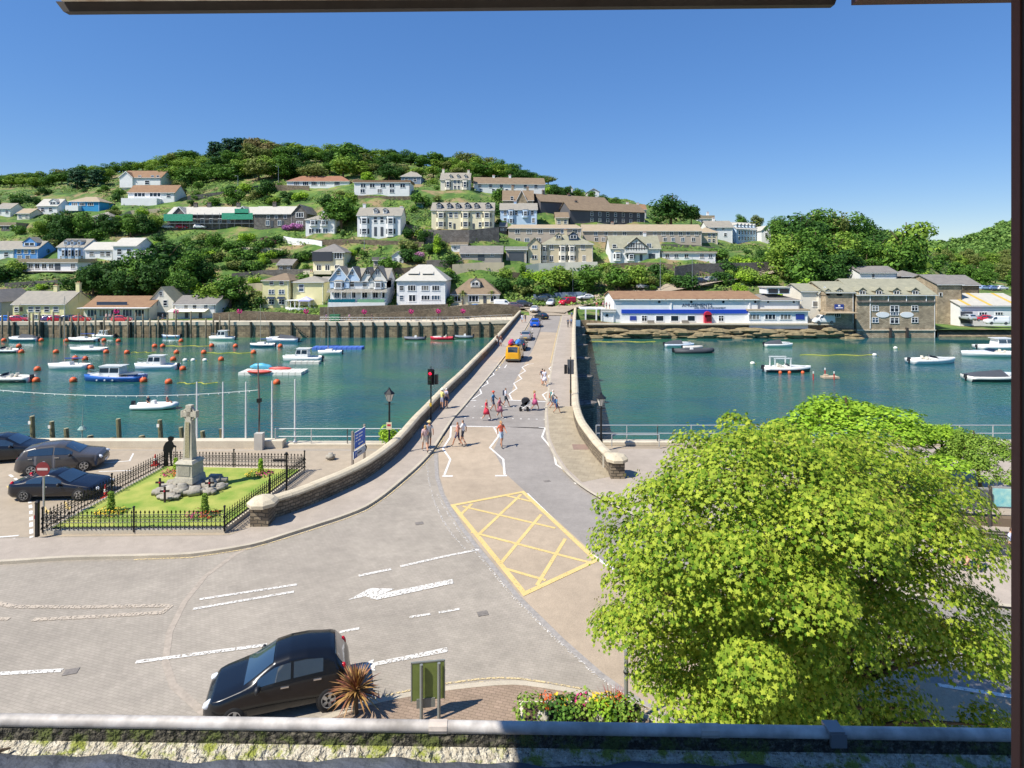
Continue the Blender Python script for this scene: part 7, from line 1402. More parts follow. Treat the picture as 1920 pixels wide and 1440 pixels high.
# steel soldier silhouette
p = G(314, 876, .2); t = thing('soldier_silhouette', 'black cut-out steel figure of a bowed soldier by the back left of the railings', 'silhouette', (p.x, p.y + .1, .2), R(10)); out = [(-.2, 0), (-.02, 0), (.0, .1), (-.02, .45), (.03, .9), (.12, .06), (.1, 0), (.32, 0), (.3, .08), (.2, .1), (.2, .6), (.22, .95), (.3, 1.15), (.42, 1.12), (.44, 1.2), (.3, 1.3), (.26, 1.42), (.2, 1.5), (.24, 1.55), (.3, 1.62), (.3, 1.7), (.36, 1.73), (.22, 1.8), (.08, 1.82), (-.02, 1.76), (-.04, 1.66), (.0, 1.55), (-.16, 1.45), (-.28, 1.2), (-.3, .95), (-.2, .9), (-.18, .5), (-.2, .1)]
mb = MB(); mb.extr(out, -.012, .012, 'y'); mb.build('figure', IRON, t); mb = MB(); mb.box((.4, 0, .6), (.04, .024, 1.2)); mb.build('rifle', IRON, t); mb = MB(); mb.box((.05, 0, .01), (.8, .3, .03)); mb.build('base_plate', IRON, t)
# signs and small things near the car park
p = G(82, 972, .1); t = thing('no_entry_sign', 'round red no-entry sign on a grey pole by the parked coupe', 'sign', p); mb = MB(); mb.tube([(0, 0, 0), (0, 0, 2.75)], .045, 8); mb.build('pole', STEEL, t); mb = MB(); mb.lathe((0, -.06, 2.4), [(.34, -.012), (.34, .012)], 24, 'y'); d = mb.build('disc', mat('sign_red', '#7e2a2c', .5), t); mb = MB(); mb.box((0, -.078, 2.4), (.5, .012, .11)); mb.build('white_bar', mat('sign_offwhite', '#c9b8b0', .6), d)
p = G(70, 1006, .1); t = thing('gate_post', 'dark square post with a small red reflector at the front corner of the railings', 'post', p); mb = MB(); mb.box((0, 0, .75), (.13, .13, 1.5)); mb.build('post', IRON, t); mb = MB(); mb.box((-.08, -.02, .9), (.03, .1, .16)); mb.build('reflector', RED, t); mb = MB(); mb.lathe((0, 0, 1.5), [(.1, 0), (.1, .06), (.03, .12)], 8); mb.build('cap', IRON, t)
CONE_O = mat('cone_red', '#c43528', .6); 
for i, (px, py) in enumerate(((198, 932), (291, 872))):
    p = G(px, py, .02); t = thing('traffic_cone', ('red and white cone by the nose of the black coupe', 'small red and white cone beside the back left railings')[i], 'cone', p); mb = MB(); mb.box((0, 0, .03), (.4, .4, .05)); mb.lathe((0, 0, .05), [(.15, 0), (.1, .25)], 12); mb.lathe((0, 0, .45), [(.066, 0), (.03, .22)], 12); mb.build('cone', CONE_O, t); mb = MB(); mb.lathe((0, 0, .3), [(.1, 0), (.066, .15)], 12); mb.build('white_sleeve', WB, t)
p = G(537, 935, .1); t = thing('finger_post', 'black iron finger post at the corner of the memorial railings', 'post', p); mb = MB(); mb.tube([(0, 0, 0), (0, 0, 2.3)], .05, 8); mb.ball((0, 0, 2.36), .08, 8, 6); mb.build('post', IRON, t); mb = MB(); mb.box((-.35, 0, 2.0), (.7, .03, .12)); mb.build('finger', IRON, t)
p = G(620, 862, .0); t = thing('stone_block', 'squat pale stone block standing alone on the quay paving', 'stone', p); rock(t, 0, 0, .2, .55, .45, .42, .2, 5, GRAN2)
# parking sign with blue panel
a, b = G(661, 884, 0), G(683, 868, 0); an = atan2(b.y - a.y, b.x - a.x); t = thing('direction_sign', 'blue information panel over a white direction sign on two grey posts by the curved wall', 'sign', a, an); Ls = (b - a).length
for x in (0, Ls): mb = MB(); mb.box((x, 0, 1.2), (.11, .11, 2.4)); mb.build('post', mat('sign_post_grey', '#8f8377', .7), t)
SB = mat('sign_blue', '#2563c4', .5, var=.04); SW = mat('sign_white', '#e6e6e2', .5, var=.02)
mb = MB(); mb.box((Ls / 2, -.08, 1.78), (Ls * .92, .03, 1.0)); mb.build('panel_border', SW, t); mb = MB(); mb.box((Ls / 2, -.1, 1.78), (Ls * .87, .02, .94)); pn = mb.build('blue_panel', SB, t)
for i, (z, w1, w2) in enumerate(((2.08, .28, .5), (1.9, .3, .46), (1.72, .16, .36))): mb = MB(); mb.box((Ls * .12 + w1 / 2, -.114, z), (w1, .01, .07)); mb.box((Ls * .18 + w1 + w2 / 2, -.114, z), (w2, .01, .07)); mb.build('white_text_line', SW, pn)
mb = MB(); mb.add([(Ls * .3, -.116, 1.48), (Ls * .45, -.116, 1.4), (Ls * .45, -.116, 1.45), (Ls * .75, -.116, 1.45), (Ls * .75, -.116, 1.51), (Ls * .45, -.116, 1.51), (Ls * .45, -.116, 1.56)], [(0, 1, 2, 5, 6), (2, 3, 4, 5)]); mb.build('white_arrow', SW, pn)
mb = MB(); mb.extr([(-.05, .72), (Ls, .72), (Ls + .22, .93), (Ls, 1.18), (-.05, 1.18)], -.09, -.06, 'y'); lo_ = mb.build('white_panel', SW, t); mb = MB(); mb.box((.2, -.1, .95), (.34, .012, .38)); mb.build('blue_square', SB, lo_)
text(lo_, 'P', .2, -.112, .95, .38, SW, 'letter'); mb = MB(); mb.box((.72, -.1, .95), (.5, .01, .07)); mb.build('text_line', NAVY, lo_); mb = MB(); mb.add([(Ls - .08, -.1, 1.12), (Ls + .02, -.1, 1.12), (Ls + .17, -.1, .94), (Ls + .02, -.1, .76), (Ls - .08, -.1, .76), (Ls + .06, -.1, .94)], [(5, 2, 1, 0), (4, 3, 2, 5)]); mb.build('chevron', IRON, lo_)
# lamps
def lantern(px, Y, yt, label, z0=0.0, sign=False):
    top = P(px, yt, Y); h = top.z - z0 - .0; t = thing('lantern_lamp_post', label, 'lamp post', (top.x, Y, z0)); mb = MB(); mb.lathe((0, 0, 0), [(.16, 0), (.16, .3), (.11, .4), (.1, .9), (.07, 1.0), (.055, h - 1.0), (.09, h - .98), (.05, h - .9), (.09, h - .86)], 10); mb.build('column', IRON, t)
    mb = MB(); mb.lathe((0, 0, h - .86), [(.13, 0), (.3, .5)], 6); mb.build('glass', mat('lantern_glass', '#d8d2c4', .2, spec=.6), t)
    mb = MB()
    for k in range(6): a_ = k * pi / 3; mb.tube([(.135 * cos(a_), .135 * sin(a_), h - .86), (.305 * cos(a_), .305 * sin(a_), h - .36)], .014, 4)
    mb.lathe((0, 0, h - .38), [(.36, 0), (.3, .08), (.12, .24), (.08, .3), (.03, .4)], 6); mb.build('lantern_cap', IRON, t); mb = MB(); mb.tube([(-.3, 0, h - 1.05), (.3, 0, h - 1.05)], .018, 5); mb.build('ladder_bar', IRON, t)
    if sign: mb = MB(); mb.box((0, -.1, h * .45), (.34, .02, .46)); mb.build('notice', mat('cream_notice', '#d8cba8', .6), t); mb = MB(); mb.box((0, -.115, h * .45 + .05), (.22, .01, .12)); mb.build('notice_print', RED, t)
    return t
lantern(730, 37.6, 727, 'black lantern lamp post with a notice left of the bridge', sign=True); lantern(1127, 38.6, 736, 'black lantern lamp post right of the bridge', sign=False)
# traffic signals
def signal(px, py, h, label, face, lit):
    p = G(px, py, KH); t = thing('traffic_signal', label, 'traffic light', p, face); mb = MB(); mb.tube([(0, 0, 0), (0, 0, h)], .055, 8); mb.build('pole', IRON, t); mb = MB(); mb.box((0, .02, h - .55), (.55, .03, 1.25)); mb.build('backing_board', mat('board_rim', '#4a4d52', .6), t); mb = MB(); mb.box((0, -.0, h - .55), (.5, .05, 1.2)); mb.box((0, -.1, h - .55), (.32, .22, 1.0)); hd_ = mb.build('signal_head', IRON, t)
    for i, c_ in enumerate(('#c8102e', '#3a2a10', '#10301c')):
        mb = MB(); mb.lathe((0, -.22, h - .25 - i * .3), [(.12, .01), (.11, -.03), (.02, -.045)], 14, 'y'); mb.build('lamp', mat('signal_%s_%d' % (c_, lit and i == 0), c_, .3, var=0, emit=(c_, 2.2) if (lit and i == 0) else None), hd_)
        mb = MB(); mb.tube([(-.13, -.26, h - .25 - i * .3), (-.09, -.3, h - .14 - i * .3), (.09, -.3, h - .14 - i * .3), (.13, -.26, h - .25 - i * .3)], .02, 4); mb.build('hood', IRON, hd_)
    mb = MB(); mb.box((.42, .1, h - .75), (.24, .24, .75)); mb.build('side_head', IRON, t); mb = MB(); mb.box((0, -.1, 1.2), (.16, .12, .24)); mb.build('push_button_box', mat('yellow_box', '#c9a52c', .5), t); mb = MB(); mb.tube([(0, 0, h), (0, 0, h + .3)], .03, 6); mb.build('aerial', IRON, t)
signal(808, 787, 3.9, 'traffic signal showing red at the left of the crossing', R(-8), True); signal(1070, 761, 3.9, 'traffic signal seen from behind at the right of the crossing', R(172), True)
plant(G(722, 850, 0) + Vector((0, 1.5, 0)), 1.7, 'bush', 'lime', 'bright green bush growing behind the wall by the left lamp post', w=.9)
# ------------------------------------------------------------------ planting and furniture at the right
plant(P(1610, 880, 32.5) * 1 - Vector((0, 0, P(1610, 880, 32.5).z)), 5.4, 'near', 'lime', 'bright green domed tree behind the big sycamore by the water', w=1.75, rg=random.Random(3))
plant(P(1838, 905, 31) - Vector((0, 0, P(1838, 905, 31).z)), 3.9, 'near', 'light', 'small yellow-green tree at the right by the notice boards', w=1.05, rg=random.Random(4))
plant(P(1762, 905, 33) - Vector((0, 0, P(1762, 905, 33).z)), 3.7, 'near', 'lime', 'low bright tree between the domed tree and the small right-hand tree', w=1.1, rg=random.Random(5))
for i, (px, py, w_, lb, c_) in enumerate(((1812, 985, 2.0, 'grey framed notice board half hidden by the sycamore', '#6d6f74'), (1893, 985, 1.7, 'turquoise map board at the right edge of the picture', '#5fb7c4'))):
    p = G(px, py, KH); t = thing('notice_board', lb, 'notice board', p, R(-6)); 
    for s in (-1, 1): mb = MB(); mb.box((s * w_ / 2, 0, .9), (.1, .1, 1.8)); mb.build('post', mat('board_post', '#4c4640', .7), t)
    mb = MB(); mb.box((0, 0, 1.3), (w_, .06, 1.0)); mb.build('frame', mat('board_frame', '#9a9690', .6), t); mb = MB(); mb.box((0, -.05, 1.3), (w_ - .2, .04, .82)); mb.build('panel', mat('board_panel_%d' % i, c_, .4, c2='#b9dcc8' if i else '#4a4c52', var=.1, scale=3), t)
p = G(1872, 1040, KH); t = thing('park_bench', 'dark slatted bench on the promenade at the right', 'bench', p, R(-12))
BW = mat('dark_bench_wood', '#4c463f', .7, var=.15)
for y in (-.2, -.07, .06, .19): mb = MB(); mb.box((0, y, .45), (1.9, .1, .04)); mb.build('seat_slat', BW, t)
for z in (.6, .72, .84): mb = MB(); mb.box((0, .28, z), (1.9, .03, .09)); mb.build('back_slat', BW, t)
for s in (-.8, .8): mb = MB(); mb.box((s, 0, .22), (.06, .5, .44)); mb.box((s, .26, .65), (.06, .05, .5)); mb.build('leg', IRON, t)
mb = MB(); mb.box((0, 0, .18), (11, .45, .4)); o = mb.build('low_planter', mat('planter_timber', '#6f5f4c', .8)); q = G(1860, 995, KH); o.location = (q.x + 1, q.y + .6, q.z); o.rotation_euler.z = R(-8); tag(o, 'long low timber planter under the notice boards', 'planter')
# ------------------------------------------------------------------ bottom edge: bed, cordyline, sign backs
CORD = mat('cordyline_leaf', '#7a3a34', .6, c2='#b08c4c', var=.2, island=1)
p = G(668, 1338, KH); t = thing('cordyline', 'spiky red and yellow cordyline beside the black hatchback', 'plant', p); mb = MB(); g_ = random.Random(8)
for k in range(230):
    a_ = g_.random() * 6.28; e = g_.uniform(-.45, 1.5); d = Vector((cos(a_) * cos(e), sin(a_) * cos(e), sin(e))); w_ = d.cross(Vector((0, 0, 1))); w_ = (w_.normalized() if w_.length > .01 else Vector((1, 0, 0))) * .024; o_ = Vector((0, 0, .62)); L = g_.uniform(.55, .85); m_ = o_ + d * L * .6; e_ = o_ + d * L - Vector((0, 0, .12 * L)); mb.add([o_ - w_ * .6, o_ + w_ * .6, m_ + w_, e_, m_ - w_], [(0, 1, 2, 4), (4, 2, 3)])
mb.build('leaves', CORD, t); mb = MB(); mb.tube([(0, 0, -.05), (0, 0, .65)], .06, 7); mb.build('stem', BARK, t)
p = G(790, 1352, KH); t = thing('road_sign_back', 'back of a green road sign on two posts by the lower kerb', 'sign', p, R(8))
for x in (0, .47): mb = MB(); mb.tube([(x, 0, -.1), (x, 0, 1.52)], .045, 8); mb.build('post', mat('grey_sign_post', '#8a8d86', .5, metal=.3), t)
mb = MB(); mb.box((.18, .1, 1.0), (.9, .03, 1.02)); mb.build('panel', mat('sign_back_olive', '#6d7a3c', .6, var=.15, scale=5), t); mb = MB()
for x in (-.265, .625): mb.box((x, .1, 1.0), (.03, .045, 1.05))
mb.box((.18, .1, 1.52), (.92, .045, .03)); mb.build('edge_channel', mat('grey_sign_post', '#8a8d86', .5), t); mb = MB(); mb.box((.12, .08, .42), (.5, .03, .25)); mb.build('lower_plate', mat('grey_plate', '#77786f', .6), t)
bed = thing('flower_border', 'stone-edged border of mixed shrubs and flowers at the bottom of the picture', 'flower bed', G(1085, 1352, KH)); s_ = 12.5 / (1352 - 490)
mb = MB(); mb.box((0, -.2, .06), (220 * s_, 1.5, .14)); mb.build('stone_edging', CONC2, bed); mb = MB(); mb.box((0, -.2, .1), (205 * s_, 1.3, .14)); mb.build('soil', mat('dark_soil', '#4a3a2c', .95), bed); g_ = random.Random(12)
for i, (dx, h_, k, r) in enumerate(((-90, .5, 'light', .45), (-40, .35, 'dark', .4), (-20, .45, 'mid', .4), (10, .45, 'light', .5), (40, .4, 'lime', .4), (68, .4, 'mid', .4), (90, .45, 'light', .4))):
    mb = MB(); leaf_quads(mb, g_, (dx * s_, -.15 + .1 * (i % 2), .15 + h_ * .5), (r, r * .9, h_), 330, .055); mb.build('shrub_clump', LEAF[k], bed)['kind'] = 'stuff'
for i, (dx, k) in enumerate(((-60, 'o'), (-35, 'y'), (5, 'p'), (30, 'y'), (78, 'o'), (55, 'y'))): mb = MB(); leaf_quads(mb, g_, (dx * s_, 0, .55), (.22, .2, .25), 46, .05); mb.build('blossom', FLW[k], bed)
for dx in (-67, 35): rock(bed, dx * s_, -.2, .25, .3, .3, .36, dx, int(dx + 90), GRAN)
mb = MB()
for k in range(60): a_ = g_.random() * 6.28; e = g_.uniform(.2, 1.4); d = Vector((cos(a_) * cos(e), sin(a_) * cos(e), sin(e))); q = Vector((-d.y, d.x, 0)) * .03; o_ = Vector((65 * s_, 0, .2)); mb.add([o_ - q, o_ + q, o_ + d * .75], [(0, 1, 2)])
mb.build('red_spiky_plant', mat('red_leaf', '#8f2f2c', .6, island=1, var=.2), bed)
p = G(1174, 1352, KH); t = thing('steel_pole', 'grey steel pole rising against the left edge of the sycamore', 'pole', p); mb = MB(); mb.tube([(0, 0, -.1), (0, 0, 1.9)], .055, 10); mb.build('shaft', mat('grey_sign_post', '#8a8d86', .5, metal=.3), t); mb = MB(); mb.tube([(0, 0, 1.3), (0, 0, 1.34)], .075, 10); mb.build('clamp', IRON, t)
p = G(1194, 1352, KH); t = thing('bollard', 'short black bollard right of the steel pole', 'bollard', p); mb = MB(); mb.lathe((0, 0, 0), [(.1, 0), (.1, .32), (.12, .34), (.07, .42)], 10); mb.build('body', IRON, t); mb = MB(); mb.lathe((0, 0, .24), [(.105, 0), (.105, .05)], 10); mb.build('band', WB, t)
# ------------------------------------------------------------------ the big sycamore
g_ = random.Random(31)
OUT = [(1100, 1000), (1125, 930), (1185, 895), (1200, 840), (1250, 830), (1290, 805), (1345, 770), (1440, 785), (1520, 800), (1640, 800), (1720, 850), (1800, 880), (1830, 950), (1860, 1000), (1810, 1050), (1780, 1080), (1870, 1140), (1915, 1190), (1900, 1250), (1810, 1265), (1720, 1235), (1650, 1270), (1710, 1310), (1880, 1345), (1900, 1400), (1500, 1430), (1230, 1420), (1235, 1330), (1190, 1260), (1130, 1200), (1105, 1110), (1150, 1060)]
def inside(x, y):
    c_ = False; n = len(OUT)
    for i in range(n):
        (x1, y1), (x2, y2) = OUT[i], OUT[(i + 1) % n]
        if (y1 > y) != (y2 > y) and x < (x2 - x1) * (y - y1) / (y2 - y1) + x1: c_ = not c_
    return c_
def edge_d(x, y):
    b_ = 1e9; n = len(OUT)
    for i in range(n):
        (x1, y1), (x2, y2) = OUT[i], OUT[(i + 1) % n]; t_ = max(0, min(1, ((x - x1) * (x2 - x1) + (y - y1) * (y2 - y1)) / ((x2 - x1) ** 2 + (y2 - y1) ** 2))); b_ = min(b_, hypot(x - x1 - t_ * (x2 - x1), y - y1 - t_ * (y2 - y1)))
    return b_
TB = Vector((6.6, 13.2, KH)); clumps = []; tries = 0
while len(clumps) < 165 and tries < 20000:
    tries += 1; x, y = g_.uniform(1090, 1920), g_.uniform(780, 1430)
    if not inside(x - 14, y): continue
    e = edge_d(x - 14, y)
    if e < 8: continue
    th = min(4.2, .6 + e / 60 * 1.3); Y = 13.2 + g_.uniform(-.8, .75) * th; p = P(x, y, Y)
    if p.z < .9: continue
    if any((p - q).length < .86 for q, _ in clumps): continue
    clumps.append((p, min(g_.uniform(.6, 1.0), e / FL * Y * 1.0 + g_.uniform(.2, .5))))
syc = thing('sycamore_tree', 'big leafy yellow-green sycamore filling the lower right foreground', 'tree', TB); LEAFM = mat('sycamore_leaf', '#5c881f', .6, c2='#b2bf44', var=.25, island=1, trans=.3, spec=.12)
SEED = mat('sycamore_keys', '#c3b45c', .6, var=.2, island=1, trans=.3)
lp = []
for k in range(5):
    a_ = R(90 + (k - 2) * 62); r = (1.0, .92, .8)[abs(k - 2)]; lp.append((a_, r)); 
    if k < 4: lp.append((R(90 + (k - 1.5) * 62), .48))
shape = [(0, -.25)] + [(cos(a_) * r * .62, sin(a_) * r * .62) for a_, r in lp]
mb = MB(); sd = MB()
for p, r in clumps:
    tilt = (p - Vector((6.4, 13.2, 4.5))); tilt.z *= .5; tilt = tilt.normalized() * .55
    nl = int(820 * (r / .8) ** 2) + 20
    for _ in range(nl):
        a_ = g_.random() * 6.28; q = g_.random() ** .5; off = Vector((cos(a_) * q * r, sin(a_) * q * r, r * (.5 * (1 - q * q)) - .28 * r + g_.gauss(0, .11) * r * 1.4)); c_ = p + off
        nn = (Vector((cos(a_) * q * .7, sin(a_) * q * .7 - .15, .75)) + tilt * .6 + Vector((g_.gauss(0, .3), g_.gauss(0, .3), g_.gauss(0, .2)))).normalized(); u = nn.orthogonal().normalized(); u.rotate(Matrix.Rotation(g_.random() * 6.28, 3, nn)); v_ = nn.cross(u); s = g_.uniform(.055, .115)
        base = len(mb.v); mb.v.append(tuple(c_ - TB))
        for (x, y) in shape: w_ = c_ + u * (x * s) + v_ * (y * s) - nn * (s * .16 * (x * x + y * y)); mb.v.append(tuple(w_ - TB))
        m_ = len(shape)
        for i in range(m_): mb.f.append((base, base + 1 + i, base + 1 + (i + 1) % m_)); mb.m.append(0)
    for _ in range(int(nl * .05)):
        c_ = p + Vector((g_.uniform(-r, r) * .8, g_.uniform(-r, r) * .8, g_.uniform(-.1, .35) * r)) - TB
        for k in range(3): d = Vector((g_.gauss(0, .05), g_.gauss(0, .05), -.03)); sd.add([c_ + d, c_ + d + Vector((.03, 0, .02)), c_ + d + Vector((.02, .03, -.05))], [(0, 1, 2)])
print('leaf faces', len(mb.f)); mb.build('crown', LEAFM, syc); sd.build('seed_keys', SEED, syc)
mb = MB(); mb.tube([(0, 0, -.2), (0.05, 0, 1.2), (-.05, 0, 2.6), (-.1, .1, 4.2), (-.15, .1, 6.2)], [.34, .26, .22, .15, .05], 10); mb.build('trunk', BARK, syc)
for i, (p, r) in enumerate(sorted(clumps, key=lambda c_: g_.random())[:46]):
    q = p - TB; z0 = max(1.3, min(5.2, q.z * .55)); s0 = Vector((-.05, .05, z0)); m_ = s0.lerp(q, .55) + Vector((0, 0, .25)); mb = MB(); mb.tube([s0, m_, q - Vector((0, 0, .12))], [.09, .05, .015], 6); mb.build('limb', BARK, syc)
# ------------------------------------------------------------------ people
JB = dict(pel=(0, 0, .95), spn=(0, .01, 1.14), chs=(0, .01, 1.34), nek=(0, 0, 1.47), hed=(0, -.015, 1.58), top=(0, -.005, 1.68), shl=(.155, .01, 1.405), shr=(-.155, .01, 1.405), hpl=(.085, 0, .9), hpr=(-.085, 0, .9))
POSE = {
 'stand': dict(ell=(.22, .03, 1.14), wrl=(.24, -.04, .9), hnl=(.24, -.06, .8), elr=(-.22, .03, 1.14), wrr=(-.24, -.04, .9), hnr=(-.24, -.06, .8), knl=(.1, -.02, .5), anl=(.11, .02, .09), tol=(.12, -.12, .04), knr=(-.1, -.02, .5), anr=(-.11, .02, .09), tor=(-.12, -.12, .04)),
 'walk': dict(ell=(.22, .12, 1.16), wrl=(.23, .08, .92), hnl=(.23, .04, .83), elr=(-.22, -.08, 1.15), wrr=(-.2, -.27, 1.0), hnr=(-.19, -.34, .95), knl=(.09, -.2, .52), anl=(.1, -.33, .11), tol=(.1, -.47, .08), knr=(-.09, .06, .5), anr=(-.1, .33, .17), tor=(-.1, .27, .05)),
 'stride': dict(ell=(.22, -.1, 1.15), wrl=(.2, -.3, 1.02), hnl=(.19, -.37, .98), elr=(-.22, .14, 1.17), wrr=(-.23, .12, .92), hnr=(-.23, .08, .83), knl=(.09, .04, .5), anl=(.1, .28, .15), tol=(.1, .2, .04), knr=(-.09, -.16, .52), anr=(-.1, -.24, .1), tor=(-.1, -.38, .06)),
 'lean': dict(ell=(.24, -.16, 1.18), wrl=(.2, -.4, 1.08), hnl=(.16, -.48, 1.06), elr=(-.24, -.16, 1.18), wrr=(-.2, -.4, 1.08), hnr=(-.16, -.48, 1.06), knl=(.1, .04, .5), anl=(.11, .1, .09), tol=(.12, -.04, .04), knr=(-.1, .0, .5), anr=(-.11, .04, .09), tor=(-.12, -.1, .04)),
 'sit': dict(ell=(.24, -.02, 1.1), wrl=(.16, -.25, .98), hnl=(.12, -.33, .97), elr=(-.24, -.02, 1.1), wrr=(-.16, -.25, .98), hnr=(-.12, -.33, .97), knl=(.12, -.42, .95), anl=(.12, -.46, .54), tol=(.12, -.6, .5), knr=(-.12, -.42, .95), anr=(-.12, -.46, .54), tor=(-.12, -.6, .5)),
}
BONES = [('pel', 'spn', 'torso'), ('spn', 'chs', 'torso'), ('chs', 'nek', 'neck'), ('nek', 'hed', 'head'), ('hed', 'top', 'head')]
for s in 'lr': BONES += [('chs', 'sh' + s, 'torso'), ('sh' + s, 'el' + s, 'uparm'), ('el' + s, 'wr' + s, 'farm'), ('wr' + s, 'hn' + s, 'hand'), ('pel', 'hp' + s, 'pelvis'), ('hp' + s, 'kn' + s, 'thigh'), ('kn' + s, 'an' + s, 'calf'), ('an' + s, 'to' + s, 'foot')]
RAD = dict(pel=(.14, .11), spn=(.125, .095), chs=(.15, .1), nek=(.05, .055), hed=(.075, .09), top=(.06, .07))
for s in 'lr': RAD.update({'sh' + s: (.065, .06), 'el' + s: (.043, .043), 'wr' + s: (.03, .03), 'hn' + s: (.028, .036), 'hp' + s: (.09, .095), 'kn' + s: (.06, .06), 'an' + s: (.042, .045), 'to' + s: (.035, .03)})
DUMMY = [mat('skin_slot_%d' % i, '#888888', .7, var=0) for i in range(8)]
def person_mesh(pose):
    J = dict(JB); J.update(POSE[pose]); names = list(J); idx = {n: i for i, n in enumerate(names)}
    me = bpy.data.meshes.new('pose_' + pose); me.from_pydata([J[n] for n in names], [(idx[a], idx[b]) for a, b, _ in BONES], []); o = bpy.data.objects.new('tmp_person', me); col.objects.link(o)
    bm = bmesh.new(); bm.from_mesh(me); lay = bm.verts.layers.skin.verify(); bm.verts.ensure_lookup_table()
    for n in names: v = bm.verts[idx[n]]; v[lay].radius = RAD[n]; v[lay].use_root = (n == 'pel')
    bm.to_mesh(me); bm.free(); o.modifiers.new('s', 'SKIN'); sb = o.modifiers.new('b', 'SUBSURF'); sb.levels = 1; sb.render_levels = 1
    dg = bpy.context.evaluated_depsgraph_get(); dg.update(); out = bpy.data.meshes.new_from_object(o.evaluated_get(dg)); bpy.data.objects.remove(o)
    out.materials.clear(); [out.materials.append(m) for m in DUMMY]
    seg = [(Vector(J[a]), Vector(J[b]), t) for a, b, t in BONES]; J2 = {k: Vector(v) for k, v in J.items()}
    for p in out.polygons:
        c = p.center; best = None
        for a, b, t in seg:
            d = b - a; k = max(0, min(1, (c - a).dot(d) / d.length_squared)); ds = (c - a - d * k).length
            if best is None or ds < best[0]: best = (ds, t, k)
        _, t, k = best
        p.material_index = {'torso': 1, 'uparm': 1 if k < .75 else 0, 'pelvis': 2, 'thigh': 2 if k < .72 else 5, 'calf': 5 if k < .9 else 3, 'foot': 3, 'farm': 6, 'hand': 0, 'neck': 0 if k > .5 else 1, 'head': 0}[t]
        if t == 'torso' and c.z < 1.0: p.material_index = 2
        if t == 'head' and (c.z > 1.645 or (c.y > .005 and c.z > 1.53)): p.material_index = 4
        p.use_smooth = True
    return out
PM_ = {k: person_mesh(k) for k in POSE}
SKIN = [mat('skin_a', '#c99a7c', .6, var=.05), mat('skin_b', '#b8876a', .6, var=.05)]; HAIRC = {'b': '#3b2a20', 'g': '#a39d94', 'f': '#b8935c', 'k': '#221d1b', 'r': '#7a4a2c', 'w': '#dcdad4'}
def cloth(c): return mat('cloth_' + c, c, .85, var=.08, scale=6)
mb = MB(); mb.ball((0, .075, 1.6), .095, 10, 7, (.95, .6, 1.1)); mb.tube([(0, .11, 1.56), (0, .12, 1.42)], [.05, .02], 6); HAIRL = mb.mesh('long_hair', DUMMY[4], True)
mb = MB(); mb.lathe((0, -.005, 1.655), [(.16, -.005), (.165, .005), (.1, .01), (.095, .07), (.05, .1)], 12); HAT = mb.mesh('sun_hat', DUMMY[1], True)
mb = MB(); mb.box((0, .16, 1.25), (.28, .16, .42), 0, .85); PACK = mb.mesh('backpack', DUMMY[1])
mb = MB(); mb.lathe((0, 0, .55), [(.27, 0), (.16, .42)], 12); SKIRT = mb.mesh('skirt', DUMMY[2], True)
def person(px, py, pose, top, bot, face, label, hair='b', longl=False, sleeve=False, dress=False, hat=None, pack=None, long_hair=False, z=None, loc=None, s=1.0, group=None):
    if loc is None: loc = G(px, py, z if z is not None else .012)
    t = thing('person', label, 'person', loc, R(face), group); t.scale = (s, s, s); sk = rnd.choice(SKIN)
    ms = [sk, cloth(top), cloth(bot), cloth('#4a4440' if not dress else '#d8cfc4'), mat('hair_' + hair, HAIRC[hair], .7), cloth(bot) if longl else sk, cloth(top) if sleeve else sk, sk]
    b = link('body', PM_[pose], t)
    for i in range(8): b.material_slots[i].link = 'OBJECT'; b.material_slots[i].material = ms[i]
    def acc(n, me, c): o = link(n, me, t); o.material_slots[0].link = 'OBJECT'; o.material_slots[0].material = c
    if dress: acc('skirt', SKIRT, cloth(top if dress is True else dress))
    if hat: acc('hat', HAT, cloth(hat))
    if pack: acc('backpack', PACK, cloth(pack))
    if long_hair: acc('hair', HAIRL, ms[4])
    return t
K = KH + .005
person(797, 848, 'walk', '#c9a9a4', '#cfc4b4', 200, 'person in a pale pink top walking on the left pavement', 'f', z=K, long_hair=True, s=1.05); person(805, 840, 'stride', '#8d8f94', '#6d6f70', 195, 'person in grey shirt and shorts beside the one in pale pink', 'f', z=K, hat='#c9b07a', s=1.05)
person(829, 767, 'lean', '#d8cf7c', '#a9a6b4', 130, 'person in a yellow shirt leaning on the left parapet', 'w', z=K, hat='#e0dcc8'); person(837, 765, 'stand', '#b3aec0', '#3d4460', 140, 'person in a mauve shirt beside the one leaning on the parapet', 'w', z=K)
person(868, 836, 'stride', '#e8e8e8', '#4d5058', 250, 'person in a white T-shirt stepping off by the near stop line', 'b', s=1.05); person(858, 838, 'walk', '#d0907c', '#55506a', 250, 'person in a coral top just left of the white T-shirt', 'r')
person(940, 839, 'stride', '#d0664a', '#a9bccb', 30, 'woman with long fair hair in an orange top and pale blue shorts', 'f', long_hair=True, s=1.05)
person(912, 789, 'walk', '#c83448', '#c83448', 70, 'woman in a red dress leading across the crossing', 'r', dress=True); person(925, 772, 'stride', '#4a7fa4', '#3a3f54', 80, 'person in a blue shirt and red cap crossing behind the red dress', 'r', hat='#c8503c'); person(937, 784, 'stride', '#b4707c', '#6d4658', 75, 'woman in a patterned dusky pink dress in the middle of the crossing', 'r', dress=True); person(948, 764, 'walk', '#dfe2ea', '#414a50', 80, 'person in a white shirt and grey shorts at the back of the crossing', 'k', pack='#3c4050')
person(1003, 770, 'walk', '#d05070', '#c05c84', 85, 'woman in a bright pink top pushing the pushchair', 'f', dress='#b8587c', long_hair=True)
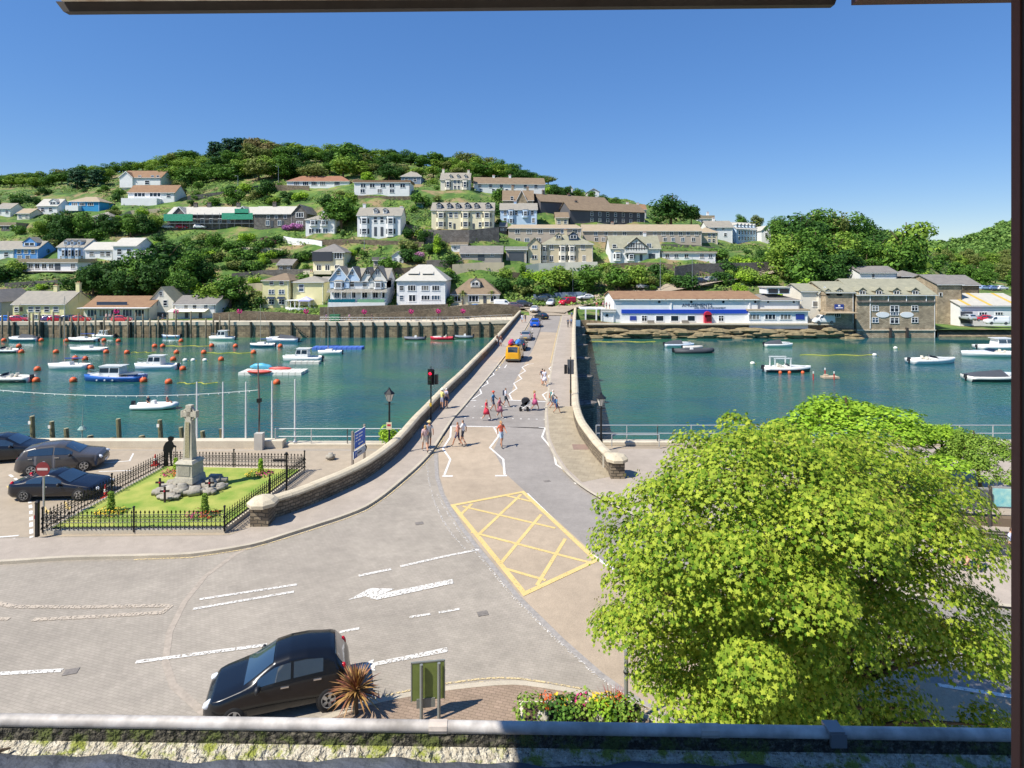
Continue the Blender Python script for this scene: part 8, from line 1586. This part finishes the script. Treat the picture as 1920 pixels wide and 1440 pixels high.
person(1021, 724, 'walk', '#e6e4ea', '#3d3a44', 185, 'person in a white top walking away along the right lane', 'b', dress='#e4e0e8'); person(1017, 722, 'stride', '#4a4a5c', '#d8d4d0', 190, 'person in a dark top walking close left of the white top', 'k')
person(1037, 768, 'stride', '#e6e2d8', '#6a7a98', 85, 'person in a cream shirt stepping up at the right kerb', 'w', z=.02, pack='#4c8f8a'); person(1044, 775, 'walk', '#4a86a8', '#33406c', 80, 'person in a blue top with a backpack at the right kerb', 'b', z=K, pack='#2f3f6f', s=.8); person(1031, 762, 'walk', '#b07858', '#a8b0a0', 80, 'child in a brown top at the edge of the crossing', 'r', s=.7)
person(1065, 614, 'stride', '#4a5a70', '#4c4a44', 185, 'person in a slate blue top far along the right pavement', 'k', z=K, longl=True); person(1071, 613, 'walk', '#6f84a8', '#3a3c48', 180, 'person in a light blue top beside the one far along the right pavement', 'b', z=K, longl=True); person(1072, 599, 'walk', '#5a6f94', '#7a6a60', 180, 'furthest person on the right pavement of the bridge', 'b', z=K)
person(979, 605, 'walk', '#dfe4ee', '#9ab4d4', 0, 'person in pale blue walking towards us on the far left pavement', 'b', z=K); person(985, 604, 'stride', '#3c4450', '#5a6070', 5, 'person in a dark top beside the pale blue one at the far bridge end', 'k', z=K)
person(932, 648, 'lean', '#5a3c30', '#d8d4cc', 120, 'person in a brown top looking over the left parapet', 'k', z=K); person(939, 650, 'stand', '#6a4840', '#e0dcd4', 190, 'person in a russet top beside the one looking over the left parapet', 'r', z=K)
person(1801, 1068, 'walk', '#e4e4ea', '#d8c49c', 60, 'person in a white shirt and sand shorts right of the sycamore', 'f', z=K); person(1822, 1072, 'stride', '#7a8a6c', '#8a8a94', 100, 'person in a green-grey top behind the one in sand shorts', 'b', z=K)
person(0, 0, 'sit', '#b9bcd8', '#4a5478', 30, 'person in a pale blue shirt sitting on the promenade bench', 'b', loc=G(1896, 1040, KH) + Vector((0, .0, -.52)))
for i, (px, c, lb) in enumerate(((1119, '#c86a50', 'person in an orange top leftmost on the hall terrace'), (1131, '#d8a0a8', 'person in a pink top second on the hall terrace'), (1137, '#b07a84', 'person in a dusky top third on the hall terrace'), (1143, '#dcd8d8', 'person in a white top rightmost on the hall terrace'))):
    person(0, 0, 'stand', c, '#5a5660', 10 * i, lb, 'b', loc=P(px, 579.5, 133.0), group='people on the hall terrace')
for i, (px, c) in enumerate(((199, '#d8b8b4'), (206, '#e0dcd8'), (212, '#b8707a'), (305, '#4a7890'), (612, '#6a5a80'), (655, '#c8a0b4'), (697, '#40444c'))):
    Y = 133.6; person(0, 0, ('stand', 'walk')[i % 2], c, '#54525a', 40 * i, 'person standing %s along the far quay, %s from the left' % (('near the cafe terrace' if i < 4 else 'under the ramp wall'), ORD[i]), 'b', loc=Vector(((px - CX) / FL * Y, Y, tz(px, Y) + .26)), group='people on the far quay')
person(0, 0, 'sit', '#3a3f4c', '#2c3038', 70, 'person in dark clothes steering the white inflatable', 'k', loc=RIBP + Vector((-.9, 0, -.2))); person(0, 0, 'sit', '#c88070', '#b8705c', 100, 'person in an orange-pink top sitting in the bow of the white inflatable', 'r', loc=RIBP + Vector((1.3, 0, -.1)))
# pushchair
t = thing('pushchair', 'dark pushchair being wheeled over the crossing', 'pushchair', G(983, 770, .012), R(0)); TXT = cloth('#2a2b30')
for x, y in ((-.3, -.25), (-.3, .25), (.28, -.25), (.28, .25)): mb = MB(); mb.lathe((x, y, .13), [(.13, -.03), (.13, .03)], 14, 'y'); mb.build('wheel', TYRE, t)
mb = MB(); mb.add([(-.3, -.22, .42), (.15, -.22, .36), (.35, -.22, .95), (-.3, .22, .42), (.15, .22, .36), (.35, .22, .95)], [(0, 1, 4, 3), (1, 2, 5, 4), (0, 2, 1), (3, 4, 5)]); mb.build('seat', TXT, t); mb = MB(); mb.lathe((.12, 0, .78), [(.36, -.22), (.36, .22)], 10, 'y'); hd2 = mb.build('hood', TXT, t); hd2.scale = (1, 1, .8); hd2.location.z = .18
for y in (-.24, .24): mb = MB(); mb.tube([(-.3, y, .14), (.2, y, .5), (.62, y, 1.02)], .016, 5); mb.tube([(.28, y, .14), (0, y, .55)], .016, 5); mb.build('frame_tube', STEEL, t)
mb = MB(); mb.tube([(.62, -.24, 1.02), (.62, .24, 1.02)], .02, 6); mb.build('handle', TXT, t)
# ------------------------------------------------------------------ garden shrubs and undergrowth between the houses
rg = random.Random(77); n = 0
while n < 285:
    px, py = rg.uniform(-20, 1480), rg.uniform(345, 585)
    if typ(px, 255) > py or under(px, py) or under(px, py - 14): continue
    if 960 < px < 1500 and py > 556: continue
    p = T(px, py)
    if p.y < 147: continue
    lf = rg.choice(['mid', 'mid', 'light', 'lime', 'dark', 'dark', 'dark', 'mid', 'olive']); h = rg.uniform(1.8, 4.6)
    zone = 'left' if px < 480 else 'middle' if px < 960 else 'right'
    shade = {'mid': 'mid green', 'light': 'light green', 'lime': 'bright lime', 'dark': 'dark green', 'olive': 'olive green'}[lf]
    plant(p, h, 'bush', lf, f'rounded {shade} shrub on the {zone} of the hillside', f'{shade} garden shrubs on the {zone} slope', w=rg.uniform(.9, 1.5), rg=rg); n += 1
def blossom(px, py, h, c, lb):
    p = T(px, py); t = plant(p, h, 'bush', 'mid', lb, w=1.3, name='flowering_shrub', rg=rg); t.children[0].material_slots[0].material = mat('petals_' + c, c, 0.7, var=.3, island=1, trans=.2)
blossom(540, 432, 2.6, '#b06aa8', 'lilac flowering shrub left of the small white bay house'); blossom(558, 430, 2.6, '#c07ab4', 'pink flowering shrub touching the small white bay house')
blossom(785, 484, 2.4, '#c68fb0', 'pale pink blossom bush behind the hipped white house'); blossom(100, 462, 3.4, '#b08a94', 'dusky pink tree between the two blue houses'); blossom(505, 462, 3.6, '#5a2e38', 'dark maroon shrub on the terraced slope')
blossom(1268, 452, 2.2, '#c9b23c', 'yellow shrub on the lawn beside the long grey terrace'); blossom(1282, 453, 2.0, '#7d3844', 'dark red shrub on the lawn beside the yellow one')
mb = MB(); k = 0
while k < 42000:
    px = rg.uniform(-120, 1760); Y = 148 + 185 * rg.random() ** 1.2
    if k % 12 == 0: px, Y = rg.uniform(420, 870), rg.uniform(138.5, 148)
    py = typ(px, Y)
    if under(px, py): continue
    v = sin(px * .03 + Y * .11) + sin(px * .011 - Y * .19) + rg.uniform(-1.2, 1.2)
    k += 1
    if v < -0.1: continue
    z = tz(px, Y); x = (px - CX) / FL * Y; s = rg.uniform(.25, .8)
    for _ in range(3):
        nn = Vector((rg.gauss(0, .6), rg.gauss(0, .6) - .5, 1)).normalized(); a = nn.orthogonal().normalized(); a.rotate(Matrix.Rotation(rg.random() * 6.28, 3, nn)); b = nn.cross(a)
        c = Vector((x + rg.gauss(0, .5), Y + rg.gauss(0, .5), z + rg.uniform(.1, .9) * s + .3)); mb.add([c - a * s * .6, c - b * s * .45, c + a * s * .6, c + b * s * .45], [(0, 1, 2, 3)])
o = mb.build('hillside_undergrowth', mat('undergrowth_leaf', '#3c5f22', .8, c2='#7f9a3e', var=.3, island=1, trans=.2)); tag(o, 'mixed green undergrowth and hedges covering the slope between the houses', 'undergrowth', kind='stuff')
# ------------------------------------------------------------------ the window the view is taken from: gutter, lead, frame, eaves
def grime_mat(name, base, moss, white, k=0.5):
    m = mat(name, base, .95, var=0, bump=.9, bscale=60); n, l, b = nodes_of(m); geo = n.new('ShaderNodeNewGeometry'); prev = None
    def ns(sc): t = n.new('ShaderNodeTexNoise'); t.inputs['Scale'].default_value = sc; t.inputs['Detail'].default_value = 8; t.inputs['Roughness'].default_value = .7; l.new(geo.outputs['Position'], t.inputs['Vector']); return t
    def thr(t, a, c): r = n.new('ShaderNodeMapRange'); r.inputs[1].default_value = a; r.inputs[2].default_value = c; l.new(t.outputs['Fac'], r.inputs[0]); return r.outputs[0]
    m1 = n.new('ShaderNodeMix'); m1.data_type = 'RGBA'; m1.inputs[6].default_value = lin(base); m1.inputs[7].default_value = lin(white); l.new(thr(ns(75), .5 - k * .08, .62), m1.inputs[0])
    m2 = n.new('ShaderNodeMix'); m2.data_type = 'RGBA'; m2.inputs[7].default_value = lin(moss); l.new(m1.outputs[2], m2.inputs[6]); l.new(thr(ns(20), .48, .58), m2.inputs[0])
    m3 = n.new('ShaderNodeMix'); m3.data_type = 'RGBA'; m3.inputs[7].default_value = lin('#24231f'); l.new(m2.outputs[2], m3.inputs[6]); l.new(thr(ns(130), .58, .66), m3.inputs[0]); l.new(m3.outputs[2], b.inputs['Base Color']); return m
GY = 1.30
def lipz(px): return H - (lerp(1351, 1380, px / 1920) - HY) / FL * GY
def gx(px): return (px - CX) / FL * GY
gut = thing('roof_gutter', 'white painted cast gutter full of moss and lichen below the window', 'gutter')
mb = MB(); pts = [(gx(p), GY + .002, lipz(p)) for p in range(-200, 2161, 60)]; mb.tube(pts, .0125, 10); mb.build('rolled_lip', mat('white_gutter_paint', '#958c82', .6, var=.1, c2='#d0cac2', scale=6, fine=.6), gut, True)
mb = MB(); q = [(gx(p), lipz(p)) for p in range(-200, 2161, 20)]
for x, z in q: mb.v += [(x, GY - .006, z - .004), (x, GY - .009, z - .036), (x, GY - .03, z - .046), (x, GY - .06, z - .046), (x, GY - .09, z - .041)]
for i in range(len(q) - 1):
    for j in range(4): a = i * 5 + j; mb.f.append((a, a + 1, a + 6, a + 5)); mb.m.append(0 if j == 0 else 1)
mb.build('trough', [grime_mat('shaded_grimy_inner', '#3a372f', '#57602c', '#77705f', .2), grime_mat('lichened_floor', '#b3a994', '#8d9440', '#d8d0bc', 1.0)], gut)  # inner face colour darkened for shade inside the trough, mixed with grime and moss
mb = MB(); 
for x, z in q: mb.v += [(x, GY + .014, z), (x, GY + .012, z - .07), (x, GY - .08, z - .1)]
for i in range(len(q) - 1):
    for j in range(2): a = i * 3 + j; mb.f.append((a + 3, a + 4, a + 1, a)); mb.m.append(0)
mb.build('outer_face', mat('white_gutter_paint', '#cfc6bb', .55), gut)
x, z = gx(1562), lipz(1562); mb = MB(); mb.box((x, GY, z + .012), (.034, .034, .008)); mb.box((x + .004, GY - .014, z - .004), (.034, .008, .03)); mb.build('gutter_bracket', mat('grey_bracket', '#8e8b8a', .5, metal=.4), gut)
for p in (822, 1330): mb = MB(); mb.tube([(gx(p) - .02, GY + .002, lipz(p)), (gx(p) + .02, GY + .002, lipz(p))], .0138, 10); mb.build('joint_collar', mat('stained_collar', '#b9ada0', .7, var=.2, scale=30), gut)
g_ = random.Random(4)
MOSS = mat('moss_tuft', '#6f7a30', .95, c2='#a3a458', var=.3, island=1)
for i in range(60):
    p = g_.uniform(-30, 1930); mb = MB(); leaf_quads(mb, g_, (0, 0, 0), (g_.uniform(.006, .02), .006, .006), 26, .0028, up=.8); o = mb.build('moss_tuft', MOSS, gut); o.location = (gx(p), GY - g_.uniform(.02, .05), lipz(p) - .05)
lead = thing('lead_flashing', 'dark wavy lead flashing along the inner side of the gutter', 'flashing'); mb = MB(); n = 200
for i in range(n + 1):
    p = lerp(-250, 2200, i / n); x = gx(p); w = .006 * sin(p * .011) + .004 * sin(p * .027 + 1) + .003 * sin(p * .06); e = 1.256 + w + .004 * (1 - abs(p - 960) / 960)
    for y, dz in ((e, -.047), (e - .004, -.038), (e - .05, -.03 + w), (e - .12, -.01 + w), (e - .3, .05)): mb.v.append((x * (.98 + .02 * y), y, lipz(p) + dz))
for i in range(n):
    for j in range(4): a = i * 5 + j; mb.f.append((a, a + 1, a + 6, a + 5)); mb.m.append(0)
mb.build('lead_sheet', mat('lead_grey', '#5b6069', .55, metal=.15, var=.2, scale=8, bump=.3, bscale=30), lead, True)
# twig caught in the gutter
mb = MB(); mb.tube([(gx(-30), GY - .06, lipz(0) - .02), (gx(20), GY - .05, lipz(20) - .03), (gx(42), GY - .03, lipz(40) - .035)], [.006, .005, .002], 6); mb.tube([(gx(5), GY - .055, lipz(0) - .025), (gx(30), GY - .055, lipz(20) - .048)], [.004, .001], 5); tag(mb.build('fallen_twig', BARK), 'brown twig caught in the left end of the gutter', 'twig')
# eaves overhead
EV = mat('rusty_white_board', '#d6cfc0', .7, c2='#9a7a5c', var=.05, scale=22); EVD = mat('dark_eaves_metal', '#2b2523', .6, var=.25, scale=40)
ev = thing('window_eaves', 'dark-edged pale eaves board across the top of the view', 'eaves'); Ye = .9
def ez(py): return H - (py - HY) / FL * Ye
xa, xb = (130 - CX) / FL * Ye, (1557 - CX) / FL * Ye
mb = MB()
for (za, zb, y0, y1) in ((0, .012, Ye - .012, Ye),):
    mb.add([(xa, y0, ez(28)), (xb, y0, ez(15)), (xb, y1, ez(15)), (xa, y1, ez(28)), (xa - .012, y0, ez(9)), (xb + .004, y0, ez(2)), (xb + .004, y1, ez(2)), (xa - .012, y1, ez(9))], [(0, 3, 2, 1), (4, 5, 6, 7), (0, 1, 5, 4), (1, 2, 6, 5), (2, 3, 7, 6), (3, 0, 4, 7)])
mb.build('drip_edge', EVD, ev)
mb = MB(); mb.add([(xa, Ye - .013, ez(10)), (xb, Ye - .013, ez(3)), (xb, Ye - .013, ez(-90)), (xa, Ye - .013, ez(-90)), (xa, Ye - .03, ez(10)), (xb, Ye - .03, ez(3)), (xb, Ye - .03, ez(-90)), (xa, Ye - .03, ez(-90))], [(0, 1, 2, 3), (7, 6, 5, 4), (0, 4, 5, 1), (0, 3, 7, 4), (1, 5, 6, 2)]); mb.build('fascia_board', EV, ev)
mb = MB(); mb.box((-.2, .15, ez(-70)), (1.56, 1.3, .03)); mb.build('unseen_roof_sheet', EVD, ev)  # out-of-view sheet, widened leftward so its shadow covers the gutter's right half
ev2 = thing('side_eaves', 'short dark reddish eaves end at the top right corner', 'eaves'); mb = MB(); xa2, xb2 = (1596 - CX) / FL * Ye, (1912 - CX) / FL * Ye
mb.add([(xa2, Ye - .02, ez(10)), (xb2, Ye - .02, ez(5)), (xb2, Ye, ez(5)), (xa2, Ye, ez(10)), (xa2, Ye - .02, ez(-60)), (xb2, Ye - .02, ez(-60)), (xb2, Ye, ez(-60)), (xa2, Ye, ez(-60))], [(0, 3, 2, 1), (4, 5, 6, 7), (0, 1, 5, 4), (1, 2, 6, 5), (2, 3, 7, 6), (3, 0, 4, 7)]); mb.build('drip_edge', mat('dark_red_metal', '#3f2522', .6, var=.3, scale=30), ev2)
mb = MB(); mb.box((.64, .6, ez(-70)), (.3, .5, .03)); mb.build('unseen_roof_sheet', EVD, ev2)
fr = thing('window_frame', 'dark wooden window jamb down the right edge of the view', 'window frame'); Yf = .7; x0 = (1907 - CX) / FL * Yf
mb = MB(); mb.box((x0 + .03, Yf - .03, 12.4), (.06, .06, 2.6)); mb.build('jamb', mat('dark_jamb', '#171415', .5, var=.2, scale=10), fr); mb = MB(); mb.box((x0 + .001, Yf - .0, 12.4), (.006, .012, 2.6)); mb.build('sealing_bead', mat('brown_bead', '#4a2a24', .6), fr)
mb = MB(); mb.box((0, .05, 5.65), (9, 2.2, 11.3)); struct('house_front', mb, WL('ivory'))
# ------------------------------------------------------------------ look-alikes told apart by their order from the left
_same = {}
for o in col.objects:
    if o.parent is None and o.get('label') and o.get('category'): _same.setdefault(o['label'], []).append(o)
for lb, os_ in _same.items():
    if len(os_) > 1:
        os_.sort(key=lambda o: o.location.x / max(1, o.location.y))
        for i, o in enumerate(os_): o['label'] = '%s, %s from the left' % (lb, ORD[i] if i < len(ORD) else 'last')
